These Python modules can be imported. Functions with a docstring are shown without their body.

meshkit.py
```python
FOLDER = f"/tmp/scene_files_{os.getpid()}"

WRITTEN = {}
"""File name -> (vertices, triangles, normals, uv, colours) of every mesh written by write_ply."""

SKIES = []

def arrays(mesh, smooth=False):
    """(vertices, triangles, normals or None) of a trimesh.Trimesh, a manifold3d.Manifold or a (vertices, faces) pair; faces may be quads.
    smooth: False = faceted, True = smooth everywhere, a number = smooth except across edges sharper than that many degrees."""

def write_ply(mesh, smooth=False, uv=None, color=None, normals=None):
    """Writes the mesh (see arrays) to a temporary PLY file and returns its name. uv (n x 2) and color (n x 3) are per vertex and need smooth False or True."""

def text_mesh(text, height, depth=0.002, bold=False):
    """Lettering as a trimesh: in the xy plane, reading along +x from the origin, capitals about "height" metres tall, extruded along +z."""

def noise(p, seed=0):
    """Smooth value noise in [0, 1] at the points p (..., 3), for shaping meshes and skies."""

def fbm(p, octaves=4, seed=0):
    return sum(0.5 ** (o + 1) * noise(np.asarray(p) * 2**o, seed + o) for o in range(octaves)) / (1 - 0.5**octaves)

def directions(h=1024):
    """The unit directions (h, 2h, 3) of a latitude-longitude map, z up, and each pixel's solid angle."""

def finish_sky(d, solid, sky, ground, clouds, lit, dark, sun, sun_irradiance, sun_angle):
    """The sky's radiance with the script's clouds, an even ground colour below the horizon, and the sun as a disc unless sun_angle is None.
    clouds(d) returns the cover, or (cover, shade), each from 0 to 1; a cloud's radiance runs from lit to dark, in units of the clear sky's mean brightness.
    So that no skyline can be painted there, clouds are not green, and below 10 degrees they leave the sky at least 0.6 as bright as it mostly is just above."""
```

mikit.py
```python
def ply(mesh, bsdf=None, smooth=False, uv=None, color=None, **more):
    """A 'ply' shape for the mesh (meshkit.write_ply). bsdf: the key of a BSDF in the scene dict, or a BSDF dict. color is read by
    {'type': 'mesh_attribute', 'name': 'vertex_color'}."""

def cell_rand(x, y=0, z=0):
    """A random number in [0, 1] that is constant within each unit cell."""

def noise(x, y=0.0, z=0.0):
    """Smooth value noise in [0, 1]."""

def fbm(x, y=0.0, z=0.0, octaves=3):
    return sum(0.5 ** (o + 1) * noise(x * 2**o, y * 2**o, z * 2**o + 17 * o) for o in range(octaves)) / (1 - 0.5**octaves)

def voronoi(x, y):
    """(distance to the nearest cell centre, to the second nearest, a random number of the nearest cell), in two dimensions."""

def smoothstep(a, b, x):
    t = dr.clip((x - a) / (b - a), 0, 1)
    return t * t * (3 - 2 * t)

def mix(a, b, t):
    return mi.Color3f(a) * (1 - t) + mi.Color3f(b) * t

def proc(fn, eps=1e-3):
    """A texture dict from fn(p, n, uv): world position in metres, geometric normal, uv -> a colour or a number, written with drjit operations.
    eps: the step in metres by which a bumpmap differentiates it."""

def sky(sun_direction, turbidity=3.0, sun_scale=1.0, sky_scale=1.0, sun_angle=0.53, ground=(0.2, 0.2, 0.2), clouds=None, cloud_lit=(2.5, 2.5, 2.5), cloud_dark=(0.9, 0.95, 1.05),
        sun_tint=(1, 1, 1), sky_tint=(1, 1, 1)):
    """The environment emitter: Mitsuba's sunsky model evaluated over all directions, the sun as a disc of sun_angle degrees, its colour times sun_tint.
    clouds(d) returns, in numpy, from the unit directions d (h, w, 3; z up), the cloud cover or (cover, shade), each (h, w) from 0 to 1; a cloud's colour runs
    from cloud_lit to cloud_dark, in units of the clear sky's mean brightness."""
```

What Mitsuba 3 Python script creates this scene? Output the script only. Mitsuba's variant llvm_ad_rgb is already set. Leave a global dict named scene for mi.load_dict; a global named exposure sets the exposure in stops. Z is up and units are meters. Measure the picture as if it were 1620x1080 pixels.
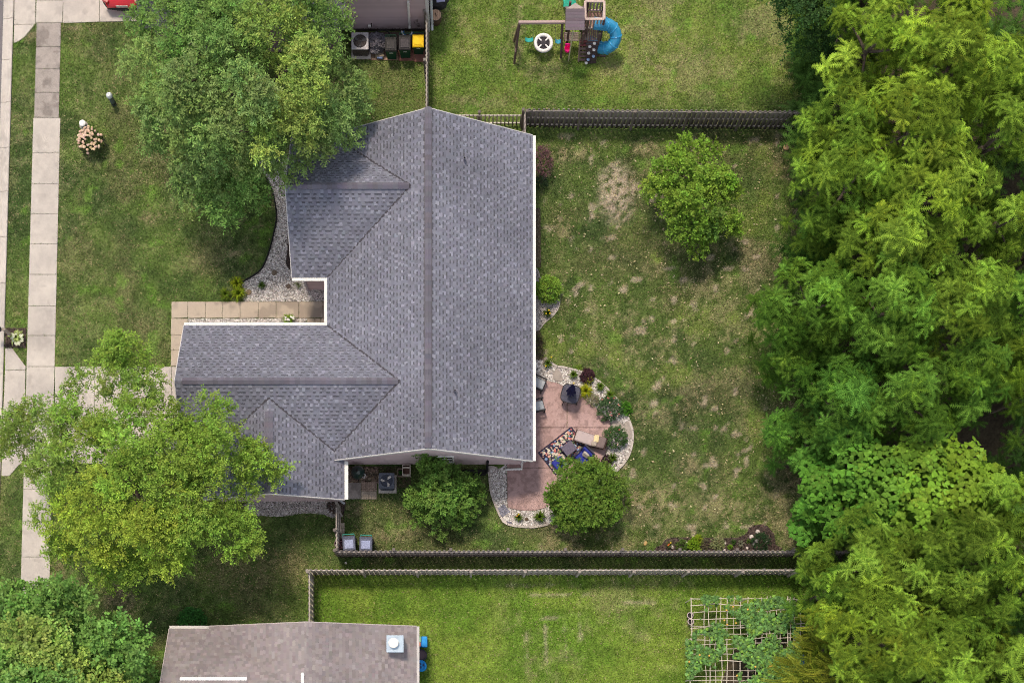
import math
import numpy as np
import trimesh
import mitsuba as mi
import mikit
import meshkit
import shapely
from shapely import affinity
from shapely.geometry import Polygon, LineString, Point, box as sbox
from shapely.ops import unary_union, split as shsplit
import drjit as dr

T = mi.ScalarTransform4f
scene, labels = {}, {}
rng = np.random.default_rng(7)

# ------------------------------------------------------------------ camera, sky, exposure
# A drone 58 m up looking straight down; the photo is the upper part of its frame (lens shift).
F, H = 2190.0, 58.4
scene['camera'] = {
    'type': 'perspective', 'fov': float(np.degrees(2 * np.arctan(810 / F))), 'fov_axis': 'x', 'near_clip': 1.0, 'far_clip': 400.0,
    'principal_point_offset_x': -(740 - 810) / 1620, 'principal_point_offset_y': -(1160 - 540) / 1080,
    'to_world': T().look_at(origin=[0, 0, H], target=[0, 0, 0], up=[0, 1, 0])}
SUN = [-0.16, 0.36, 1.0]
scene['sky'] = mikit.sky(SUN, turbidity=3, sun_scale=0.52, sun_angle=9, clouds=lambda d: 0.8, cloud_lit=(2.0, 2.0, 2.05), cloud_dark=(1.2, 1.2, 1.25))
exposure = 2.0


def P(x, y, z=0.0):
    """World point at height z under the pixel (x, y) of the 1620 x 1080 survey of the plot."""
    return np.array([(x - 740) / F * (H - z), (1160 - y) / F * (H - z), z])


def PP(pts, z=0.0):
    return [tuple(P(x, y, z)[:2]) for x, y in pts]


S = F / H   # pixels per metre on the ground

# ------------------------------------------------------------------ materials


def rgb(c):
    return {'type': 'rgb', 'value': [float(v) for v in c]}


def srgb(r, g, b):
    c = np.array([r, g, b], float) / 255
    return np.where(c <= 0.04045, c / 12.92, ((c + 0.055) / 1.055) ** 2.4)


VC = {'type': 'mesh_attribute', 'name': 'vertex_color'}


def mat(name, d, two=True):
    scene['mat_' + name] = {'type': 'twosided', 'bsdf': d} if two else d


mat('matte', {'type': 'principled', 'base_color': VC, 'roughness': 0.8, 'specular': 0.25})
mat('satin', {'type': 'principled', 'base_color': VC, 'roughness': 0.6, 'specular': 0.22})
mat('glossy', {'type': 'principled', 'base_color': VC, 'roughness': 0.16, 'specular': 0.5, 'clearcoat': 0.6, 'clearcoat_gloss': 0.9})
mat('metal', {'type': 'principled', 'base_color': VC, 'roughness': 0.35, 'metallic': 0.8})
mat('leaf', {'type': 'principledthin', 'base_color': VC, 'roughness': 0.5, 'diff_trans': 0.2, 'spec_trans': 0.0, 'eta': 1.35}, two=False)
mat('granule', {'type': 'principled', 'base_color': VC, 'roughness': 0.9, 'specular': 0.2})
mat('glass', {'type': 'principled', 'base_color': rgb((0.02, 0.025, 0.03)), 'roughness': 0.06, 'specular': 0.7})


def f_concrete(p, n, uv):
    v = mikit.fbm(p.x * 0.9, p.y * 0.9, 3.0, octaves=4)
    w = mikit.fbm(p.x * 6 + 40, p.y * 6, 9.0, octaves=3)
    g = mikit.noise(p.x * 45, p.y * 45, 1.0)
    s = mikit.smoothstep(0.62, 0.78, mikit.fbm(p.x * 2.6 + 9, p.y * 2.6, 5.0, octaves=3))
    t = 0.74 + 0.28 * v + 0.16 * (w - 0.5) + 0.10 * (g - 0.5)
    base = mikit.mix((0.53, 0.49, 0.47), (0.59, 0.55, 0.51), v) * t
    return mikit.mix(base, mi.Color3f(0.30, 0.275, 0.26), s * 0.35)


mat('concrete', {'type': 'principled', 'base_color': mikit.proc(f_concrete), 'roughness': 0.85, 'specular': 0.3})


def f_oldconcrete(p, n, uv):
    w = mikit.fbm(p.x * 5 + 40, p.y * 5, 9.0, octaves=4)
    g = mikit.noise(p.x * 40, p.y * 40, 1.0)
    s = mikit.smoothstep(0.45, 0.7, mikit.fbm(p.x * 3.1 + 9, p.y * 3.1, 5.0, octaves=3))
    return mikit.mix((0.36, 0.325, 0.31), (0.24, 0.215, 0.205), s) * (0.8 + 0.3 * w + 0.25 * (g - 0.5))


mat('old_concrete', {'type': 'principled', 'base_color': mikit.proc(f_oldconcrete), 'roughness': 0.9, 'specular': 0.25})


def f_walk(p, n, uv):
    v = mikit.fbm(p.x * 1.6 + 3, p.y * 1.6, 3.0, octaves=4)
    g = mikit.noise(p.x * 45, p.y * 45, 1.0)
    s = mikit.smoothstep(0.5, 0.75, mikit.fbm(p.x * 2.2 + 19, p.y * 2.2, 5.0, octaves=3) + 0.05 * (p.x + 9.0))
    b = mikit.mix((0.50, 0.43, 0.36), (0.42, 0.36, 0.30), v) * (0.93 + 0.14 * g)
    return mikit.mix(b, mi.Color3f(0.20, 0.165, 0.14), s * 0.5)


mat('walk_concrete', {'type': 'principled', 'base_color': mikit.proc(f_walk), 'roughness': 0.85, 'specular': 0.3})


def f_patio(p, n, uv):
    v = mikit.fbm(p.x * 1.3 + 5, p.y * 1.3, 2.0, octaves=4)
    w = mikit.fbm(p.x * 7, p.y * 7, 4.0, octaves=4)
    m = mikit.smoothstep(0.42, 0.66, w * 0.75 + 0.25 * v)
    b = mikit.mix((0.46, 0.315, 0.310), (0.33, 0.208, 0.205), v)
    return mikit.mix(b, mi.Color3f(0.17, 0.105, 0.10), m * 0.5) * (0.9 + 0.2 * mikit.noise(p.x * 38, p.y * 38, 0.0))


mat('stamped', {'type': 'principled', 'base_color': mikit.proc(f_patio), 'roughness': 0.6, 'specular': 0.4})


def f_asphalt(p, n, uv):
    g = mikit.noise(p.x * 50, p.y * 50, 0.0)
    v = mikit.fbm(p.x * 0.8, p.y * 0.8, 0.0, octaves=3)
    return mi.Color3f(0.17, 0.16, 0.175) * (0.75 + 0.3 * v + 0.25 * (g - 0.5))


mat('asphalt', {'type': 'principled', 'base_color': mikit.proc(f_asphalt), 'roughness': 0.9})


def f_soil(p, n, uv):
    v = mikit.fbm(p.x * 1.1, p.y * 1.1, 0.0, octaves=3)
    g = mikit.fbm(p.x * 14, p.y * 14, 2.0, octaves=3)
    return mikit.mix((0.045, 0.034, 0.022), (0.080, 0.064, 0.038), v) * (0.4 + 1.2 * g)


mat('soil', {'type': 'principled', 'base_color': mikit.proc(f_soil), 'roughness': 0.95})


def f_mulch(p, n, uv):
    f1, f2, w = mikit.voronoi(p.x * 30, p.y * 30)
    g = mikit.fbm(p.x * 9, p.y * 9, 2.0, octaves=3)
    return mikit.mix((0.030, 0.022, 0.020), (0.10, 0.072, 0.062), w) * (0.4 + 1.1 * g)


mat('mulch', {'type': 'principled', 'base_color': mikit.proc(f_mulch), 'roughness': 0.95})


def f_gravelbed(p, n, uv):
    f1, f2, w = mikit.voronoi(p.x * 22, p.y * 22)
    e = mikit.smoothstep(0.02, 0.28, f2 - f1)
    return mikit.mix((0.10, 0.088, 0.085), (0.60, 0.565, 0.55), e * (0.35 + 0.65 * w))


mat('gravel_base', {'type': 'principled', 'base_color': mikit.proc(f_gravelbed), 'roughness': 0.9})


def f_stone(p, n, uv):
    g = mikit.fbm(p.x * 9, p.y * 9, p.z * 9, octaves=4)
    return mikit.mix((0.42, 0.37, 0.34), (0.27, 0.24, 0.225), g) * (0.9 + 0.2 * mikit.noise(p.x * 45, p.y * 45, 0.0))


mat('stone', {'type': 'principled', 'base_color': mikit.proc(f_stone), 'roughness': 0.85})


def f_bark(p, n, uv):
    g = mikit.fbm(p.x * 9, p.y * 9, p.z * 2.0, octaves=3)
    return mikit.mix((0.13, 0.10, 0.08), (0.05, 0.038, 0.03), g)


mat('bark', {'type': 'principled', 'base_color': mikit.proc(f_bark), 'roughness': 0.95})


def f_rug(p, n, uv):
    # printed flowers: round blossoms of mixed colour on navy, uv in metres across the rug
    out = mi.Color3f(0.022, 0.018, 0.045)
    for k, sc, r0 in ((1, 5.5, 0.34), (2, 9.5, 0.40), (3, 4.2, 0.30)):
        f1, f2, w = mikit.voronoi(uv.x * sc + 11 * k, uv.y * sc + 7 * k)
        ang = mikit.noise(uv.x * 40 + k, uv.y * 40, 0.0)
        keep = mikit.smoothstep(0.28, 0.30, mikit.cell_rand(w * 4096, k, 5))
        on = (1 - mikit.smoothstep(r0 - 0.03, r0 + 0.02, f1 + 0.16 * (ang - 0.5))) * keep
        a = mikit.cell_rand(w * 4096, k, 2)
        col = mi.Color3f(0.62, 0.56, 0.48)
        col = dr.select(a > 0.42, mi.Color3f(0.56, 0.17, 0.17), col)
        col = dr.select(a > 0.58, mi.Color3f(0.60, 0.33, 0.27), col)
        col = dr.select(a > 0.74, mi.Color3f(0.20, 0.32, 0.55), col)
        col = dr.select(a > 0.88, mi.Color3f(0.20, 0.26, 0.14), col)
        heart = 1 - mikit.smoothstep(0.06, 0.10, f1)
        col = mikit.mix(col, col * 0.45, heart)
        out = mikit.mix(out, col, on)
    bx, by = dr.minimum(uv.x, 2.25 - uv.x), dr.minimum(uv.y, 1.40 - uv.y)
    edge = 1 - mikit.smoothstep(0.065, 0.075, dr.minimum(bx, by))
    return mikit.mix(out, mi.Color3f(0.022, 0.018, 0.045), edge)


mat('rug_print', {'type': 'principled', 'base_color': mikit.proc(f_rug), 'roughness': 0.9})

# ------------------------------------------------------------------ helpers


def numbered(base):
    if base not in USED:
        USED[base] = 0
        return base
    USED[base] += 1
    return f'{base}_{USED[base]:03d}'


USED = {}


def thing(name, label, cat, group=None, kind=None):
    key = numbered(name)
    labels[key] = {'label': label, 'category': cat}
    if group:
        labels[key]['group'] = group
    if kind:
        labels[key]['kind'] = kind
    return key


def struct(name, label=None):
    key = numbered(name)
    labels[key] = {'kind': 'structure'}
    if label:
        labels[key]['label'] = label
    return key


def stuff(name, label, cat):
    return thing(name, label, cat, kind='stuff')


def to_mesh(m):
    if hasattr(m, 'to_mesh'):
        q = m.to_mesh()
        return trimesh.Trimesh(q.vert_properties[:, :3], q.tri_verts, process=False)
    if isinstance(m, (tuple, list)):
        v, f = np.asarray(m[0], float), np.asarray(m[1], int)
        if f.shape[1] == 4:
            f = np.vstack([f[:, [0, 1, 2]], f[:, [0, 2, 3]]])
        return trimesh.Trimesh(v, f, process=False)
    return m


def shape(mesh, color=None, bsdf='matte', smooth=False, uv=None):
    """A ply dict; color is one colour or one per vertex (kept when smoothing splits vertices)."""
    mesh, bsdf = to_mesh(mesh), 'mat_' + bsdf
    if color is None:
        return mikit.ply(mesh, bsdf, smooth=smooth, uv=uv)
    color = np.asarray(color, float)
    if color.ndim == 1:
        if smooth is not False and smooth is not True:
            mesh = trimesh.graph.smooth_shade(mesh, angle=math.radians(smooth), facet_minarea=None)
            smooth = True
        color = np.tile(color, (len(mesh.vertices), 1))
    return mikit.ply(mesh, bsdf, smooth=smooth, color=color, uv=uv)


def put(key, d, to_world=None):
    scene[key] = d if to_world is None else {**d, 'to_world': to_world}
    return key


def part(parent, name, mesh, color=None, bsdf='matte', smooth=False, label=None, kind=None, uv=None, to_world=None):
    key = numbered(f'{parent}__{name}')
    d = mesh if isinstance(mesh, dict) else shape(mesh, color, bsdf, smooth, uv)
    put(key, d, to_world)
    if label or kind:
        labels[key] = {}
        if label:
            labels[key]['label'] = label
        if kind:
            labels[key]['kind'] = kind
    return key


def cat(ms):
    ms = [to_mesh(m) for m in ms]
    vs, fs, n = [], [], 0
    for m in ms:
        vs.append(np.asarray(m.vertices)); fs.append(np.asarray(m.faces) + n); n += len(m.vertices)
    return trimesh.Trimesh(np.vstack(vs), np.vstack(fs), process=False)


def catc(items):
    """[(mesh, colour)] -> mesh, per-vertex colours."""
    ms = [to_mesh(m) for m, _ in items]
    cs = [np.tile(np.asarray(c, float), (len(m.vertices), 1)) if np.ndim(c) == 1 else c for m, (_, c) in zip(ms, items)]
    return cat(ms), np.vstack(cs)


def bx(size, at=(0, 0, 0), rz=0.0, ch=None, tilt=None):
    """A box with chamfered edges, centred at `at`."""
    s = np.asarray(size, float) / 2
    c = min(0.012, s.min() * 0.4) if ch is None else ch
    if c <= 0:
        m = trimesh.creation.box(2 * s)
    else:
        pts = []
        for sx in (-1, 1):
            for sy in (-1, 1):
                for sz in (-1, 1):
                    q = np.array([sx, sy, sz]) * s
                    for k in range(3):
                        d = np.array([sx, sy, sz]) * c
                        d[k] = 0
                        pts.append(q - d)
        m = trimesh.convex.convex_hull(np.array(pts))
    if tilt is not None:
        m.apply_transform(trimesh.transformations.euler_matrix(*tilt))
    if rz:
        m.apply_transform(trimesh.transformations.rotation_matrix(rz, [0, 0, 1]))
    m.apply_translation(at)
    return m


def tube(pts, r, sides=8, closed=False, cap=True):
    p = np.asarray(pts, float)
    n = len(p)
    rad = np.broadcast_to(np.asarray(r, float), (n,))
    if closed:
        t = np.roll(p, -1, 0) - np.roll(p, 1, 0)
    else:
        t = np.gradient(p, axis=0)
    t /= np.linalg.norm(t, axis=1, keepdims=True) + 1e-12
    ref = np.array([0, 0, 1.0]) if np.abs(t[:, 2]).mean() < 0.9 else np.array([1.0, 0, 0])
    a = np.cross(t, ref); a /= np.linalg.norm(a, axis=1, keepdims=True) + 1e-12
    b = np.cross(t, a)
    an = np.arange(sides) * 2 * np.pi / sides
    v = p[:, None] + rad[:, None, None] * (np.cos(an)[None, :, None] * a[:, None] + np.sin(an)[None, :, None] * b[:, None])
    v = v.reshape(-1, 3)
    f = []
    m = n if closed else n - 1
    for i in range(m):
        for j in range(sides):
            i2 = (i + 1) % n
            f += [[i * sides + j, i * sides + (j + 1) % sides, i2 * sides + (j + 1) % sides], [i * sides + j, i2 * sides + (j + 1) % sides, i2 * sides + j]]
    if cap and not closed:
        v = np.vstack([v, p[:1], p[-1:]])
        for j in range(sides):
            f += [[n * sides, (j + 1) % sides, j], [n * sides + 1, (n - 1) * sides + j, (n - 1) * sides + (j + 1) % sides]]
    return trimesh.Trimesh(v, np.array(f)[:, ::-1], process=False)


def cyl(p0, p1, r, sides=12, r2=None):
    return tube([p0, p1], [r, r if r2 is None else r2], sides)


def lathe(profile, sides=20, at=(0, 0, 0)):
    pr = np.asarray(profile, float)
    an = np.arange(sides) * 2 * np.pi / sides
    v = np.stack([pr[:, 0, None] * np.cos(an), pr[:, 0, None] * np.sin(an), np.repeat(pr[:, 1, None], sides, 1)], -1).reshape(-1, 3) + np.asarray(at)
    f = []
    for i in range(len(pr) - 1):
        for j in range(sides):
            k = (j + 1) % sides
            f += [[i * sides + j, i * sides + k, (i + 1) * sides + k], [i * sides + j, (i + 1) * sides + k, (i + 1) * sides + j]]
    return trimesh.Trimesh(v, np.array(f), process=False)


def polys(g):
    if g.is_empty:
        return []
    return [q for q in getattr(g, 'geoms', [g]) if isinstance(q, Polygon) and q.area > 1e-6]


def slab(poly, z0, z1, ch=0.0):
    """A slab with the outline of a shapely polygon; ch rounds its upper edge."""
    out = []
    for q in polys(poly):
        if ch > 0 and not q.interiors:
            inner = q.buffer(-ch, join_style=2)
            a = np.array(q.exterior.coords)[:-1]
            if isinstance(inner, Polygon) and len(inner.exterior.coords) == len(q.exterior.coords):
                b = np.array(inner.exterior.coords)[:-1]
                k = int(np.argmin(np.linalg.norm(b - a[0], axis=1)))
                b = np.roll(b, -k, 0)
                if np.linalg.norm(a - b, axis=1).max() < 6 * ch:
                    n = len(a)
                    if not q.exterior.is_ccw:
                        a, b = a[::-1], b[::-1]
                    v = np.vstack([np.c_[a, np.full(n, z0)], np.c_[a, np.full(n, z1 - ch)], np.c_[b, np.full(n, z1)]])
                    i = np.arange(n); j = (i + 1) % n
                    f = np.vstack([np.c_[i, j, n + j], np.c_[i, n + j, n + i], np.c_[n + i, n + j, 2 * n + j], np.c_[n + i, 2 * n + j, 2 * n + i]])
                    top = trimesh.creation.extrude_polygon(Polygon(b), 0.001, engine='earcut')
                    tv = np.asarray(top.vertices); tf = np.asarray(top.faces)
                    sel = (tv[tf][:, :, 2] > 0.0005).all(1)
                    tt = trimesh.Trimesh(np.c_[tv[:, :2], np.full(len(tv), z1)], tf[sel], process=False)
                    tt.remove_unreferenced_vertices()
                    out.append(cat([trimesh.Trimesh(v, f, process=False), tt]))
                    continue
        m = trimesh.creation.extrude_polygon(q, z1 - z0, engine='earcut')
        m.apply_translation([0, 0, z0])
        out.append(m)
    return cat(out)


def smooth_poly(pts, n=6):
    """Closed Catmull-Rom outline through the points."""
    p = np.asarray(pts, float)
    a, b, c, d = np.roll(p, 1, 0), p, np.roll(p, -1, 0), np.roll(p, -2, 0)
    t = np.linspace(0, 1, n, endpoint=False)[:, None, None]
    q = 0.5 * (2 * b + (c - a) * t + (2 * a - 5 * b + 4 * c - d) * t**2 + (3 * b - a - 3 * c + d) * t**3)
    return Polygon(q.transpose(1, 0, 2).reshape(-1, 2)).buffer(0)


def inside(poly, n, r):
    """About n random points inside the polygon."""
    x0, y0, x1, y1 = poly.bounds
    k = int(n * (x1 - x0) * (y1 - y0) / max(poly.area, 1e-6)) + 1
    q = np.c_[r.uniform(x0, x1, k), r.uniform(y0, y1, k)]
    return q[shapely.contains_xy(poly, q[:, 0], q[:, 1])]


def unit(v):
    return v / (np.linalg.norm(v, axis=-1, keepdims=True) + 1e-12)


def jit(c, n, r, amt=0.12, hue=0.05):
    c = np.asarray(c, float)
    return np.clip(c * (1 + r.normal(0, amt, (n, 1))) * (1 + r.normal(0, hue, (n, 3))), 0.004, 0.9)


def quads(base, d, s, L, W, drop=0.0):
    """Leaf quads: base (N,3), unit direction d, unit side s, length L, width W."""
    L, W = np.broadcast_to(L, (len(base),))[:, None], np.broadcast_to(W, (len(base),))[:, None]
    mid = base + d * L * 0.5
    tip = base + d * L - np.array([0, 0, 1.0]) * drop * L
    v = np.stack([base, mid + s * W / 2, tip, mid - s * W / 2], 1).reshape(-1, 3)
    i = np.arange(len(base))[:, None] * 4
    f = np.vstack([i + [0, 1, 2], i + [0, 2, 3]])
    return v, f


def sprays(bases, dirs, cols, r, n=12, length=0.45, L=0.085, W=0.045, droop=0.25, tipgain=0.25):
    """Leafy twigs: from each base along its direction, n leaves on alternating sides; colours per twig, younger tips lighter."""
    N = len(bases)
    t = (np.arange(n)[None, :] + r.uniform(0, 1, (N, n))) / n
    ln = length * r.uniform(0.6, 1.3, (N, 1))
    pos = bases[:, None] + dirs[:, None] * (t * ln)[..., None]
    pos[..., 2] -= droop * (t**2) * ln
    pos += r.normal(0, 0.03 * length, pos.shape)
    side = unit(np.cross(dirs, np.array([0, 0, 1.0]) + r.normal(0, 0.2, dirs.shape)))
    sg = np.where(np.arange(n) % 2 == 0, 1.0, -1.0)[None, :, None]
    d = unit(dirs[:, None] * 0.7 + side[:, None] * sg * 0.8 + r.normal(0, 0.35, pos.shape))
    nrm = unit(np.array([0, 0, 1.0]) + r.normal(0, 0.45, pos.shape))
    s = unit(np.cross(d, nrm))
    k = N * n
    sz = r.uniform(0.7, 1.25, k)
    v, f = quads(pos.reshape(k, 3), d.reshape(k, 3), s.reshape(k, 3), L * sz, W * sz, 0.12)
    c = cols[:, None] * (1 + tipgain * (t[..., None] - 0.4)) * (1 + r.normal(0, 0.16, (N, n, 1)))
    c = np.clip(c, 0.004, 0.9).reshape(k, 3)
    return v, f, np.repeat(c, 4, 0)


def merge(parts):
    vs, fs, cs, n = [], [], [], 0
    for v, f, c in parts:
        vs.append(v); fs.append(f + n); cs.append(c); n += len(v)
    return (np.vstack(vs), np.vstack(fs)), np.vstack(cs)



# ------------------------------------------------------------------ ground, pavements, beds
NOGRASS = []


def lawn_tones(x, y):
    """The lawns' own colours (species, drought, bare patches) and painted mowing sheen at world x, y."""
    q = np.stack([x, y, np.zeros_like(x)], -1)
    u, v = 740 + x * S, 1160 - y * S
    f = lambda sc, seed, o=4: meshkit.fbm(q * sc, o, seed)
    sm = lambda a, b, t: (lambda k: k * k * (3 - 2 * k))(np.clip((t - a) / (b - a), 0, 1))
    wob = (f(0.9, 3) - 0.5) * 40
    big, mid, fine, tiny = f(0.22, 11), f(0.9, 12), f(3.2, 13), f(9.0, 14, 3)
    lush = sm(60, -20, v + wob - 150) * sm(640, 700, u)                # neighbour's yard at the top
    south = sm(890, 915, v + wob * 0.3) * sm(470, 520, u)               # neighbour's yard at the bottom
    side = sm(655, 700, u) * 0
    front = sm(560, 500, u + wob)
    g_dark, g_mid, g_lite = np.array([.058, .100, .027]), np.array([.116, .180, .040]), np.array([.175, .245, .050])
    tan, brown, pale = np.array([.37, .31, .195]), np.array([.125, .108, .058]), np.array([.56, .46, .39])
    mix = lambda a, b, t: a * (1 - t[..., None]) + b * t[..., None]
    c = mix(g_dark, g_mid, sm(.32, .68, .55 * mid + .45 * big))
    c = mix(c, brown, .32 * sm(.48, .70, f(.55, 21)) * (1 - lush) * (1 - south))
    back = sm(845, 870, u) * sm(1330, 1290, u) * sm(205, 225, v) * sm(880, 868, v)
    dry = sm(.46, .62, .36 * f(.75, 31) + .34 * fine + .30 * tiny) * (.06 + .36 * back * sm(0.30, .62, f(.28, 33)) + .12 * front + .3 * sm(740, 790, v) * back)
    c = mix(c, tan, np.clip(dry, 0, 1) * .85)
    c = mix(c, g_lite, .75 * sm(.56, .74, f(.8, 41)) * back * sm(.4, .6, f(.3, 43)))
    # lush neighbours
    c = mix(c, mix(g_mid * [1.0, 1.06, .8], g_lite * [1.05, 1.0, 1.0], sm(.35, .65, .5 * mid + .5 * f(.4, 51))), .9 * lush)
    c = mix(c, tan * .8, .36 * lush * sm(.46, .64, .6 * f(.5, 52) + .4 * fine))
    sg = mix(g_mid * [.95, 1.12, .55], g_lite * [1.0, 1.05, .75], sm(.38, .66, .5 * mid + .5 * f(.3, 61)))
    sg = mix(sg, tan * .75, .34 * sm(.46, .66, .6 * f(.35, 62) + .4 * fine) * sm(760, 830, u) * sm(1150, 1080, u))
    c = mix(c, sg, .95 * south)
    # mowing lanes, light off leaning blades painted in as colour bands; then clover
    lane_sheen = .06 * np.sin(x * 2 * np.pi / 1.05 + .8 * f(.3, 91)) * lush + .05 * np.sin(y * 2 * np.pi / .9 + .8 * f(.3, 92)) * south + .04 * np.sin(y * 2 * np.pi / 1.1 + 1.5 * f(.3, 93)) * front
    c = c * (1 + lane_sheen)[..., None]
    c = mix(c, g_lite * [.8, 1.1, .8], .55 * sm(.66, .76, f(1.5, 94)) * (1 - south))
    # bare, sun-dried spots
    for (px, py, rx, ry, col, k) in ((975, 310, 32, 50, pale * .95, .85), (905, 243, 34, 16, tan, .6), (890, 360, 16, 18, tan * .9, .6), (1040, 405, 14, 12, g_lite * 1.2, .8), (1150, 350, 40, 36, g_lite, .5),
                                     (1200, 520, 36, 22, g_lite, .4), (1025, 235, 24, 14, tan, .6), (1040, 795, 50, 26, tan * 1.05, .5), (1150, 800, 40, 22, tan * .9, .35), (1090, 740, 26, 16, tan, .5),
                                     (240, 345, 22, 12, tan * .7, .6), (372, 405, 12, 7, tan, .7), (560, 805, 22, 9, tan * .8, .6), (620, 845, 42, 12, tan * .7, .5), (90, 905, 14, 22, brown * 1.5, .8), (190, 950, 34, 26, tan * .45, .8),
                                     (50, 55, 14, 10, tan * .55, .8), (115, 43, 16, 5, tan * .6, .9), (1250, 265, 46, 26, brown * 1.6, .7), (1275, 340, 30, 60, brown * 1.4, .6), (1260, 700, 40, 90, brown * 1.6, .6),
                                     (820, 60, 12, 50, tan * .6, .6), (862, 110, 40, 26, tan * .55, .5), (1130, 190, 60, 10, tan * .7, .4), (750, 160, 60, 9, tan * .6, .5), (400, 900, 130, 40, brown * 1.15, .6)):
        d = np.hypot((u + wob * .25 - px) / rx, (v + (f(1.2, 5) - .5) * 18 - py) / ry)
        m = sm(1.25, .45, d + (fine - .5) * .7) * k * sm(.36, .56, .35 * fine + .65 * tiny)
        c = mix(c, np.asarray(col), m)
    ring = np.abs(np.hypot(u - 1055, (v - 70) * 1.0) - 40) + (f(1.5, 71) - .5) * 5                # where a round pool stood
    c = mix(c, tan * .8, .5 * sm(3.2, 1.0, ring) * sm(.35, .55, f(.7, 72)))
    for (x0, y0, x1, y1) in ((832, 1000, 834, 1040), (862, 990, 866, 1066), (893, 975, 897, 1050), (915, 985, 921, 1010), (917, 1005, 924, 1045), (855, 980, 915, 972), (800, 926, 940, 925), (955, 953, 1035, 954), (840, 941, 930, 941)):
        tt = np.clip(((u - x0) * (x1 - x0) + (v - y0) * (y1 - y0)) / ((x1 - x0)**2 + (y1 - y0)**2), 0, 1)
        d = np.hypot(u - x0 - tt * (x1 - x0), v - y0 - tt * (y1 - y0)) + (f(1.8, 73) - .5) * 6
        c = mix(c, pale * .8, .38 * sm(3.0, .8, d) * sm(.38, .55, f(2.2, 74)))
    sp = sm(.71, .78, f(2.3, 81, 3)) * back
    c = mix(c, pale, .6 * sp)
    c = c * (1 - .16 * back)[..., None] * (0.62 + 0.76 * tiny)[..., None] * (.8 + .4 * fine)[..., None]
    return c


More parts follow.
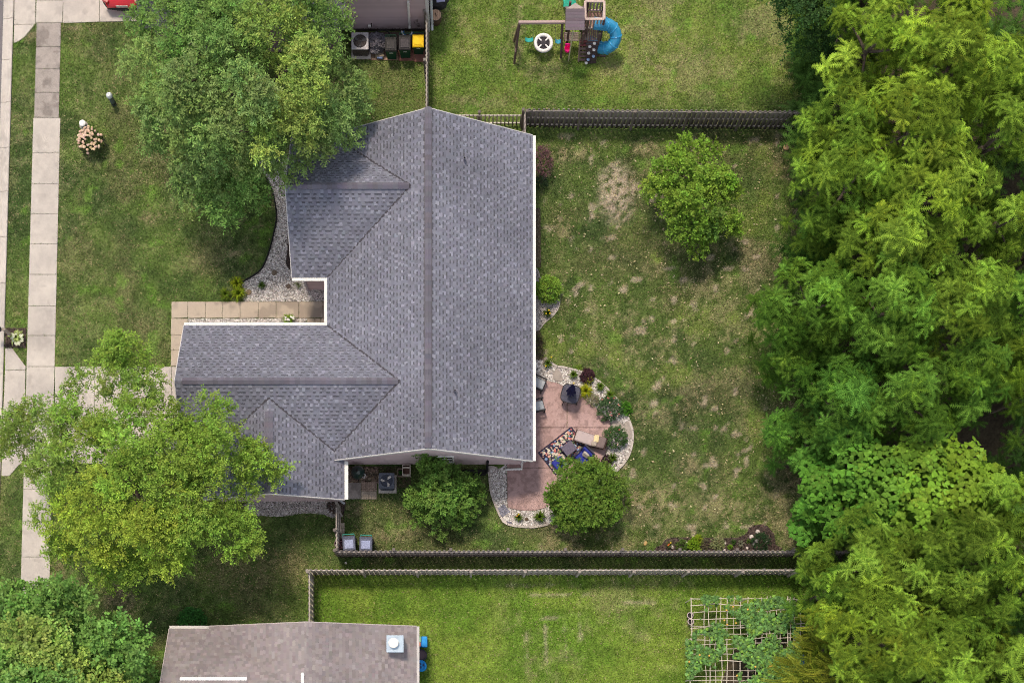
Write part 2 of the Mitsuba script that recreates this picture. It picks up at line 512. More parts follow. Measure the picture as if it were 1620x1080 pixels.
gx = np.concatenate([[-300, -140, -80, -50, -35, -26], np.arange(-22, 27.01, 0.16), [30, 36, 50, 80, 140, 300]])
gy = np.concatenate([[-260, -120, -60, -30, -12, -4], np.arange(0.4, 32.9, 0.16), [36, 42, 55, 80, 140, 300]])
X, Y = np.meshgrid(gx, gy)
Zg = 0.012 * meshkit.fbm(np.stack([X, Y, 0 * X], -1) * 2.2, 3, 5) - 0.012
ny, nx = X.shape
idx = np.arange(ny * nx).reshape(ny, nx)
quad = np.stack([idx[:-1, :-1], idx[:-1, 1:], idx[1:, 1:], idx[1:, :-1]], -1).reshape(-1, 4)
lawn = struct('lawn')
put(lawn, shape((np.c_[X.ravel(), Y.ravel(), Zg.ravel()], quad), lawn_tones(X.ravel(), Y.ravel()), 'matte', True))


def pave(parent, name, poly, bsdf, top=0.035, ch=0.006, label=None, z0=-0.05):
    NOGRASS.append(poly)
    return part(parent, name, slab(poly, z0, top, ch), None, bsdf, label=label)


def quad_px(a, z=0.0):
    return Polygon(PP(a, z))


def xl(y): return 57 - 0.0270 * (y - 40)      # sidewalk edges, kerb edge (they run a little askew to the house)
def xr(y): return 99 - 0.0228 * (y - 40)
def xk(y): return 22.6 - 0.0286 * y


street = struct('street')
sp_ = Polygon(PP([(-400, -600), (xk(-600) - 16, -600), (xk(1700) - 16, 1700), (-400, 1700)]))
NOGRASS.append(sp_)
put(street, shape(slab(sp_, -0.06, 0.006), None, 'asphalt'))
kerb = struct('kerb')
ky = [-185, -112, -40, 31, 96, 163, 235, 304, 376, 449, 520, 592, 664, 736, 808, 880, 952, 1024, 1096, 1168]
for a, b in zip(ky[:-1], ky[1:]):
    g = 0.35
    A0, A1 = P(xk(a) - 16.5, a + g), P(xk(a), a + g)
    B0, B1 = P(xk(b) - 16.5, b - g), P(xk(b), b - g)
    prof = [(0.0, -0.05), (0.0, 0.022), (0.45, 0.016), (0.62, 0.05), (0.78, 0.085), (0.93, 0.095), (1.0, 0.085), (1.0, -0.05)]
    va = [A0 + (A1 - A0) * t + [0, 0, z] for t, z in prof]
    vb = [B0 + (B1 - B0) * t + [0, 0, z] for t, z in prof]
    n = len(prof)
    fs = [[i, n + i, n + i + 1, i + 1] for i in range(n - 1)]
    m = to_mesh((np.array(va + vb), np.array(fs)))
    capf = [[0, i, i + 1] for i in range(1, n - 1)]
    m = cat([m, trimesh.Trimesh(np.array(va), capf, process=False), trimesh.Trimesh(np.array(vb), np.array(capf)[:, ::-1], process=False)])
    part(kerb, 'segment', m, None, 'concrete', smooth=25)
NOGRASS.append(Polygon(PP([(xk(-200) - 17, -200), (xk(-200), -200), (xk(1200), 1200), (xk(1200) - 17, 1200)])))

sidewalk = struct('sidewalk')
sy = [-160, -105, -55, 2.5, 37.5, 75, 110.5, 147.5, 187.5, 242.5, 292, 339, 387, 435, 485, 531.5, 580.5, 628, 676, 726, 774, 825, 881, 936, 990, 1045, 1100, 1160]
for a, b in zip(sy[:-1], sy[1:]):
    g = 0.3
    old = 37 < a < 187
    e = 1.2 if old else 0
    poly = quad_px([(xl(a) + e, a + g), (xr(a) - 2 * e, a + g), (xr(b) - 2 * e, b - g), (xl(b) + e, b - g)])
    pave(sidewalk, 'slab', poly, 'old_concrete' if old else 'concrete', 0.035 - (0.004 if old else 0))

drive = struct('driveway')
for q in ([(8.4, 551.5), (19.5, 551.5), (40.6, 580), (40.6, 585.3), (8.2, 585.8)], [(8.2, 586.4), (40.5, 586), (39.5, 655), (5.5, 655)], [(5.4, 655.7), (39.4, 655.7), (38, 730), (30, 736), (15, 753), (2.6, 753)]):
    pave(drive, 'slab', quad_px(q), 'concrete', 0.03)
cx_ = [87, 150, 213, 272, 336]
for a, b in zip(cx_[:-1], cx_[1:]):
    for c, d in ((580.5, 657), (657, 734)):
        pave(drive, 'slab', quad_px([(a + .3, c + .3), (b - .3, c + .3), (b - .3, d - .3), (a + .3, d - .3)]), 'concrete', 0.036)
ndrive = struct('neighbour_driveway')
for q in ([(23.5, -60), (56.8, -60), (56.3, 39.5), (22.8, 40)], [(22.8, 40.6), (55, 40.2), (40, 59), (29, 67), (22, 69.5)], [(100.4, -75), (157.5, -75), (157.5, 35.8), (100, 37.8)], [(158.2, -75), (238, -75), (238, 34.5), (158.2, 35.7)], [(238.6, -75), (330, -75), (330, 33.5), (238.6, 34.4)]):
    pave(ndrive, 'slab', quad_px(q), 'concrete', 0.036)

walk = struct('front_walk')
wx = [271.3, 297.4, 325, 352.6, 380, 408.7, 437, 473, 510, 545]
for a, b in zip(wx[:-1], wx[1:]):
    pave(walk, 'slab', quad_px([(a + .25, 478.3), (b - .25, 477.9), (b - .25, 503.2), (a + .25, 504.2)]), 'walk_concrete', 0.04)
wy = [504.7, 530.6, 554.5, 579.8]
for a, b in zip(wy[:-1], wy[1:]):
    pave(walk, 'slab', quad_px([(271, a + .25), (297, a + .25), (297, b - .25), (270.5, b - .25)]), 'walk_concrete', 0.04)
for k, (a, b) in enumerate(((486, 498), (498.6, 507), (507.6, 517))):
    pave(walk, 'paver', quad_px([(a, 504.6), (b, 504.6), (b, 511), (a, 511)]), 'walk_concrete', 0.045)

# --- gravel, mulch and soil beds
gravel_polys, mulch_polys = [], []
bed_front = smooth_poly(PP([(412, 255), (455, 250), (540, 262), (545, 360), (545, 440), (545, 477.4), (480, 477.4), (430, 477.4), (388, 477.4), (385, 462), (384, 448), (399, 438), (414, 426), (424, 404), (431, 380), (437, 352), (437, 332), (431, 304), (423, 286), (413, 270)])).intersection(Polygon(PP([(350, 240), (545, 240), (545, 477.4), (350, 477.4)])))
mulch_front = smooth_poly(PP([(456, 372), (466, 372), (466, 432), (458, 428), (452.5, 415), (455, 395)]))
gravel_polys += [bed_front.difference(mulch_front), quad_px([(297.6, 504.8), (485, 504.2), (485, 512.5), (297.6, 512.5)])]
mulch_polys.append(mulch_front)
bed_south = smooth_poly(PP([(395, 795), (530, 795), (529, 819), (515, 815), (500, 812.5), (480, 812), (458, 815.5), (440, 817.5), (415, 816), (397, 814)]))
gravel_polys.append(bed_south)
mulch_polys.append(smooth_poly(PP([(517, 797), (531, 792), (546, 792), (545, 808), (540, 818), (530, 814), (519, 808)])))
bed_east = smooth_poly(PP([(835, 424), (850, 428), (854, 440), (862, 447), (876, 452), (885, 470), (884, 486), (876, 499), (862, 511), (854, 521), (850, 523), (835, 522)]))
gravel_polys.append(bed_east)
dark_strip = unary_union([quad_px([(835, 523), (854, 523), (859, 540), (860, 570), (835, 572)]), quad_px([(835, 330), (855, 330), (856, 424), (835, 424)])])
patio_px = [(802, 735), (803, 803), (812, 805.5), (828, 808), (846, 808), (862, 803.5), (875, 796), (890, 785), (912, 772), (945, 740), (956, 722), (964, 700), (965.5, 668), (952, 655), (937, 641), (920, 629), (900, 616), (882, 607), (862, 602.5), (846, 601), (790, 601), (790, 735)]
patio_poly = Polygon(PP(patio_px))
ring_out = smooth_poly(PP([(838, 578), (858, 570), (871, 573), (878, 580), (890, 581.5), (905, 585), (925, 591), (950, 606), (971, 627), (987, 648), (996, 668), (1001, 684), (1000, 702), (996, 718), (988, 732), (976, 745), (958, 765), (930, 800), (905, 818), (880, 826), (850, 833.5), (832, 834), (812, 832), (797, 826), (787, 808), (777, 780), (774, 752), (773, 738), (800, 734), (838, 640)]), 5)
ring = ring_out.difference(patio_poly.buffer(0.012))
gravel_polys.append(ring)
mulch_bed = smooth_poly(PP([(1048, 872), (1049, 860), (1057, 852), (1085, 850), (1130, 851), (1165, 850.5), (1180, 844), (1187, 834), (1200, 830), (1214, 833), (1223, 844), (1226, 860), (1224, 872)]), 5)
mulch_polys.append(mulch_bed)
mulch_mail = quad_px([(8.6, 519.5), (42, 519.5), (41.5, 551), (8.4, 551)])
mulch_polys.append(mulch_mail)

gb = struct('gravel_bed')
for g in gravel_polys:
    part(gb, 'base', slab(g, -0.05, 0.012), None, 'gravel_base')
part(gb, 'base', slab(dark_strip, -0.05, 0.010), None, 'soil')
mb = struct('mulch_bed')
for g in mulch_polys:
    part(mb, 'base', slab(g, -0.05, 0.02), None, 'mulch')
NOGRASS += gravel_polys + mulch_polys + [dark_strip]


def octas(c, size, r):
    """Irregular little stones (8 triangles each) at the points c."""
    n = len(c)
    base = np.array([[1, 0, 0], [0, 1, 0], [-1, 0, 0], [0, -1, 0], [0, 0, 1], [0, 0, -1.0]])
    v = base[None] * (size[:, None, None] * r.uniform(0.6, 1.25, (n, 6, 1)))
    v[..., 2] *= 0.65
    a = r.uniform(0, 2 * np.pi, n)
    ca, sa = np.cos(a)[:, None], np.sin(a)[:, None]
    v = np.stack([v[..., 0] * ca - v[..., 1] * sa, v[..., 0] * sa + v[..., 1] * ca, v[..., 2]], -1) + c[:, None]
    f0 = np.array([[0, 1, 4], [1, 2, 4], [2, 3, 4], [3, 0, 4], [1, 0, 5], [2, 1, 5], [3, 2, 5], [0, 3, 5]])
    f = (np.arange(n)[:, None, None] * 6 + f0).reshape(-1, 3)
    return v.reshape(-1, 3), f


r = np.random.default_rng(3)
its = []
for g, dens in zip(gravel_polys, (620, 620, 560, 560, 620)):
    q = inside(g, int(g.area * dens), r)
    white = len(its) in (0, 1, 4)
    v, f = octas(np.c_[q, np.full(len(q), 0.016)], r.uniform(0.018, 0.042, len(q)), r)
    c0 = np.array([.74, .70, .69]) if white else np.array([.52, .49, .495])
    c = np.clip(c0 * r.uniform(0.45, 1.4, (len(q), 1)) * (1 + r.normal(0, .03, (len(q), 3))), .03, .85)
    c[r.random(len(q)) < 0.09] *= 0.22
    its.append((v, f, np.repeat(c, 6, 0)))
q = inside(dark_strip, int(dark_strip.area * 400), r)
v, f = octas(np.c_[q, np.full(len(q), 0.012)], r.uniform(0.015, 0.035, len(q)), r)
its.append((v, f, np.repeat(jit((.16, .14, .10), len(q), r, .3), 6, 0)))
m, c = merge(its)
put(stuff('gravel', 'pale crushed stone chips spread in the beds around the house and patio', 'gravel'), shape(m, c, 'matte'))
its = []
for g in mulch_polys:
    q = inside(g, int(g.area * 420), r)
    d = unit(np.c_[r.normal(0, 1, (len(q), 2)), np.zeros(len(q))])
    v, f = octas(np.c_[q, np.full(len(q), 0.026)], r.uniform(0.02, 0.05, len(q)), r)
    its.append((v, f, np.repeat(jit((.075, .055, .05), len(q), r, .45, .05), 6, 0)))
m, c = merge(its)
put(stuff('mulch', 'dark shredded bark mulch chips in the planting beds', 'mulch'), shape(m, c, 'matte'))

# --- patio slabs, cut along the control joints
patio = struct('patio')
cuts = [LineString(PP([(700, 677), (1100, 677)])), LineString(PP([(897, 500), (897, 677)])), LineString(PP([(700, 740.5), (1100, 740.5)]))]
pieces = [patio_poly]
for c in cuts:
    nxt = []
    for g in pieces:
        nxt += polys(g.difference(c.buffer(0.009, cap_style=2)))
    pieces = nxt
for g in pieces:
    pave(patio, 'slab', g.simplify(0.004), 'stamped', 0.055, 0.008)
stones = struct('stepping_stone_path')
for pts in ([(876, 590), (881, 585), (886, 589), (890, 599), (889, 604), (877, 602), (875, 598)], [(968, 668), (975, 666), (985, 672), (985, 681), (976, 682), (968, 680)], [(987, 671), (993, 668), (1000, 676), (1001, 684), (999, 693), (991, 695), (987, 685)], [(931, 708), (940, 712), (938, 722), (934, 718)]):
    pave(stones, 'stone', smooth_poly(PP(pts), 4), 'stone', 0.06, 0.0)


def pavers(parent, org, du, dv, nu, nv, color, name='paver', gap=0.012, jitter=0.12, top=0.05):
    """A grid of small pavers; du, dv are plan vectors of one paver."""
    o, du, dv = (np.array(t, float) for t in (org, du, dv))
    for i in range(nu):
        for j in range(nv):
            a = o + du * i + dv * j
            g = Polygon([a, a + du, a + du + dv, a + dv]).buffer(-gap / 2, join_style=2)
            NOGRASS.append(g.buffer(gap))
            c = np.asarray(color) * (1 + rng.normal(0, jitter))
            part(parent, name, slab(g, -0.03, top + rng.uniform(-.004, .004), 0.005), c, 'matte')


pv = struct('paved_patch')
a = P(784.5, 806)[:2]
pavers(pv, a, (P(794, 799.5) - P(784.5, 806))[:2] / 3, (P(794.5, 818.5) - P(784.5, 806))[:2] / 5, 4, 5, srgb(130, 132, 150))
a = P(868, 803)[:2]
pavers(pv, a, (P(876, 796.5) - P(868, 803))[:2] / 2, (P(884, 821) - P(868, 803))[:2] / 5, 3, 5, srgb(140, 112, 102))
pave(pv, 'paver', quad_px([(547.5, 764), (571, 764), (571, 789.5), (547.5, 789.5)]), 'old_concrete', 0.045, label='large weathered concrete slab')
for k in range(8):
    a = 571.8 + k * 3.1
    part(pv, 'paver', slab(quad_px([(a, 762.8), (a + 2.8, 762.8), (a + 2.8, 774), (a, 774)]), -0.03, .045, .004), srgb(150, 132, 122) * (1 + rng.normal(0, .1)), 'matte')
for k in range(4):
    a = 571.8 + k * 6.2
    part(pv, 'paver', slab(quad_px([(a, 774.4), (a + 5.9, 774.4), (a + 5.9, 777), (a, 777)]), -0.03, .045, .004), srgb(150, 132, 122) * (1 + rng.normal(0, .1)), 'matte')
for a in (571.8, 584):
    pave(pv, 'paver', quad_px([(a, 777.4), (a + 11.8, 777.4), (a + 11.8, 790), (a, 790)]), 'walk_concrete', 0.045)
for b in (827.5, 836, 844.5):
    pave(pv, 'paver', quad_px([(537, b), (545.3, b), (545, b + 8), (537, b + 8)]), 'walk_concrete', 0.04)
NOGRASS.append(quad_px([(545, 738), (600, 738), (600, 790), (545, 790)]))
np_ = struct('neighbour_paving')
for q, c in (([(583, 72), (607, 72), (607, 96), (583, 96)], srgb(130, 110, 98)), ([(607.6, 80), (630, 80), (630, 96.5), (607.6, 96.5)], srgb(150, 125, 112)), ([(630.6, 80), (655, 80), (655, 97.5), (630.6, 97.5)], srgb(150, 105, 98)), ([(655.6, 80), (672, 80), (672, 99), (655.6, 99)], srgb(158, 112, 106)), ([(555, 52), (672, 52), (672, 79.5), (555, 79.5)], srgb(95, 82, 76))):
    g = quad_px(q)
    NOGRASS.append(g)
    part(np_, 'slab', slab(g, -.03, .04, .006), c, 'matte')
q = quad_px([(672, 50), (679, 50), (679.5, 100), (672, 100)])
NOGRASS.append(q)
part(np_, 'slab', slab(q, -.03, .03, .005), srgb(120, 108, 96), 'matte')

# rubble ground by the cooler
rb = stuff('rubble', 'brown river rubble between the cooler and the house wall', 'rubble')
q = inside(quad_px([(545, 740), (599, 740), (599, 763), (545, 763)]), 420, r)
v, f = octas(np.c_[q, np.full(len(q), 0.02)], r.uniform(0.03, 0.07, len(q)), r)
put(rb, shape((v, f), np.repeat(jit((.19, .145, .115), len(q), r, .4), 6, 0), 'matte'))
sb = struct('soil_strip')
put(sb, shape(slab(unary_union([quad_px([(545, 738), (600, 738), (600, 764), (545, 764)]), quad_px([(600, 738), (650, 738), (650, 768), (600, 782)]), quad_px([(534, 790), (545, 790), (544, 850), (533, 850)])]), -.03, .008), None, 'soil'))
q = Polygon(PP([(1255, -220), (1900, -220), (1900, 1300), (1262, 1300), (1280, 1010), (1310, 880), (1290, 780), (1300, 640), (1270, 540), (1275, 420), (1312, 330), (1300, 200)]))
ff = struct('forest_floor')
put(ff, shape(slab(q, -.05, .006), None, 'soil'))
FOREST_FLOOR = q


def edging(parent, line, w, h, color, name='edge'):
    part(parent, name, slab(line.buffer(w / 2, cap_style=2, join_style=1), -.05, h, 0), color, 'matte')


ge = thing('garden_edging', 'low pale stone edging curving round the patio gravel', 'edging')
co = np.array(ring_out.exterior.coords)
u_, v_ = 740 + co[:, 0] * S, 1160 - co[:, 1] * S
keep = ((u_ > 868) & (v_ < 780) | (v_ > 735) & (u_ < 870)) & ~((v_ < 790) & (u_ < 860) & (v_ > 560) & (u_ > 790))
segs, cur = [], []
for p_, k in zip(co, keep):
    if k:
        cur.append(p_)
    elif len(cur) > 1:
        segs.append(cur); cur = []
    else:
        cur = []
if len(cur) > 1:
    segs.append(cur)
for sgm in segs:
    ln = LineString(sgm)
    n = max(1, int(ln.length / 0.42))
    for k in range(n):
        a, b = ln.length * (k + 0.03) / n, ln.length * (k + 0.97) / n
        pts = [ln.interpolate(a + (b - a) * t) for t in (0, .5, 1)]
        edging(ge, LineString([(t.x, t.y) for t in pts]), 0.085, 0.075, np.array([.47, .43, .41]) * (1 + rng.normal(0, .1)))
ge2 = thing('garden_edging', 'black plastic edging strip along the curved front gravel bed', 'edging')
ln = LineString([p_ for p_ in np.array(bed_front.exterior.coords) if p_[0] < P(440, 0)[0] and P(0, 449)[1] < p_[1] < P(0, 268)[1]])
part(ge2, 'strip', slab(ln.buffer(0.03), -.05, .06), (.012, .012, .014), 'satin')
ge3 = thing('garden_edging', 'thin pale edging round the gravel bulge on the east side of the house', 'edging')
ln = LineString([p_ for p_ in np.array(bed_east.exterior.coords) if p_[0] > P(846, 0)[0]])
part(ge3, 'strip', slab(ln.buffer(0.022), -.05, .055), (.40, .37, .36), 'matte')

# ------------------------------------------------------------------ houses


class Gable:
    """A gable roof block: plan box, ridge along x or y, eave and ridge heights."""

    def __init__(self, x0, x1, y0, y1, axis, ze, zr, over=0.35, rake=0.35):
        self.x0, self.x1, self.y0, self.y1, self.axis, self.ze, self.zr = x0, x1, y0, y1, axis, ze, zr
        self.over, self.rake = over, rake
        self.rid = (x0 + x1) / 2 if axis == 'y' else (y0 + y1) / 2
        self.half = (x1 - x0) / 2 if axis == 'y' else (y1 - y0) / 2
        self.k = (zr - ze) / self.half

    def planes(self):
        """(plan half, function z(x, y), unit down-slope vector) of the two sides."""
        if self.axis == 'y':
            return [(sbox(self.x0, self.y0, self.rid, self.y1), lambda x, y: self.zr - self.k * (self.rid - x), np.array([-1.0, 0])),
                    (sbox(self.rid, self.y0, self.x1, self.y1), lambda x, y: self.zr - self.k * (x - self.rid), np.array([1.0, 0]))]
        return [(sbox(self.x0, self.y0, self.x1, self.rid), lambda x, y: self.zr - self.k * (self.rid - y), np.array([0, -1.0])),
                (sbox(self.x0, self.rid, self.x1, self.y1), lambda x, y: self.zr - self.k * (y - self.rid), np.array([0, 1.0]))]

    def body(self):
        """The walls and gables under the roof as a solid, inset by the overhangs."""
        o, k = (self.over, self.rake)
        x0, x1, y0, y1 = (self.x0 + o, self.x1 - o, self.y0 + k, self.y1 - k) if self.axis == 'y' else (self.x0 + k, self.x1 - k, self.y0 + o, self.y1 - o)
        a0, a1 = (x0, x1) if self.axis == 'y' else (y0, y1)
        b0, b1 = (y0, y1) if self.axis == 'y' else (x0, x1)
        zt = lambda a: self.zr - self.k * abs(a - self.rid) - 0.16
        pent = [(a0, -0.05), (a1, -0.05), (a1, zt(a1)), (self.rid, zt(self.rid)), (a0, zt(a0))]
        v = [((a, b, z) if self.axis == 'y' else (b, a, z)) for b in (b0, b1) for a, z in pent]
        f = [[i, (i + 1) % 5, 5 + (i + 1) % 5, 5 + i] for i in range(5)]
        m = to_mesh((np.array(v), np.array(f)))
        capf = np.array([[0, 1, 2], [0, 2, 3], [0, 3, 4]])
        m = cat([m, trimesh.Trimesh(np.array(v[:5]), capf, process=False), trimesh.Trimesh(np.array(v[5:]), capf[:, ::-1], process=False)])
        m.fix_normals()
        return m


def roof_regions(blocks):
    """For every roof plane, the plan region where it is the uppermost: [(polygon, zfun, down)]."""
    big = 60
    pl = [(b, *p) for b in blocks for p in b.planes()]
    out = []
    for i, (b, half, z, d) in enumerate(pl):
        reg = half
        for j, (b2, half2, z2, d2) in enumerate(pl):
            if b2 is b or not half.intersects(half2):
                continue
            # where plane j is above plane i: a half-plane a.x + c > 0
            c0 = z2(0, 0) - z(0, 0)
            g = np.array([z2(1, 0) - z(1, 0) - c0, z2(0, 1) - z(0, 1) - c0])
            nrm = np.linalg.norm(g)
            if nrm < 1e-9:
                over = half2 if c0 > 0 else Polygon()
            else:
                n = g / nrm
                p0 = -n * c0 / nrm
                t = np.array([-n[1], n[0]])
                over = half2.intersection(Polygon([p0 - t * big, p0 + t * big, p0 + t * big + n * big, p0 - t * big + n * big]))
            reg = reg.difference(over)
        for q in polys(reg):
            if q.area > 0.02:
                out.append((q.simplify(1e-4), z, d, b))
    return out


def shingle_mesh(regions, tones, expo=0.165, wmin=0.14, wmax=0.30, alt=None, r=None, band=0.5):
    """Laminated shingles: every tab a raised piece with its own butt edge and tone, clipped to the roof planes."""
    V, Fc, C, n = [], [], [], 0
    for poly, z, d, b in regions:
        t = np.array([-d[1], d[0]])
        co = np.array(poly.exterior.coords)
        u, v = co @ t, co @ d
        v1 = v.max()
        k = b.k
        ev = expo / math.sqrt(1 + k * k)
        shapely.prepare(poly)
        for ci in range(int((v1 - v.min()) / ev) + 1):
            hi, lo = v1 - (ci + 1) * ev, v1 - ci * ev        # upper and lower edge of the course (plan)
            x = u.min() - r.uniform(0, wmax)
            pieces = []
            high = r.random() < 0.5
            while x < u.max():
                w = r.uniform(wmin, wmax)
                pieces.append((x, x + w, high))
                x += w
                high = not high if r.random() < 0.9 else high
            for a, c, hg in pieces:
                q = np.array([t * a + d * lo, t * c + d * lo, t * c + d * hi, t * a + d * hi])
                mid = q.mean(0)
                ins = shapely.contains_xy(poly, q[:, 0], q[:, 1])
                if not ins.any() and not shapely.contains_xy(poly, mid[0], mid[1]):
                    continue
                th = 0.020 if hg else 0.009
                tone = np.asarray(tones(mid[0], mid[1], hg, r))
                if ins.all():
                    vv = q
                    ff = [[0, 1, 2], [0, 2, 3]]
                else:
                    g = poly.intersection(Polygon(q))
                    pg = polys(g)
                    if not pg:
                        continue
                    vv = np.array(pg[0].exterior.coords)[:-1]
                    if Polygon(vv).exterior.is_ccw != Polygon(q).exterior.is_ccw:
                        vv = vv[::-1]
                    ff = [[0, i, i + 1] for i in range(1, len(vv) - 1)]
                rel = (vv @ d - hi) / (lo - hi)
                zz = z(vv[:, 0], vv[:, 1]) + 0.004 + th * np.clip(rel, 0, 1)
                top = np.c_[vv, zz]
                V.append(top); Fc.append(np.array(ff) + n); C.append(np.tile(tone, (len(vv), 1))); n += len(vv)
                if ins.all():
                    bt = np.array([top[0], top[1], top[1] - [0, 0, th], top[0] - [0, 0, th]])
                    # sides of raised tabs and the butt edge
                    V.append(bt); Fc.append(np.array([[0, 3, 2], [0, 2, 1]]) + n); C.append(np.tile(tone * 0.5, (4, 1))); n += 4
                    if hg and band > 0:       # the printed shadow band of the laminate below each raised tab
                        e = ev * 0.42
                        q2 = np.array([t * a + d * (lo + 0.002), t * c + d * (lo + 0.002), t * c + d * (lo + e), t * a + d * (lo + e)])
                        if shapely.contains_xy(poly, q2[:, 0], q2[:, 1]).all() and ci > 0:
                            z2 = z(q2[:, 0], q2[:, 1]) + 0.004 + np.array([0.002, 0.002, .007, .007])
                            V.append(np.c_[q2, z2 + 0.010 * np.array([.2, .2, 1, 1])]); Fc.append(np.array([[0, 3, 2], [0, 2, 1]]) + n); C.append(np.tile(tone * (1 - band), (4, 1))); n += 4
    m = trimesh.Trimesh(np.vstack(V), np.vstack(Fc), process=False)
    c = np.vstack(C)
    # face up
    fn = np.cross(m.vertices[m.faces[:, 1]] - m.vertices[m.faces[:, 0]], m.vertices[m.faces[:, 2]] - m.vertices[m.faces[:, 0]])
    fl = fn[:, 2] < 0
    m.faces[fl] = m.faces[fl][:, ::-1]
    return m, c


def roof_deck(regions, th=0.14):
    ms = []
    for poly, z, d, b in regions:
        m = trimesh.creation.extrude_polygon(poly, th, engine='earcut')
        v = np.array(m.vertices)
        v[:, 2] += z(v[:, 0], v[:, 1]) - th - 0.002
        ms.append(trimesh.Trimesh(v, m.faces, process=False))
    return cat(ms)


def ridge_caps(parent, p0, p1, k, tone, r, step=0.20, w=0.128):
    """Overlapping ridge cap shingles from p0 to p1, folded over a ridge of slope k."""
    p0, p1 = np.array(p0, float), np.array(p1, float)
    L = np.linalg.norm(p1 - p0)
    t = (p1 - p0) / L
    s = np.array([-t[1], t[0], 0])
    n = max(1, int(round(L / step)))
    shared = None
    for i in range(n):
        a = p0 + t * (L * i / n)
        ln = L / n + 0.04
        c = np.asarray(tone) * r.uniform(0.86, 1.14) * (1 + r.normal(0, .02, 3))
        prof = [(-w, -w * k), (-w * .12, -0.012), (0, 0.0), (w * .12, -0.012), (w, -w * k)]
        v, h0, h1 = [], 0.085, 0.070
        for q, h in ((a, h0), (a + t * ln, h1)):
            for o, dz in prof:
                v.append(q + s * o + [0, 0, dz + h])
        for q in (a,):
            for o, dz in prof:
                v.append(q + s * o + [0, 0, dz + 0.006])
        f = [[j, j + 1, 5 + j + 1, 5 + j] for j in range(4)] + [[j, 10 + j, 10 + j + 1, j + 1] for j in range(4)]
        part(parent, 'ridge_cap', (np.array(v), np.array(f)), c, 'granule')


def gutter(parent, p0, p1, z, out, w=0.125, color=(.74, .74, .735), name='gutter'):
    """White eave gutter with a covered top from p0 to p1 (plan), outward direction out."""
    p0, p1, o = np.array(p0, float), np.array(p1, float), np.array(out, float)
    prof = [(0.0, 0.0), (w * .96, -0.004), (w, -0.02), (w * .92, -0.06), (w * .72, -0.10), (0.0, -0.10)]
    v = [np.append(q + o * a, z + b) for q in (p0, p1) for a, b in prof]
    n = len(prof)
    f = [[i, (i + 1) % n, n + (i + 1) % n, n + i] for i in range(n)]
    m = to_mesh((np.array(v), np.array(f)))
    cf = np.array([[0, i, i + 1] for i in range(1, n - 1)])
    m = cat([m, trimesh.Trimesh(np.array(v[:n]), cf, process=False), trimesh.Trimesh(np.array(v[n:]), cf[:, ::-1], process=False)])
    m.fix_normals()
    return part(parent, name, m, color, 'satin', smooth=20)


def lap_siding(parent, a, b, zfun, color, expo=0.13, z0=0.18, name='siding', out=(0, -1)):
    """Lapped boards on the wall from a to b (plan); zfun(s) gives the wall's height at distance s."""
    a, b, o = np.array(a, float), np.array(b, float), np.array(out, float)
    L = np.linalg.norm(b - a)
    t = (b - a) / L
    ss = np.linspace(0, L, 201)
    top = np.array([zfun(s) for s in ss])
    V, Fc, C, n, z = [], [], [], 0, z0
    while z < top.max() - 0.01:
        z1 = z + expo
        ok = ss[top >= z + expo * 0.5]
        if len(ok) < 2:
            break
        s0, s1 = ok.min(), ok.max()
        p, q = a + t * s0, a + t * s1
        hi = min(z1 + 0.004, top.max())
        V.append(np.array([np.append(p + o * .020, z), np.append(q + o * .020, z), np.append(q + o * .006, hi), np.append(p + o * .006, hi), np.append(p + o * .004, z), np.append(q + o * .004, z)]))
        Fc.append(np.array([[0, 1, 2], [0, 2, 3], [4, 5, 1], [4, 1, 0]]) + n)
        C.append(np.tile(np.asarray(color) * (1 + rng.normal(0, .03)), (6, 1)))
        n += 6
        z = z1
    m = trimesh.Trimesh(np.vstack(V), np.vstack(Fc), process=False)
    return part(parent, name, m, np.vstack(C), 'satin', kind='stuff')


house = thing('house', 'grey shingled family house with four joined gable roofs in the middle of the plot', 'house')
ZE = 2.6
main = Gable(-5.669, 2.624, 10.98, 24.08, 'y', ZE, 5.05)
garage = Gable(-11.44, -1.5225, 11.05, 16.43, 'x', ZE, 4.38)
wing = Gable(-7.083, -1.5225, 18.345, 24.16, 'x', ZE, 4.64)
porch = Gable(-10.67, -4.969, 9.427, 13.74, 'y', ZE, 4.0)
blocks = [main, garage, wing, porch]
WALLC = srgb(198, 180, 184)
for b in blocks:
    part(house, 'wall', b.body(), WALLC, 'satin')
    x0, x1, y0, y1 = b.x0, b.x1, b.y0, b.y1
    NOGRASS.append(sbox(x0 + .36, y0 + .36, x1 - .36, y1 - .36))
regs = roof_regions(blocks)
roof = numbered('house__roof')
put(roof, shape(roof_deck(regs), (.30, .30, .31), 'matte'))
rr = np.random.default_rng(5)
RL = np.array([.174, .182, .236])


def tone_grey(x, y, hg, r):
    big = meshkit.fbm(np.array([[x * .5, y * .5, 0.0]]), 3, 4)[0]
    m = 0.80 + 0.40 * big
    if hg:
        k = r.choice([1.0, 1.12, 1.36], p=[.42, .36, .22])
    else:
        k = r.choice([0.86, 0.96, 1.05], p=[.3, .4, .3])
    return RL * m * k * r.uniform(.93, 1.07) * (1 + r.normal(0, .012, 3))


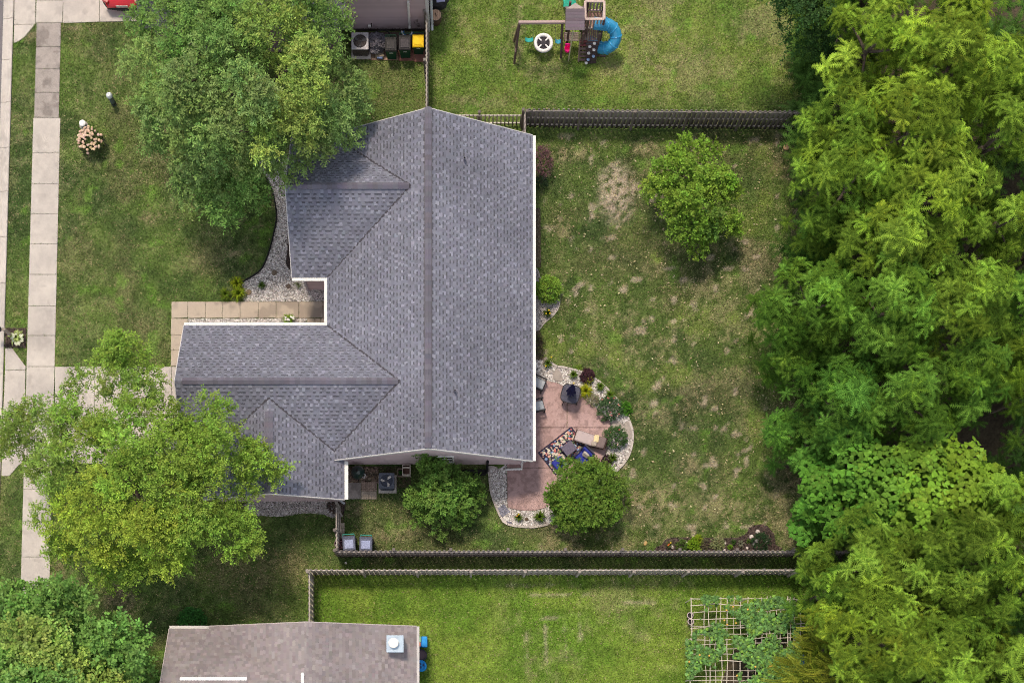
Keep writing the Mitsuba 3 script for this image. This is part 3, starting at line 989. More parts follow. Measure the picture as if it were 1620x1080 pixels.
m, c = shingle_mesh(regs, tone_grey, r=rr, band=0.5, expo=.155, wmin=.09, wmax=.17)
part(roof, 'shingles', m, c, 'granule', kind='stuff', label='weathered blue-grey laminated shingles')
RC = np.array([.142, .138, .178])
ridge_caps(roof, (main.rid, main.y0 + .01, main.zr), (main.rid, main.y1 - .01, main.zr), main.k, RC, rr)
ridge_caps(roof, (garage.x0 + .3, garage.rid, garage.zr), (-2.75, garage.rid, garage.zr), garage.k, RC, rr)
ridge_caps(roof, (wing.x0 + .25, wing.rid, wing.zr), (-2.32, wing.rid, wing.zr), wing.k, RC, rr)
ridge_caps(roof, (porch.rid, porch.y0 + .02, porch.zr), (porch.rid, 12.6, porch.zr), porch.k, RC, rr, w=.17)
# ridge vents under the caps
for (p0, p1, ax) in (((main.rid, main.y0 + .5), (main.rid, main.y1 - .5), 'y'),):
    part(roof, 'ridge_vent', bx((.30, p1[1] - p0[1], .05), (p0[0], (p0[1] + p1[1]) / 2, main.zr - 0.055), ch=.01), (.12, .115, .13), 'matte')


def valley(parent, p, q, w=.042):
    p, q = np.array(p, float), np.array(q, float)
    t = unit(q - p)
    s_ = unit(np.cross(t, [0, 0, 1]))
    v = np.array([a + s_ * o + [0, 0, h] for a in (p, q) for o, h in ((-w, .030), (-w * .4, .022), (w * .4, .022), (w, .030))])
    part(parent, 'valley', (v, np.array([[i, i + 1, 5 + i, 4 + i] for i in range(3)])), (.070, .068, .085), 'granule')


vx = lambda b: main.rid - (main.zr - b.zr) / main.k
for b in (garage, wing):
    for y in (b.y0, b.y1):
        valley(roof, (main.x0, y, ZE), (vx(b), b.rid, b.zr))
vy = garage.rid - (garage.zr - porch.zr) / garage.k
for x in (porch.x0, porch.x1):
    valley(roof, (x, garage.y0, ZE), (porch.rid, vy, porch.zr))
gutter(house, (main.x1, main.y0), (main.x1, main.y1), ZE, (1, 0))
gutter(house, (garage.x0, garage.y1), (main.x0 - .0, garage.y1), ZE, (0, 1))
gutter(house, (main.x0, garage.y1 + .127), (main.x0, wing.y0 - .127), ZE, (-1, 0))
gutter(house, (wing.x0, wing.y0), (main.x0, wing.y0), ZE, (0, -1))
gutter(house, (porch.x1, porch.y0), (porch.x1, main.y0 - .02), ZE, (1, 0), .15)
gutter(house, (wing.x0, wing.y1), (main.x0, wing.y1), ZE, (0, 1))


def rake_board(parent, p0, p1, w=.025, h=.17, color=(.62, .61, .62)):
    """A trim board under a rake edge from p0 to p1 (3-D)."""
    p0, p1 = np.array(p0, float), np.array(p1, float)
    t = p1 - p0
    s = unit(np.array([-t[1], t[0], 0]))
    v = [q + s * a + [0, 0, b] for q in (p0, p1) for a, b in ((-w / 2, -h), (w / 2, -h), (w / 2, 0), (-w / 2, 0))]
    f = [[0, 1, 5, 4], [1, 2, 6, 5], [2, 3, 7, 6], [3, 0, 4, 7], [0, 3, 2, 1], [4, 5, 6, 7]]
    m = to_mesh((np.array(v), np.array(f)))
    m.fix_normals()
    part(parent, 'rake_board', m, color, 'satin')


def rakes(parent, b, ends, color=(.62, .61, .62)):
    for e in ends:
        for a in ((b.x0, b.x1) if b.axis == 'y' else (b.y0, b.y1)):
            if b.axis == 'y':
                rake_board(parent, (b.rid, e, b.zr + .012), (a, e, b.ze + .012), color=color)
            else:
                rake_board(parent, (e, b.rid, b.zr + .012), (e, a, b.ze + .012), color=color)


rakes(house, main, (main.y0 - .014, main.y1 + .014))
rakes(house, garage, (garage.x0 - .014,))
rakes(house, wing, (wing.x0 - .014,))
rakes(house, porch, (porch.y0 - .014,))
gz = lambda b, s: b.zr - b.k * abs(s) - .17
lap_siding(house, (main.x0 + .35, main.y0 + .345), (main.x1 - .35, main.y0 + .345), lambda s: gz(main, s - main.half + .35), WALLC * 1.05)
lap_siding(house, (porch.x0 + .35, porch.y0 + .345), (porch.x1 - .35, porch.y0 + .345), lambda s: gz(porch, s - porch.half + .35), WALLC)
lap_siding(house, (wing.x0 + .35, wing.y0 + .345), (main.x0 + .35, wing.y0 + .345), lambda s: ZE, WALLC)
part(house, 'corner_board', bx((.11, .11, 2.45), (wing.x0 + .35, wing.y0 + .33, 1.22), ch=.01), srgb(165, 160, 170), 'satin')
part(house, 'corner_board', bx((.11, .11, 2.5), (main.x1 - .35, main.y0 + .33, 1.25), ch=.01), srgb(185, 180, 185), 'satin')
# south window, mostly behind the shrub
w0, w1 = P(691, 733, 1.75), P(718, 733, 1.75)
yw = main.y0 + .33
wk = part(house, 'window', cat([bx((w1[0] - w0[0], .07, .08), ((w0[0] + w1[0]) / 2, yw - .02, 1.9)), bx((w1[0] - w0[0], .09, .06), ((w0[0] + w1[0]) / 2, yw - .03, .82)),
                                bx((.07, .07, 1.02), (w0[0] + .035, yw - .02, 1.35)), bx((.07, .07, 1.02), (w1[0] - .035, yw - .02, 1.35)), bx((w1[0] - w0[0] - .14, .05, .05), ((w0[0] + w1[0]) / 2, yw - .015, 1.36))]), (.78, .78, .77), 'satin', label='white framed south window behind the shrub')
part(wk, 'pane', bx((w1[0] - w0[0] - .12, .02, 1.0), ((w0[0] + w1[0]) / 2, yw - .004, 1.36), ch=0), None, 'glass')
# downspouts
d0 = P(831, 729.5, ZE - .06)
part(house, 'downspout', tube([d0, d0 + [-.02, .06, -.12], (main.x1 - .36, yw - .06, 2.1), (main.x1 - .36, yw - .06, .22), P(826, 742, .10), P(800, 743, .06), P(797, 745.5, .05)], .045, 8), (.80, .80, .80), 'satin')
d0 = np.array([porch.x1 + .07, porch.y0 + .10, ZE - .08])
part(house, 'downspout', tube([d0, d0 - [.3, -.2, .35], d0 - [.42, -.25, .45], (porch.x1 - .33, porch.y0 + .30, .25), P(536, 790, .15), P(545, 797, .05)], .05, 8), srgb(190, 196, 205), 'satin')
# black window well and corrugated drain beside the south wall
ww = thing('window_well', 'black window well cover lying along the south wall behind the shrub', 'window well')
part(ww, 'rim', tube([P(732, 744, .12), P(736, 750, .14), P(752, 752, .14), P(768, 750, .14), P(772, 744, .12)], .05, 8), (.012, .012, .013), 'satin')
part(ww, 'cover', slab(Polygon(PP([(733, 743.5), (771, 743.5), (767, 750), (737, 750)])), .02, .11, .01), (.015, .015, .017), 'satin')
dp = thing('drain_pipe', 'black drain pipe standing at the south wall beside the white gravel', 'pipe')
part(dp, 'pipe', tube([P(771, 745, 0.02), P(771, 744, .25), np.array([P(771, 744)[0], yw - .06, .5]), np.array([P(771, 744)[0], yw - .06, 1.05])], .055, 10), (.014, .014, .016), 'satin')
# plumbing vents on the east roof plane
for i, (px, py) in enumerate(((735, 255), (720, 623))):
    z = main.zr - main.k * 1.35
    q = P(px, py, z)
    q[2] = main.zr - main.k * (q[0] - main.rid)
    vp = part(house, 'vent_pipe', cyl(q - [0, 0, .05], q + [0, 0, .33], .042, 14), srgb(105, 105, 120), 'satin', smooth=40)
    part(vp, 'flashing', cat([bx((.26, .30, .012), q + [.05, 0, -.02], tilt=(0, math.atan(main.k), 0)), lathe([(.10, 0), (.075, .06), (.05, .09)], 14, q + [0, 0, -.02])]), srgb(120, 120, 135), 'satin')
    part(vp, 'opening', cyl(q + [0, 0, .331], q + [0, 0, .334], .032, 12), (.01, .01, .01), 'matte')

# ---- neighbour's house at the top edge
nh = thing('neighbour_house', 'house with mauve lap siding and white downspout at the top edge', 'house')
ngar = Gable(-13.2, -4.95, 28.35, 33.4, 'x', 2.7, 4.6)
nb = Gable(-12.0, -1.32, 29.57, 42.0, 'x', 2.7, 6.9, over=.06, rake=.3)
part(nh, 'wall', nb.body(), srgb(150, 134, 140), 'satin')
regs2 = roof_regions([nb, ngar])
NOGRASS.append(sbox(nb.x0 + .4, nb.y0, nb.x1 - .4, nb.y1))
part(nh, 'wall', ngar.body(), srgb(128, 112, 116), 'satin')
NOGRASS.append(sbox(ngar.x0 + .4, ngar.y0 + .4, ngar.x1 - .4, ngar.y1))
nroof = numbered(nh + '__roof')
put(nroof, shape(roof_deck(regs2), (.2, .2, .21), 'matte'))
m, c = shingle_mesh(regs2, lambda x, y, hg, r: np.array([.10, .10, .128]) * r.uniform(.6, 1.3), r=rr, wmin=.25, wmax=.5, expo=.2, band=.3)
part(nroof, 'shingles', m, c, 'granule', kind='stuff')
yn = nb.y0 + .055
lap_siding(nh, (-6.2, yn), (-1.66, yn), lambda s: 2.55, srgb(188, 170, 178), expo=.125, z0=.16)
part(nh, 'foundation', bx((4.9, .06, .2), (-4.1, yn + .0, .09), ch=0), srgb(78, 70, 70), 'matte')
part(nh, 'corner_board', bx((.13, .13, 2.6), (-1.66, yn - .01, 1.3), ch=.01), srgb(205, 205, 212), 'satin')
part(nh, 'rake_board', tube([P(544.8, -12, 2.75), P(545.2, 46, 2.2)], .035, 6), (.66, .64, .62), 'satin')
part(nh, 'downspout', tube([(-2.41, yn - .07, 2.45), (-2.43, yn - .07, .62), (-2.43, yn - .16, .5)], .05, 8), (.72, .71, .71), 'satin')
part(nh, 'downspout', tube([(-1.50, yn + .3, 2.45), (-1.50, yn + .1, .35), (-1.50, yn - .1, .2)], .055, 8), srgb(190, 196, 205), 'satin')
part(nh, 'outlet_box', bx((.13, .08, .12), P(584.5, 43.5, .45) * [1, 0, 1] + [0, yn - .05, 0]), (.8, .8, .8), 'satin')
part(nh, 'faucet', tube([(-4.02, yn - .02, .62), (-4.02, yn - .1, .62), (-4.02, yn - .12, .54)], .02, 6), (.05, .04, .04), 'metal')
for sz_, at_ in (((.10, .10, .16), (-2.06, yn - .05, .55)), ((.06, .06, .10), (-2.22, yn - .05, .75)), ((.07, .06, .09), (-2.1, yn - .05, .9))):
    part(nh, 'meter_box', bx(sz_, at_), srgb(120, 108, 110), 'satin')

# ---- neighbour's house at the bottom edge
sh = thing('neighbour_house', 'house with a brown shingle roof and metal chimney cap at the bottom edge', 'house')
sm_ = Gable(-12.0, -2.06, -12.0, 4.31, 'y', 2.6, 4.75)
sg_ = Gable(-12.05, -7.0, -1.2, 4.22, 'x', 2.6, 4.6)
X0 = P(268, 996, 2.6)[0]
sg_.x0 = X0
sm_.x0 = P(330, 0, 2.6)[0]
sm_.rid = (sm_.x0 + sm_.x1) / 2; sm_.half = (sm_.x1 - sm_.x0) / 2; sm_.k = (sm_.zr - sm_.ze) / sm_.half
for b in (sm_, sg_):
    part(sh, 'wall', b.body(), srgb(150, 138, 130), 'satin')
    NOGRASS.append(sbox(b.x0 + .4, b.y0 + .4, b.x1 - .4, b.y1 - .4))
regs3 = roof_regions([sm_, sg_])
sroof = numbered(sh + '__roof')
put(sroof, shape(roof_deck(regs3), (.3, .27, .26), 'matte'))


def tone_brown(x, y, hg, r):
    big = meshkit.fbm(np.array([[x * .6 + 40, y * .6, 0.0]]), 3, 9)[0]
    k = r.choice([.84, .95, 1.04, 1.18], p=[.2, .36, .32, .12])
    return np.array([.258, .230, .243]) * (.84 + .44 * big) * k * (1 + r.normal(0, .02, 3))


vis = [(q.intersection(sbox(-14, -1.5, 0, 6)), z, d, b) for q, z, d, b in regs3]
vis = [(g, z, d, b) for q, z, d, b in vis for g in polys(q)]
m, c = shingle_mesh(vis, tone_brown, r=rr, expo=.14, wmin=.08, wmax=.21, band=0.0)
part(sroof, 'shingles', m, c, 'granule', kind='stuff', label='mottled brown three-tone shingles')
gutter(sh, (sm_.x1, -6), (sm_.x1, sm_.y1), 2.6, (1, 0), .11, (.52, .50, .50))
gutter(sh, (sg_.x0, sg_.y1), (P(350, 0, 2.6)[0], sg_.y1), 2.6, (0, 1), .12, (.58, .56, .55))
rakes(sh, sm_, (sm_.y1 + .014,), (.55, .5, .5))
rakes(sh, sg_, (sg_.x0 - .014,), (.55, .5, .5))


def on_roof(px, py, zf):
    z = 4.0
    for _ in range(20):
        q = P(px, py, z)
        z = zf(q[0], q[1])
    return np.array([q[0], q[1], z])


zg = lambda x, y: sg_.zr - sg_.k * abs(y - sg_.rid)
zm = lambda x, y: sm_.zr - sm_.k * abs(x - sm_.rid)
a, b = on_roof(285, 1074, zg), on_roof(391, 1073, zg)
part(sh, 'roof_vent', bx((b[0] - a[0], .14, .09), (a + b) / 2 + [0, 0, .05]), (.75, .76, .80), 'satin')
a = on_roof(479, 1064, zm)
part(sh, 'roof_vent', bx((.12, 1.3, .10), a + [0, -.65, .06]), (.72, .74, .76), 'satin')
ch = on_roof(625, 1019, zm)
chk = part(sh, 'chimney', bx((.62, .62, .95), ch + [.03, -.02, .12], ch=.008), srgb(176, 172, 176), 'satin')
part(chk, 'chase_cover', bx((.68, .68, .05), ch + [.03, -.02, .61], ch=.015), srgb(178, 196, 214), 'satin')
part(chk, 'flue', cyl(ch + [-.02, .0, .60], ch + [-.02, .0, .80], .13, 18), srgb(170, 175, 182), 'metal', smooth=40)
part(chk, 'flue_cap', lathe([(.0, .87), (.10, .865), (.19, .84), (.20, .82), (.19, .81), (.0, .81)], 22, ch + [-.02, 0, 0]), (.82, .82, .80), 'satin', smooth=40)

# ------------------------------------------------------------------ fences
FR = np.random.default_rng(21)


def fence(label, p0, p1, h=1.72, style='shadow', post_every=2.25, pitch=0.20, bw=0.112, face=(.052, .043, .042), top=(.30, .27, .26), post_c=(.16, .14, .13), rails=(.28, .92, 1.52), group='wooden fences round the yards', flip=1, gap=0.0):
    """Pickets on both sides of the rails (shadow) or on one side (open), each picket a part."""
    key = thing('wooden_fence', label, 'fence', group)
    a, b = np.array(p0, float), np.array(p1, float)
    L = np.linalg.norm(b - a)
    t = (b - a) / L
    o = np.array([-t[1], t[0]]) * flip
    ang = math.degrees(math.atan2(t[1], t[0]))

    def at(s, off, z=0.0, extra=0.0):
        q = a + t * s + o * off
        return T().translate([float(q[0]), float(q[1]), float(z)]).rotate([0, 0, 1], ang + extra)

    pm = []
    for k in range(5):
        hh = h - 0.06
        v = np.array([[-bw / 2, -.009, .05], [bw / 2, -.009, .05], [bw / 2, -.009, hh - .03], [bw / 4, -.009, hh], [-bw / 4, -.009, hh], [-bw / 2, -.009, hh - .03]])
        v = np.vstack([v, v + [0, .018, 0]])
        f = [[0, 1, 2], [0, 2, 5], [5, 2, 3], [5, 3, 4]]
        f = f + [[i + 6 for i in q[::-1]] for q in f] + [x for i in range(6) for x in ([i, 6 + i, 6 + (i + 1) % 6], [i, 6 + (i + 1) % 6, (i + 1) % 6])]
        m = trimesh.Trimesh(v, np.array(f), process=False)
        m.fix_normals()
        w = FR.choice([.55, .8, 1.0, 1.3, 1.75])
        c = np.tile(np.asarray(face) * w, (len(m.vertices), 1))
        ms = m
        # weathered, paler tops of the boards
        c[m.vertices[:, 2] > hh - .035] = np.asarray(top) * FR.uniform(.8, 1.1)
        pm.append(shape(ms, c, 'matte'))
    rail_c = np.asarray(top) * 1.5
    for z in rails:
        m = bx((L, .04, .085), (0, 0, 0), ch=.006)
        part(key, 'rail', shape(m, rail_c * FR.uniform(.85, 1.1), 'matte'), to_world=at(L / 2, 0, z))
    n = max(2, int(round(L / post_every)) + 1)
    pmesh = shape(cat([bx((.095, .095, h), (0, 0, h / 2), ch=.01), bx((.12, .12, .03), (0, 0, h + .012), ch=.012)]), post_c, 'matte')
    for i in range(n):
        part(key, 'post', pmesh, to_world=at(L * i / (n - 1), -0.075, 0))
    k = int(L / pitch)
    for i in range(k):
        s = (i + .5) * L / k
        if gap and FR.random() < gap:
            continue
        part(key, 'picket', pm[FR.integers(5)], to_world=at(s, .033, FR.uniform(-.035, .025), FR.uniform(-2.5, 2.5)))
        if style == 'shadow':
            part(key, 'picket', pm[FR.integers(5)], to_world=at(s + L / k / 2, -.033, FR.uniform(-.02, .02), FR.uniform(-1, 1)))
    return key


B = lambda x, y: P(x, y)[:2]
fence('dark weathered shadowbox fence between the main yard and the yard with the play set', B(831, 202), B(1330, 205.5), flip=1, face=(.026, .020, .020), bw=.10)
fence('dark fence return running from the shadowbox fence down to the house corner', B(828, 203), B(828, 238), style='shadow', post_every=1.5, pitch=.2)
fence('low open picket fence behind the roof peak, left of the shadowbox fence', B(690, 199), B(826, 199), h=1.12, style='open', pitch=.158, bw=.052, face=(.05, .045, .04), top=(.42, .39, .36), rails=(.22, .92), flip=-1, post_every=1.9)
fence('narrow fence seen end on beside the lap sided house and garbage carts', B(676.5, 51), B(676.5, 202), post_every=2.0, face=(.13, .11, .10), top=(.34, .31, .29), post_c=(.2, .18, .17), pitch=.2)
fence('dark shadowbox fence along the south edge of the main yard', B(538, 880.5), B(1330, 880.5), face=(.036, .029, .029), post_every=2.3, flip=-1, rails=(.28, .9, 1.5))
fence('weathered fence of the south neighbour, second fence of the parallel pair', B(494, 909), B(1330, 908.5), face=(.10, .085, .080), top=(.36, .33, .31), post_c=(.3, .27, .25), post_every=2.15, flip=1, pitch=.215)
fence('short weathered fence from the parallel pair down to the brown roof', B(496, 910), B(496, 1003), face=(.15, .13, .12), top=(.36, .33, .31), post_c=(.3, .27, .25), post_every=1.9, pitch=.21, flip=1)
fence('short fence beside the grey carts with the wooden gate', B(538, 848), B(538, 879), face=(.16, .14, .13), top=(.33, .3, .28), post_every=.8, pitch=.2, flip=1)
gt = thing('wooden_gate', 'weathered wooden gate leaning ajar above the two grey carts', 'gate')
for k, o in enumerate((0, .09, .18)):
    part(gt, 'board', bx((.05, .9, .09), np.append(B(538 + o * 20, 830), [1.62 - o * 3.2]), ch=.006), np.array([.30, .27, .25]) * (1 - .12 * k), 'matte')
for k in range(6):
    q = B(538.6, 815 + k * 5.6)
    part(gt, 'board', bx((.022, .125, 1.55), (q[0], q[1], .86), ch=.004), np.array([.15, .125, .115]) * FR.uniform(.8, 1.2), 'matte')
part(gt, 'brace', cyl(np.append(B(537, 811), 1.5), np.append(B(545, 824), 1.2), .05, 6), (.2, .18, .17), 'matte')
part(gt, 'post', bx((.1, .1, 1.75), np.append(B(538, 806), .87)), (.22, .2, .19), 'matte')
part(gt, 'post', bx((.1, .1, 1.75), np.append(B(538, 846), .87)), (.22, .2, .19), 'matte')

# ------------------------------------------------------------------ service area of the top neighbour


def cooler(name, label, cx, cy, w, h, body, top, blade, rz=0.0, open_=0.4):
    key = thing(name, label, 'air conditioner', 'outdoor air conditioners beside the houses')
    q = P(cx, cy, 0)
    place = lambda m: (m.apply_transform(trimesh.transformations.rotation_matrix(rz, [0, 0, 1])), m.apply_translation([q[0], q[1], 0]), m)[2]
    part(key, 'pad', place(bx((w + .16, w + .16, .07), (0, -.02, .035))), (.5, .47, .45), 'matte')
    part(key, 'body', place(bx((w, w, h - .12), (0, 0, .06 + (h - .12) / 2), ch=.05)), body, 'satin')
    for i in range(14):
        x = -w / 2 + .06 + (w - .12) * i / 13
        part(key, 'louvre', place(bx((.018, .02, h - .24), (x, -w / 2 - .008, h / 2), ch=.004)), np.asarray(body) * 1.6 + .03, 'satin')
    rO = w * .43
    ringp = slab(sbox(-w / 2, -w / 2, w / 2, w / 2).buffer(.02).difference(Point(0, 0).buffer(rO, 24)), h - .055, h, 0)
    part(key, 'top_frame', place(ringp), top, 'satin')
    part(key, 'well', place(lathe([(0, h - .20), (rO, h - .20), (rO, h - .05)], 28)), (.015, .015, .018), 'matte')
    fan = numbered(key + '__fan')
    put(fan, shape(place(cyl((0, 0, h - .2), (0, 0, h - .06), w * .10, 16)), (.10, .10, .11), 'satin', 40))
    for k in range(3):
        a = k * 2 * math.pi / 3 + math.pi / 2 + .5 * (cx < 600)
        pts = [(w * .09, -.05 * w), (rO * .55, -.24 * w), (rO * .93, -.26 * w), (rO * .95, .20 * w), (rO * .5, .22 * w), (w * .09, .05 * w)]
        m = slab(Polygon(pts), 0, .006)
        m.apply_transform(trimesh.transformations.rotation_matrix(.32, [1, 0, 0]))
        m.apply_transform(trimesh.transformations.rotation_matrix(-a, [0, 0, 1]))
        m.apply_translation([0, 0, h - .075])
        part(fan, 'blade', place(m), blade, 'satin')
    gv = []
    for rr_ in (.45, .75, 1.0):
        an = np.linspace(0, 2 * np.pi, 28, endpoint=False)
        gv.append(tube(np.c_[rO * rr_ * np.cos(an), rO * rr_ * np.sin(an), np.full(28, h - .012)], .0022, 4, True))
    for k in range(6):
        a = k * math.pi / 3
        gv.append(cyl((0, 0, h - .006), (rO * math.cos(a), rO * math.sin(a), h - .012), .0022, 4))
    part(key, 'grille', place(cat(gv)), (.12, .12, .13), 'satin')
    return key


cooler('air_conditioner', 'square grey air conditioner beside the mauve siding, half under the tree', 571.5, 79, .66, .72, (.055, .045, .045), srgb(176, 174, 180), (.10, .10, .11))
cooler('air_conditioner', 'blue-grey air conditioner with pale fan blades on the south side of the house', 613.2, 765.5, .60, .72, srgb(62, 68, 84), srgb(88, 94, 108), srgb(214, 210, 206))


def cart(label, cx, cy, w, d, h, lid, body, face=-1, handle=None, rz=0.0, panel=None, group='wheeled garbage carts'):
    """A wheeled cart: tapered body, rim, lid with a raised panel, handle at the hinge and two wheels; (cx, cy) is the lid's centre."""
    key = thing('garbage_cart', label, 'garbage cart', group)
    q = P(cx, cy, h)
    Rm = trimesh.transformations.rotation_matrix(rz + (0 if face < 0 else math.pi), [0, 0, 1])
    place = lambda m: (m.apply_transform(Rm), m.apply_translation([q[0], q[1], 0]), m)[2]
    b = trimesh.convex.convex_hull(np.array([(sx * w * k / 2, y, z) for sx in (-1, 1) for k, y, z in ((.80, -d * .5 + .10, .06), (.80, d * .5 - .16, .06), (.97, -d * .5 + .015, h - .1), (.97, d * .5 - .03, h - .1))]))
    part(key, 'body', place(b), body, 'satin')
    part(key, 'rim', place(bx((w, d, .06), (0, 0, h - .09), ch=.02)), np.asarray(body) * .8, 'satin')
    part(key, 'label_plate', place(bx((.16, .01, .05), (0, -d * .5 + .025, h * .72), tilt=(.08, 0, 0))), (.55, .6, .58), 'satin')
    lk = part(key, 'lid', place(trimesh.convex.convex_hull(np.array([(sx * w * k / 2, y, z) for sx in (-1, 1) for k, y, z in ((1.02, -d * .5 - .02, h - .055), (1.02, d * .5 - .02, h - .055), (.95, -d * .5 + .02, h - .015), (.92, d * .5 - .07, h + .015))]))), lid, 'satin')
    part(lk, 'panel', place(bx((w * .70, d * .60, .02), (0, -d * .10, h + .004), ch=.012)), np.asarray(lid) * 1.25 if panel is None else panel, 'satin')
    part(lk, 'rib', place(bx((w * .8, .03, .03), (0, d * .34, h + .008), ch=.008)), np.asarray(lid) * .8, 'satin')
    hc = np.asarray(body) if handle is None else np.asarray(handle)
    part(key, 'handle', place(tube([(-w * .45, d * .5 - .04, h - .09), (-w * .45, d * .5 + .055, h - .04), (w * .45, d * .5 + .055, h - .04), (w * .45, d * .5 - .04, h - .09)], .019, 7)), hc, 'satin')
    for sx in (-1, 1):
        part(key, 'wheel', place(cyl((sx * w * .40, d * .5 - .1, .125), (sx * w * .50, d * .5 - .1, .125), .125, 16)), (.015, .015, .016), 'matte')
    return key


GREEN = (.012, .060, .036)
cart('green garbage cart with a black lid, beside the heap of covered junk', 618.2, 69.3, .48, .60, 1.0, (.020, .020, .022), GREEN, panel=(.035, .034, .038))
cart('green garbage cart with a black lid, beside the yellow lidded cart', 640.2, 66.8, .50, .62, 1.02, (.022, .021, .025), GREEN, panel=(.05, .045, .055))
cart('green recycling cart with a bright yellow lid', 661.5, 64.0, .47, .52, .96, (.78, .52, .012), GREEN, panel=(.84, .58, .015))
TEAL = srgb(60, 150, 140)
GREYL = srgb(92, 98, 120)
cart('grey lidded cart with a teal handle, left of the pair by the south fence', 551.8, 858.5, .53, .60, .98, GREYL, srgb(78, 82, 100), handle=TEAL, rz=.07, panel=srgb(150, 160, 195))
cart('grey lidded cart with a teal handle, right of the pair by the south fence', 578.6, 859.5, .53, .58, .98, GREYL, srgb(78, 82, 100), handle=TEAL, rz=-.02, panel=srgb(148, 158, 195))
tb = thing('tub', 'mauve plastic tub squeezed between the fence and the grey carts', 'tub')
part(tb, 'body', lathe([(.13, 0), (.2, .75), (.22, .78), (.20, .78), (.17, .5), (0, .5)], 18, P(540, 864)), srgb(120, 88, 104), 'satin', smooth=40)
part(tb, 'rim', tube([P(540, 864, .78) + [.21 * math.cos(a), .21 * math.sin(a), 0] for a in np.linspace(0, 2 * np.pi, 18, endpoint=False)], .018, 6, True), srgb(140, 104, 118), 'satin')

jk = thing('junk_heap', 'crumpled grey tarpaulin over junk between the air conditioner and carts', 'tarpaulin')
ico = trimesh.creation.icosphere(4)
v = ico.vertices.copy()
nz = meshkit.fbm(v * 2.2 + 5, 4, 2) + .5 * np.abs(meshkit.fbm(v * 6 + 1, 3, 8) - .5)
v = v * (0.45 + nz[:, None] * .9) * [.46, .42, .42]
v[:, 2] = np.maximum(v[:, 2], -.1)
q = P(596.5, 68.5, .3)
part(jk, 'cover', trimesh.Trimesh(v + q, ico.faces, process=False), jit(srgb(96, 94, 104), len(v), FR, .35, .03), 'satin')
part(jk, 'hose', tube([q + [.34 * math.cos(a) + .25, .30 * math.sin(a) + .12, .22 + .02 * a / 6] for a in np.linspace(0, 12, 40)], .022, 6), (.02, .02, .022), 'satin')
hr = thing('garden_hose', 'coiled blue and white hose hanging below the downspout', 'hose')
for k, (dx, c) in enumerate(((0, (.03, .09, .30)), (.04, (.5, .54, .6)), (.09, (.04, .12, .34)), (.02, (.6, .62, .64)))):
    part(hr, 'loop', tube([P(643 + 8 * math.cos(a) + dx * 40, 51 + 7 * math.sin(a), .62 + .05 * k) for a in np.linspace(.1, 3.3, 14)], .02, 6), c, 'satin')
tr = thing('tray', 'tan tray with a blue packet lying in front of the tarpaulin', 'tray')
part(tr, 'body', bx((.37, .40, .16), P(600.5, 84, .1), rz=.05), srgb(150, 138, 122), 'matte')
part(tr, 'packet', bx((.24, .10, .06), P(601, 92, .12), rz=-.1), srgb(92, 110, 150), 'satin')
br = thing('barrel', 'round wooden barrel planter lid beside the corner of the top house', 'barrel')
q = P(689.2, 24.5, .55)
part(br, 'body', lathe([(.20, -.53), (.25, -.3), (.255, -.15), (.235, 0)], 22, q), (.09, .06, .045), 'matte', smooth=40)
for k in range(6):
    x0 = -.225 + .075 * k
    g = Point(0, 0).buffer(.228, 16).intersection(sbox(x0 + .003, -.3, x0 + .072, .3))
    m = slab(g, -.03, .0); m.apply_translation(q)
    part(br, 'lid_board', m, srgb(176, 146, 124) * FR.uniform(.85, 1.1), 'matte')
part(br, 'hoop', tube([q + [.24 * math.cos(a), .24 * math.sin(a), -.01] for a in np.linspace(0, 2 * np.pi, 28, endpoint=False)], .014, 6, True), (.08, .07, .065), 'metal')
part(br, 'lid_handle', tube([q + [-.02, .06, .01], q + [-.01, .04, .05], q + [.02, -.04, .05], q + [.03, -.07, .01]], .014, 6), (.02, .02, .02), 'metal')
bk = thing('patio_furniture', 'dark furniture under a cover at the top edge beside the barrel', 'furniture')
part(bk, 'cover', trimesh.Trimesh(ico.vertices * (0.7 + .5 * meshkit.fbm(ico.vertices * 2 + 8, 3, 3)[:, None]) * [.5, .35, .35] + P(690, 2, .4), ico.faces, process=False), (.03, .03, .035), 'matte')
part(bk, 'tray', bx((.36, .22, .04), P(697, 0, .85), rz=.1), srgb(150, 156, 190), 'satin')

# ------------------------------------------------------------------ front yard
car = thing('parked_car', 'red parked car whose rounded end shows at the top edge of the drive', 'car')
cq = P(199, 24, 0) + [0, 2.28, 0]


def car_section(y):
    """Half-width and heights of the body along its length (y from -2.25 to 2.25)."""
    t = abs(y) / 2.25
    w = .90 * (1 - max(0, t - .62) ** 2 * 1.9)
    hood = .92 - .25 * max(0, t - .45)
    return w, hood


ys = np.concatenate([[-2.25, -2.2, -2.08, -1.9], np.linspace(-1.7, 1.7, 11), [1.9, 2.08, 2.2, 2.25]])
V = []
for y in ys:
    w, hd = car_section(y)
    e = max(0.0, (abs(y) - 1.95) / .30)
    lo = .22 + .14 * e**2
    V += [(x, y, z) for x, z in ((-w * .9, lo), (-w, .45), (-w * .985, .66), (-w * .90, hd - .06 - .16 * e**2), (-w * .5, hd - .2 * e**2), (w * .5, hd - .2 * e**2), (w * .90, hd - .06 - .16 * e**2), (w * .985, .66), (w, .45), (w * .9, lo))]
n = len(ys)
f = [[i * 10 + j, i * 10 + (j + 1) % 10, (i + 1) * 10 + (j + 1) % 10, (i + 1) * 10 + j] for i in range(n - 1) for j in range(10)]
m = to_mesh((np.array(V), np.array(f)))
m = cat([m] + [trimesh.Trimesh(np.array(V)[s:s + 10], [[0, i, i + 1] for i in range(1, 9)], process=False) for s in (0, (n - 1) * 10)])
m = trimesh.Trimesh(m.vertices, m.faces, process=True)
m.fix_normals()
m.apply_translation(cq)
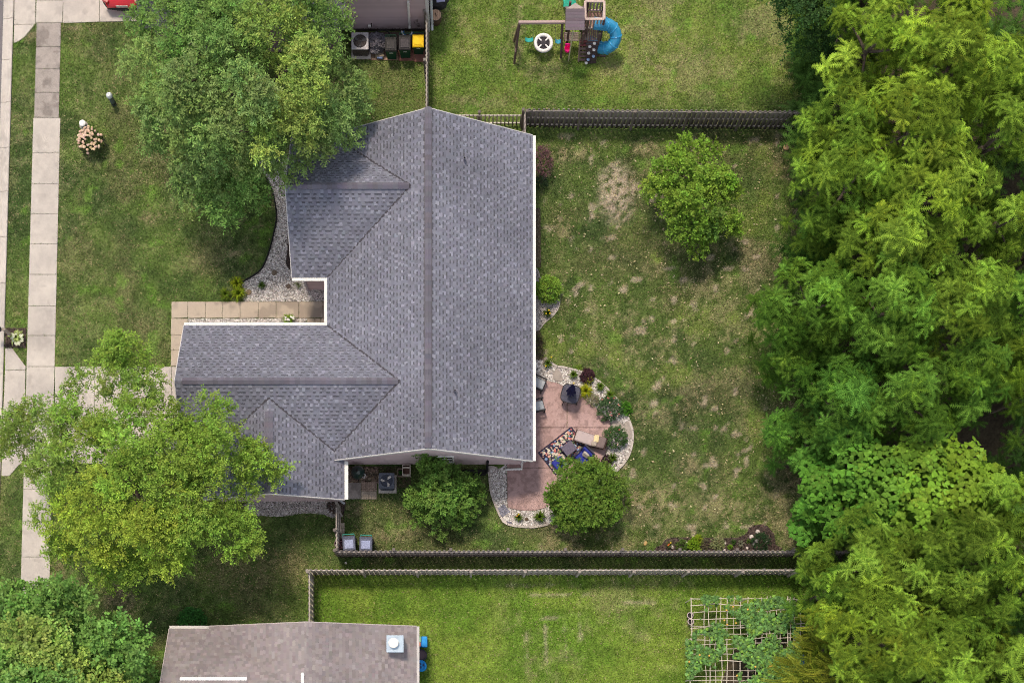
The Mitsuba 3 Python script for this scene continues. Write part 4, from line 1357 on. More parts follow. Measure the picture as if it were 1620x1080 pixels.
RED = srgb(196, 22, 40)
part(car, 'body', m, RED, 'glossy', smooth=35)
cab = trimesh.convex.convex_hull(np.array([(sx * w, y, z) for sx in (-1, 1) for w, y, z in ((.80, -1.55, .88), (.80, 1.05, .88), (.62, -.95, 1.40), (.62, .35, 1.42), (.66, -.6, 1.44))]))
cab.apply_translation(cq)
part(car, 'cabin_glass', cab, None, 'glass')
part(car, 'cabin_roof', bx((1.2, 1.2, .07), cq + [0, -.3, 1.43], ch=.03), RED, 'glossy')
for sx in (-1, 1):
    part(car, 'tail_light', bx((.28, .14, .16), cq + [sx * .66, -2.09, .70], rz=sx * .45, ch=.03), (.30, .01, .01), 'glossy')
    part(car, 'headlight', bx((.3, .14, .14), cq + [sx * .64, 2.08, .64], rz=-sx * .45, ch=.03), (.7, .7, .7), 'glossy')
    for y in (-1.38, 1.38):
        wk = part(car, 'wheel', cyl(cq + [sx * .70, y, .32], cq + [sx * .885, y, .32], .32, 22), (.015, .015, .016), 'matte', smooth=40)
        part(wk, 'rim', cyl(cq + [sx * .88, y, .32], cq + [sx * .895, y, .32], .2, 18), (.45, .45, .46), 'metal')
part(car, 'bumper', tube([cq + [-.80, -1.95, .40], cq + [-.62, -2.2, .40], cq + [0, -2.27, .40], cq + [.62, -2.2, .40], cq + [.80, -1.95, .40]], .075, 8), (.03, .03, .032), 'satin')
part(car, 'number_plate', bx((.5, .02, .13), cq + [0, -2.27, .62]), (.6, .6, .58), 'satin')

pd = thing('utility_pedestal', 'grey utility pedestal with a pale cap standing on the front lawn', 'post')
q = P(180.5, 165.5)
part(pd, 'body', lathe([(.105, 0), (.105, .80)], 14, q), srgb(86, 98, 98), 'satin', smooth=40)
part(pd, 'cap', lathe([(.125, .74), (.125, .84), (.08, .90), (0, .91)], 16, q), srgb(206, 214, 218), 'satin', smooth=40)
part(pd, 'band', lathe([(.108, .1), (.112, .12), (.112, .2), (.108, .22)], 14, q), (.03, .035, .035), 'satin')
cp = thing('pipe_cap', 'round white pipe cap in the grass above the blossoming hydrangea', 'pipe cap')
q = P(132.8, 199.5)
part(cp, 'pipe', lathe([(.10, 0), (.10, .22)], 16, q), (.10, .10, .10), 'satin', smooth=40)
part(cp, 'cap', lathe([(.135, .2), (.135, .25), (.10, .28), (0, .285)], 20, q), (.80, .80, .82), 'satin', smooth=40)
part(cp, 'collar', lathe([(.19, .01), (.17, .05), (.12, .06)], 18, q), (.35, .34, .30), 'matte', smooth=40)
te = thing('garden_trellis', 'low black wire trellis panel behind the hydrangea', 'trellis')
for k in range(7):
    q0 = P(130 + 4.8 * k, 217, 0)
    part(te, 'bar', cyl(q0, q0 + [0, 0, .55], .013, 6), (.012, .012, .012), 'satin')
part(te, 'bar', tube([P(129, 217, .5), P(160, 217, .5)], .013, 6), (.012, .012, .012), 'satin')
part(te, 'bar', tube([P(161, 216, .5), P(168, 232, .45)], .016, 6), (.012, .012, .012), 'satin')
part(te, 'bar', tube([P(126, 234, .3), P(132, 242, .35)], .013, 6), (.012, .012, .012), 'satin')
mbx = thing('mailbox', 'dark blue mailbox on a post at the kerb beside the hosta bed', 'mailbox')
q = P(20, 533)
part(mbx, 'post', bx((.11, .11, 1.1), q + [0, 0, .55]), srgb(150, 140, 132), 'matte')
part(mbx, 'arm', bx((.62, .09, .09), q + [-.24, 0, 1.0]), srgb(150, 140, 132), 'matte')
prof = Polygon([(-.09, 0), (.09, 0), (.09, .12)] + [(.09 * math.cos(a), .12 + .09 * math.sin(a)) for a in np.linspace(0, np.pi, 9)] + [(-.09, .12)])
m = trimesh.creation.extrude_polygon(prof, .48, engine='earcut')
m.apply_transform(trimesh.transformations.rotation_matrix(math.pi / 2, [1, 0, 0]))
m.apply_transform(trimesh.transformations.rotation_matrix(math.pi / 2, [0, 0, 1]))
m.apply_translation(q + [-.62, 0, 1.05])
part(mbx, 'box', m, srgb(42, 46, 66), 'satin', smooth=40)
part(mbx, 'flag', bx((.03, .02, .14), q + [-.35, .10, 1.22]), (.5, .03, .03), 'satin')

# ------------------------------------------------------------------ things along the south wall and patio
gr_ = thing('grill', 'dark green egg shaped grill in the corner of the house', 'grill')
q = P(568, 752)
part(gr_, 'body', lathe([(0, .18), (.14, .2), (.24, .38), (.28, .58), (.285, .64)], 22, q), (.012, .030, .026), 'glossy', smooth=50)
part(gr_, 'lid', lathe([(.29, .64), (.285, .72), (.23, .90), (.12, 1.0), (.05, 1.02)], 22, q), (.014, .034, .030), 'glossy', smooth=50)
part(gr_, 'chimney_cap', lathe([(.05, 1.0), (.055, 1.08), (.02, 1.1), (0, 1.1)], 14, q), (.03, .03, .03), 'metal', smooth=40)
part(gr_, 'handle', tube([q + [.20, -.2, .74], q + [.26, -.27, .76], q + [.33, -.12, .76], q + [.27, -.08, .74]], .02, 6), (.45, .47, .5), 'satin')
for a in (.5, 2.6, 4.7):
    part(gr_, 'leg', cyl(q + [.3 * math.cos(a), .3 * math.sin(a), 0], q + [.17 * math.cos(a), .17 * math.sin(a), .34], .022, 6), (.02, .02, .02), 'satin')
cr = thing('crate', 'white open wooden crate filled with brown bark by the south wall', 'crate')
q = P(643.5, 746)
for x, y, sx, sy in ((-.16, 0, .035, .46), (.16, 0, .035, .46), (0, .21, .30, .035), (0, -.21, .30, .035), (0, .08, .30, .025)):
    part(cr, 'board', bx((sx, sy, .42), q + [x, y, .21 if sy > .03 else .36]), srgb(206, 196, 188), 'matte')
part(cr, 'filling', bx((.28, .38, .2), q + [0, 0, .17]), (.10, .055, .045), 'matte')
pb = thing('planter', 'low wooden planter with a green seedling left of the white crate', 'planter')
q = P(633.5, 749)
for x, y, sx, sy in ((-.10, 0, .03, .34), (.10, 0, .03, .34), (0, .16, .17, .03), (0, -.16, .17, .03)):
    part(pb, 'board', bx((sx, sy, .2), q + [x, y, .1]), srgb(140, 126, 112), 'matte')
part(pb, 'soil', bx((.17, .30, .05), q + [0, 0, .13]), (.03, .024, .02), 'matte')
PLANT_IN_PLANTER = q

rugk = thing('rug', 'dark navy outdoor rug printed with colourful flowers', 'rug')
A, Bv, Cv = P(850.5, 717, .0), P(903.4, 675.3, .0), P(880, 751.5, .0)
ex, ey = Bv - A, Cv - A
L1, L2 = np.linalg.norm(ex), np.linalg.norm(ey)
ex /= L1
ey = np.array([ex[1], -ex[0], 0])
NU = 14
rv, ruv = [], []
for i in range(NU + 1):
    for j in range(NU + 1):
        rv.append(A + ex * L1 * i / NU + ey * L2 * j / NU + [0, 0, .066 + .003 * math.sin(i * 1.3) * math.cos(j)])
        ruv.append((2.25 * i / NU, 1.40 * j / NU))
rf = [[i * (NU + 1) + j, i * (NU + 1) + j + 1, (i + 1) * (NU + 1) + j + 1, (i + 1) * (NU + 1) + j] for i in range(NU) for j in range(NU)]
put(rugk, shape((np.array(rv), np.array(rf)), None, 'rug_print', True, uv=np.array(ruv)))
RANG = math.atan2(ex[1], ex[0])

ct = thing('coffee_table', 'square slate grey coffee table standing on the floral rug', 'table')
q = P(900, 709.5, .40)
part(ct, 'top', bx((.52, .46, .035), q, rz=RANG), srgb(98, 92, 112), 'satin')
for sx in (-1, 1):
    for sy in (-1, 1):
        o = np.array([math.cos(RANG) * sx * .22 - math.sin(RANG) * sy * .19, math.sin(RANG) * sx * .22 + math.cos(RANG) * sy * .19, -.19])
        part(ct, 'leg', bx((.05, .05, .34), q + o, rz=RANG), (.03, .03, .035), 'satin')
part(ct, 'apron', bx((.46, .40, .07), q + [0, 0, -.05], rz=RANG), (.035, .033, .04), 'satin')

NAVY = srgb(48, 58, 148)


def lounge_chair(label, cx, cy, rz, cushion, frame, w=.56, d=.56, back=True, pillow=None):
    key = thing('patio_chair', label, 'chair', 'chairs on the patio')
    q = P(cx, cy, 0.0)
    R = trimesh.transformations.rotation_matrix(rz, [0, 0, 1])
    place = lambda m: (m.apply_transform(R), m.apply_translation([q[0], q[1], .06]), m)[2]
    part(key, 'seat_cushion', place(bx((w - .06, d - .06, .13), (0, 0, .36), ch=.035)), cushion, 'matte')
    part(key, 'seat_frame', place(bx((w, d, .06), (0, 0, .27))), frame, 'satin')
    for sx in (-1, 1):
        part(key, 'arm', place(bx((.06, d, .05), (sx * (w / 2 + .02), 0, .56))), frame, 'satin')
        for sy in (-1, 1):
            part(key, 'leg', place(bx((.05, .05, .56), (sx * (w / 2 + .02), sy * (d / 2 - .04), .28))), frame, 'satin')
    if back:
        part(key, 'backrest', place(bx((w, .06, .5), (0, d / 2 + .05, .62), tilt=(-.22, 0, 0))), frame, 'satin')
        part(key, 'back_cushion', place(bx((w - .08, .11, .40), (0, d / 2 - .03, .62), ch=.035, tilt=(-.22, 0, 0))), cushion, 'matte')
    if pillow is not None:
        part(key, 'pillow', place(bx((.32, .12, .32), (0.02, d / 2 - .12, .60), ch=.05, tilt=(-.4, 0, .2))), pillow, 'matte')
    return key


ot = thing('ottoman', 'bright navy blue square ottoman on the corner of the rug', 'ottoman')
q = P(883.7, 733, .40)
part(ot, 'cushion', bx((.46, .42, .12), q, rz=RANG, ch=.03), NAVY, 'matte')
part(ot, 'frame', bx((.47, .43, .05), q + [0, 0, -.09], rz=RANG), srgb(110, 112, 135), 'satin')
for sx in (-1, 1):
    for sy in (-1, 1):
        o = np.array([math.cos(RANG) * sx * .2 - math.sin(RANG) * sy * .18, math.sin(RANG) * sx * .2 + math.cos(RANG) * sy * .18, -.22])
        part(ot, 'leg', bx((.04, .04, .28), q + o, rz=RANG), srgb(110, 112, 135), 'satin')
lounge_chair('navy blue cushioned chair with a pale pillow under the round shrub', 921, 728, RANG + math.pi / 2 - math.pi + .1, NAVY, srgb(60, 60, 80), .60, .52, True, (.50, .47, .45))
lounge_chair('grey cushioned chair with dark arms peeping from the eave, nearer the gravel', 851, 611, -math.pi / 2 - .42, srgb(176, 182, 190), (.03, .03, .035), .46, .56, False)
lounge_chair('grey cushioned chair with dark arms peeping from the eave, below the first one', 850.5, 646.5, -math.pi / 2 + .25, srgb(172, 180, 190), (.03, .03, .035), .46, .52, False)

cl = thing('chaise_lounge', 'pale taupe chaise lounge with a cream pillow beside the rose bushes', 'chaise lounge')
a, b = P(911, 688.3, .35), P(940, 698.2, .35)
t = unit(b - a); s = np.array([-t[1], t[0], 0]); ca = math.atan2(t[1], t[0])
L = np.linalg.norm(b - a)
part(cl, 'cushion', bx((L, .46, .10), (a + b) / 2, rz=ca, ch=.035), srgb(182, 168, 170), 'matte')
bk_ = bx((.52, .46, .09), (0, 0, 0), ch=.03, tilt=(0, -.45, 0)); bk_.apply_transform(trimesh.transformations.rotation_matrix(ca, [0, 0, 1])); bk_.apply_translation(b + t * .22 + [0, 0, .12])
part(cl, 'back_cushion', bk_, srgb(120, 106, 106), 'matte')
bk_ = bx((.56, .52, .03), (0, 0, 0), tilt=(0, -.45, 0)); bk_.apply_transform(trimesh.transformations.rotation_matrix(ca, [0, 0, 1])); bk_.apply_translation(b + t * .26 + [0, 0, .06])
part(cl, 'backrest', bk_, srgb(70, 52, 50), 'satin')
part(cl, 'frame', bx((L + .1, .52, .05), (a + b) / 2 + [0, 0, -.08], rz=ca), srgb(72, 56, 54), 'satin')
for k in (-.42, .42):
    for sg in (-1, 1):
        part(cl, 'leg', bx((.05, .05, .26), (a + b) / 2 + t * L * k + s * sg * .21 + [0, 0, -.17], rz=ca), srgb(60, 46, 44), 'satin')
for nm, dt, ds, c, sz, up in (('pillow', .05, .10, srgb(226, 208, 164), (.22, .32, .10), .13), ('pillow', .02, -.13, srgb(170, 160, 150), (.22, .22, .10), .13)):
    m = bx(sz, (0, 0, 0), ch=.04, tilt=(0, -.4, .15)); m.apply_transform(trimesh.transformations.rotation_matrix(ca, [0, 0, 1])); m.apply_translation(b + t * dt + s * ds + [0, 0, up])
    part(cl, nm, m, c, 'matte', label='cream pillow' if ds > 0 else 'patterned grey pillow')
pt = thing('patio_table', 'rounded square dark slatted patio table with the closed umbrella through it', 'table')
q = P(902.6, 623.5, .70)
oct_ = Polygon([(math.copysign(abs(math.cos(a)) ** .55, math.cos(a)) * .40, math.copysign(abs(math.sin(a)) ** .55, math.sin(a)) * .40) for a in np.linspace(0, 2 * np.pi, 40, endpoint=False)])
oct_ = affinity.rotate(oct_, -14)
rim = oct_.difference(oct_.buffer(-.035))
m = slab(rim, -.02, .012); m.apply_translation(q)
part(pt, 'rim', m, (.018, .018, .024), 'satin')
for k in range(10):
    x0 = -.42 + .084 * k
    g = oct_.buffer(-.036).intersection(affinity.rotate(sbox(x0 + .004, -.6, x0 + .080, .6), -14 + 90, origin=(0, 0)))
    for gg in polys(g):
        m = slab(gg, -.012, .004); m.apply_translation(q)
        part(pt, 'slat', m, srgb(72, 74, 92) * FR.uniform(.9, 1.1), 'satin')
for sx in (-1, 1):
    for sy in (-1, 1):
        part(pt, 'leg', cyl(q + [sx * .27, sy * .27, -.02], q + [sx * .30, sy * .30, -.64], .022, 8), (.02, .02, .025), 'satin')
um = thing('patio_umbrella', 'closed navy patio umbrella standing through the dark table', 'umbrella')
part(um, 'pole', cyl(q * [1, 1, 0] + [0, 0, .06], q * [1, 1, 0] + [0, 0, 2.45], .02, 10), (.12, .11, .10), 'satin')
an = np.arange(0, 48) * 2 * np.pi / 48
cv = []
for zz, rr_ in ((.95, .155), (1.15, .15), (1.5, .11), (1.9, .07), (2.2, .03)):
    fold = rr_ * (1 + .38 * np.cos(an * 8 + zz * 2))
    cv.append(np.c_[fold * np.cos(an), fold * np.sin(an), np.full(48, zz)])
cv = np.vstack(cv) + q * [1, 1, 0]
cf = [[i * 48 + j, i * 48 + (j + 1) % 48, (i + 1) * 48 + (j + 1) % 48, (i + 1) * 48 + j] for i in range(4) for j in range(48)]
part(um, 'canopy', (cv, np.array(cf)), (.020, .022, .085), 'matte', smooth=True)
part(um, 'tie', tube([q * [1, 1, 0] + [.13 * math.cos(a), .13 * math.sin(a), 1.35] for a in np.linspace(0, 2 * np.pi, 20, endpoint=False)], .012, 6, True), (.02, .02, .06), 'matte')
part(um, 'finial', trimesh.Trimesh(trimesh.creation.icosphere(2, .045).vertices + q * [1, 1, 0] + [0, 0, 2.48], trimesh.creation.icosphere(2).faces), srgb(196, 176, 110), 'satin', smooth=True)

# ------------------------------------------------------------------ rain barrels beside the brown roof
bb = thing('blue_bin', 'blue plastic bin with green and red boards, beside the brown roof eave', 'bin')
q = P(667, 1016.5, 0)
part(bb, 'body', bx((.50, .42, .62), q + [0, 0, .31], ch=.04), srgb(30, 120, 200), 'satin')
part(bb, 'lid', bx((.22, .44, .05), q + [.14, 0, .65], ch=.015), srgb(48, 150, 226), 'satin')
part(bb, 'board', bx((.09, .24, .04), q + [-.04, .10, .65]), srgb(120, 168, 130), 'satin', label='green board')
part(bb, 'board', bx((.07, .17, .04), q + [-.05, -.12, .65]), srgb(196, 110, 80), 'satin', label='red board')
part(bb, 'tray', bx((.16, .40, .04), q + [-.17, 0, .64]), srgb(30, 90, 180), 'satin')
part(bb, 'tag', bx((.10, .08, .03), q + [-.17, .05, .68]), (.7, .7, .7), 'satin')


def barrel(label, px, py, rad, h, col, lid, blobs=False):
    key = thing('rain_barrel', label, 'barrel')
    q = P(px, py, 0)
    part(key, 'body', lathe([(rad * .88, 0), (rad * .98, h * .2), (rad, h * .5), (rad * .98, h * .8), (rad * .9, h - .01)], 24, q), col, 'satin', smooth=40)
    part(key, 'rim', tube([q + [rad * .9 * math.cos(a), rad * .9 * math.sin(a), h] for a in np.linspace(0, 2 * np.pi, 26, endpoint=False)], .024, 6, True), np.asarray(col) * 1.3, 'satin')
    part(key, 'lid', lathe([(0, h - .03), (rad * .62, h - .03), (rad * .7, h - .01), (rad * .88, h - .01)], 24, q), lid, 'satin', smooth=40)
    if blobs:
        for dx, dy in ((-.02, .07), (-.01, -.06), (.12, .03)):
            part(key, 'bung', lathe([(.05, h - .03), (.05, h - .005), (0, h)], 12, q + [dx, dy, 0]), srgb(40, 70, 120), 'satin', smooth=40)
    return key


barrel('dark purple-black rain barrel between the blue bin and blue barrel', 667.5, 1037.5, .235, .86, (.022, .020, .035), (.09, .065, .085))
barrel('bright blue rain barrel, lowest of the three beside the brown roof', 666.8, 1054.5, .235, .88, srgb(28, 120, 196), srgb(44, 144, 218), True)

# ------------------------------------------------------------------ play set
ps = thing('play_set', 'weathered wooden play set with a blue tube slide and climbing wall', 'play set')
WD = srgb(150, 132, 132)
WDD = srgb(96, 80, 78)
WR = np.random.default_rng(17)
wj = lambda c: np.asarray(c) * WR.uniform(.8, 1.2) * (1 + WR.normal(0, .02, 3))


def beam(parent, name, a, b, w, h, c, bs='matte'):
    """A rectangular timber from a to b."""
    a, b = np.array(a, float), np.array(b, float)
    L = np.linalg.norm(b - a); t = (b - a) / L
    m = bx((L, w, h), (0, 0, 0), ch=.008)
    up = np.array([0, 0, 1.0]) if abs(t[2]) < .95 else np.array([0, 1.0, 0])
    s = unit(np.cross(up, t)); u2 = np.cross(t, s)
    M = np.eye(4); M[:3, 0], M[:3, 1], M[:3, 2], M[:3, 3] = t, s, u2, (a + b) / 2
    m.apply_transform(M)
    return part(parent, name, m, c, bs)


beam(ps, 'swing_beam', P(820.5, 36.5, 2.3), P(894, 36, 2.3), .10, .14, srgb(172, 152, 150))
a = P(822, 37.5, 2.25)
for py in (66, 101):
    beam(ps, 'swing_leg', a, P(813.5, py, 0), .09, .09, WDD)
beam(ps, 'swing_brace', P(818, 60, .9), P(815, 84, .9), .06, .08, WDD)
a = P(890, 37.5, 2.25)
for py in (64, 92):
    beam(ps, 'swing_leg', a, P(887.5, py, 0), .09, .09, WDD)
# roofed tower: posts, boarded gable roof
TX0, TX1, TY0, TY1 = 896, 923.5, 37.5, 62
for px in (TX0, TX1):
    for py in (50, 76):
        q = P(px, py, 0)
        part(ps, 'post', bx((.09, .09, 2.35), q + [0, 0, 1.17]), wj(WDD), 'matte')
zr_, ze_ = 3.05, 2.45
e0, e1 = P(894.3, 48.8, ze_), P(924.7, 48.8, ze_)
r0, r1 = P(895, 15.5, zr_), P(925, 15.2, zr_)
n = 7
for i in range(n):
    for side in (0, 1):
        u0, u1 = i / n, (i + .94) / n
        if side == 0:
            A0, A1, B0, B1 = e0 + (r0 - e0) * u0, e1 + (r1 - e1) * u0, e0 + (r0 - e0) * u1, e1 + (r1 - e1) * u1
        else:
            f0, f1 = r0 + [0, .42, -.62], r1 + [0, .42, -.62]
            A0, A1, B0, B1 = f0 + (r0 - f0) * u0, f1 + (r1 - f1) * u0, f0 + (r0 - f0) * u1, f1 + (r1 - f1) * u1
        if side == 1 and i % 2:
            continue
        v = np.array([A0, A1, B1, B0])
        v = np.vstack([v + [0, 0, .022], v])
        m = trimesh.convex.convex_hull(v)
        part(ps, 'roof_board', m, wj(srgb(136, 122, 130)), 'matte')
g0 = (r0 + r1) / 2
m = trimesh.convex.convex_hull(np.array([r0 + [.02, .02, .0], r1 + [-.02, .02, .0], g0 + [0, .20, .10], r0 + [.02, .02, -.04], r1 + [-.02, .02, -.04], g0 + [0, .20, .06]]))
part(ps, 'gable_panel', m, srgb(186, 172, 166), 'matte')
# open tower: deck, posts, rails and balusters
dz, rz_ = 1.55, 2.35
c00, c10, c11, c01 = P(925.8, 31, rz_), P(955.8, 31, rz_), P(956, 2.8, rz_), P(925.8, 2.8, rz_)
LT = srgb(190, 172, 166)
for a, b in ((c00, c10), (c10, c11), (c11, c01), (c01, c00)):
    beam(ps, 'rail', a, b, .10, .05, LT)
    beam(ps, 'rail', a - [0, 0, .70], b - [0, 0, .70], .05, .07, wj(LT))
for q in (c00, c10, c11, c01):
    part(ps, 'post', bx((.09, .09, rz_), [q[0], q[1], rz_ / 2]), wj(WDD), 'matte')
for a, b in ((c00, c10), (c01, c11)):
    for k in range(5):
        q = a + (b - a) * (k + .8) / 5.6
        beam(ps, 'baluster', q - [0, 0, .02], q - [0, 0, .70], .075, .03, wj(srgb(160, 142, 136)))
for k in range(7):
    q = c00 + (c10 - c00) * (k + .5) / 7
    part(ps, 'deck_board', bx(((c10 - c00)[0] / 7 - .012, (c01 - c00)[1], .035), [q[0], (c00[1] + c01[1]) / 2, dz]), wj(srgb(156, 120, 112)), 'matte')
# lower deck, climbing wall with holds, ladder
l0, l1 = P(921.5, 64.5, 1.15), P(947.5, 64.5, 1.15)
u0_ = P(921.5, 46.5, 1.15)
for k in range(8):
    q = l0 + (l1 - l0) * (k + .5) / 8
    part(ps, 'deck_board', bx(((l1 - l0)[0] / 8 - .010, (u0_ - l0)[1], .035), [q[0], (u0_[1] + l0[1]) / 2, 1.15]), wj(srgb(122, 104, 100)), 'matte')
for px in (921.5, 947.5):
    q = P(px, 64.5, 1.15)
    part(ps, 'post', bx((.08, .08, 1.7), [q[0], q[1], .85]), wj(WDD), 'matte')
t0, t1, b0, b1 = P(929, 65.5, 1.12), P(947, 65.5, 1.12), P(925.5, 102.5, .03), P(943, 101.5, .03)
for k in range(8):
    a, b = k / 8, (k + .86) / 8
    m = trimesh.convex.convex_hull(np.array([p + o for p in (t0 + (b0 - t0) * a, t1 + (b1 - t1) * a, t0 + (b0 - t0) * b, t1 + (b1 - t1) * b) for o in (np.zeros(3), np.array([0, .01, -.03]))]))
    part(ps, 'wall_board', m, wj(srgb(84, 70, 74)), 'matte')
holds = [(940.5, 69.5), (933, 74.5), (939.5, 79.7), (931.3, 85), (938.8, 90), (930.3, 95.3), (927.5, 100.3)]
for k, (px, py) in enumerate(holds):
    f_ = (py - 65.5) / 37
    q = P(px, py, 1.14 - 1.08 * f_)
    mm = trimesh.creation.icosphere(2, .068)
    mm.vertices = mm.vertices * [1, .95, .55] + q + [0, -.01, .02]
    part(ps, 'hold', mm, (.72, .73, .75) if k < 4 or k == 6 else srgb(150, 180, 222), 'satin', smooth=True)
for px in (915.5, 928):
    beam(ps, 'ladder_stile', P(px + 2.5, 53, 1.45), P(px - .5, 98, .02), .05, .09, wj(srgb(150, 132, 124)))
for k in range(6):
    f_ = (k + .7) / 6
    q = P(922.8 - 2.6 * f_, 62 + 35 * f_, 1.15 * (1 - f_) + .03)
    part(ps, 'ladder_rung', bx((.31, .10, .035), q), wj(srgb(128, 110, 106) if k > 1 else srgb(120, 70, 72)), 'matte')
# bench deck under the roof, pole
a = P(904.5, 58.8, .72)
for k in range(5):
    part(ps, 'bench_board', bx((.58, .062, .03), a + [0, -.15 + .075 * k, 0]), wj(srgb(132, 120, 116)), 'matte')
beam(ps, 'bench_rail', P(893, 52, .72), P(893, 66, .72), .05, .08, wj(WDD))
part(ps, 'pole', cyl(P(906.7, 50.5, 2.0), P(899.2, 97.5, .0), .028, 10), srgb(196, 190, 160), 'satin', smooth=40)
beam(ps, 'brace', P(944, 88.5, .15), P(959, 90, .12), .06, .07, wj(WDD))
# blue tube slide: a spiral of flanged ring segments
BL = srgb(52, 146, 196)
C0 = np.array([955.6, 59.2])
ang = np.linspace(math.radians(100), math.radians(-135), 30)
path = []
for k, a in enumerate(ang):
    z = 1.75 - 1.35 * k / 29
    path.append(P(C0[0] + 18.6 * math.cos(a), C0[1] - 18.6 * math.sin(a) - z * 1.0, z))
path = [path[0] + [-.35, .02, .03], path[0] + [-.15, .01, .01]] + path + [path[-1] + [-.15, .10, -.05]]
part(ps, 'tube_slide', tube(path, .24, 18, cap=False), BL, 'glossy', smooth=True)
for k in (4, 9, 14, 19, 24, 29):
    c_, t_ = path[k], unit(np.array(path[k + 1]) - path[k - 1])
    s_ = unit(np.cross(t_, [0, 0, 1])); u_2 = np.cross(t_, s_)
    part(ps, 'slide_flange', tube([c_ + .248 * (math.cos(a) * s_ + math.sin(a) * u_2) for a in np.linspace(0, 2 * np.pi, 24, endpoint=False)], .018, 6, True), BL * 1.1, 'glossy')
part(ps, 'slide_exit', tube([path[-1], path[-1] + [-.25, .20, -.06]], [.24, .20], 16, cap=False), BL * .95, 'glossy', smooth=True)
m = []
tp = [P(900 + 1.5 * math.sin(k * 1.1), 12 - 3.2 * k, .95 - .14 * k) for k in range(6)]
v = np.array([p + o for p in tp for o in ([-.26, 0, .10], [-.22, 0, 0], [.22, 0, 0], [.26, 0, .10])])
part(ps, 'wave_slide', (v, np.array([[i * 4 + j, i * 4 + j + 1, i * 4 + 5 + j, i * 4 + 4 + j] for i in range(5) for j in range(3)])), srgb(40, 150, 132), 'glossy', smooth=30)


def swing(label, px, py, z, top, w, col):
    key = thing('swing_seat', label, 'swing', 'swings on the play set')
    q = P(px, py, z)
    v = np.array([[x, y, zz] for x, zz in zip(np.linspace(-w / 2, w / 2, 7), .05 * np.linspace(-1, 1, 7) ** 2 * 2) for y in (-.08, .08)])
    v = np.vstack([v, v - [0, 0, .02]])
    f = [[2 * i, 2 * i + 1, 2 * i + 3, 2 * i + 2] for i in range(6)] + [[14 + 2 * i, 14 + 2 * i + 2, 14 + 2 * i + 3, 14 + 2 * i + 1] for i in range(6)]
    part(key, 'seat', (v + q, np.array(f)), col, 'satin', smooth=30)
    for sx in (-1, 1):
        tp_ = P(px, 36.3, 2.26)
        part(key, 'chain', tube([q + [sx * w / 2, 0, .10], [tp_[0] + sx * w * .45, tp_[1], 2.26]], .008, 5), (.30, .30, .31), 'metal')


swing('teal swing seat left of the white round ring swing', 837, 64.5, .55, 0, .34, srgb(52, 160, 156))
swing('teal swing seat right of the white round ring swing', 883, 67, .55, 0, .26, srgb(60, 150, 176))
rs = thing('ring_float', 'white ring with four spokes, dark mesh and a blue underside below the swing beam', 'ring')
q = P(859.7, 68.8, .50)
part(rs, 'ring', tube([q + [.335 * math.cos(a), .335 * math.sin(a), 0] for a in np.linspace(0, 2 * np.pi, 36, endpoint=False)], .072, 10, True), (.78, .76, .77), 'satin', smooth=True)
part(rs, 'underside', lathe([(.22, -.10), (.36, -.10), (.405, -.02), (.37, .0)], 32, q), srgb(40, 70, 190), 'satin', smooth=40)
part(rs, 'mesh', lathe([(0, .0), (.27, .0)], 32, q), (.030, .026, .034), 'matte')
part(rs, 'hub', lathe([(.13, .0), (.12, .03), (0, .035)], 24, q), (.05, .045, .055), 'matte', smooth=40)
for k in range(4):
    a = math.pi / 4 + k * math.pi / 2
    part(rs, 'spoke', bx((.17, .055, .035), q + [.20 * math.cos(a), .20 * math.sin(a), .025], rz=a), (.74, .72, .73), 'satin')
bs = thing('bucket_swing', 'bright pink toddler bucket swing hanging in front of the bench deck', 'swing')
q = P(898, 77.5, .6)
part(bs, 'seat', lathe([(.06, -.16), (.13, -.12), (.14, .02), (.12, .02), (.10, -.08), (.0, -.10)], 16, q), srgb(238, 24, 138), 'satin', smooth=40)
part(bs, 'backrest', bx((.22, .05, .22), q + [0, .11, .08], ch=.02), srgb(244, 40, 150), 'satin')
part(bs, 'guard', tube([q + [-.12, -.08, .04], q + [0, -.16, .05], q + [.12, -.08, .04]], .03, 7), srgb(226, 30, 130), 'satin')

# ------------------------------------------------------------------ garden trellis of bamboo poles, squash vines, pots
gt2 = thing('pole_trellis', 'overhead grid of thin bamboo poles above the vegetable bed', 'trellis')
GR = np.random.default_rng(31)
ZT = 1.45
BAM = srgb(206, 197, 186)
for px in (1093.3, 1115.5, 1122.5, 1132.5, 1141, 1150, 1160.5, 1171, 1183, 1195, 1205, 1213.5, 1218, 1228.5, 1235, 1246, 1250, 1256, 1266.5):
    y0, y1 = 944 + GR.uniform(-2, 2), 1108
    n = 9
    pts = [P(px + GR.normal(0, .55) + (1.2 * math.sin(k * .7 + px) if px < 1150 else 0), y0 + (y1 - y0) * k / (n - 1), ZT + GR.normal(0, .02)) for k in range(n)]
    part(gt2, 'pole', tube(pts, GR.uniform(.013, .019), 6), BAM * GR.uniform(.75, 1.1), 'matte')
for py in (947.5, 957, 967, 977.5, 988, 992.5, 1003, 1010.5, 1018, 1026, 1035, 1046, 1060, 1070, 1076, 1092):
    x0, x1 = 1092, 1273 if py < 1000 else 1266
    n = 10
    pts = [P(x0 + (x1 - x0) * k / (n - 1), py + GR.normal(0, .7) - (k - 4) * (.45 if 965 < py < 1020 else 0), ZT + .03 + GR.normal(0, .02)) for k in range(n)]
    part(gt2, 'pole', tube(pts, GR.uniform(.012, .018), 6), BAM * GR.uniform(.75, 1.1), 'matte')
for px, py in ((1093, 948), (1266, 948), (1093, 1010), (1266, 1010), (1093, 1075), (1180, 948), (1180, 1040)):
    q = P(px, py, ZT)
    part(gt2, 'upright', cyl([q[0], q[1], 0], q, .022, 6), BAM * .8, 'matte')
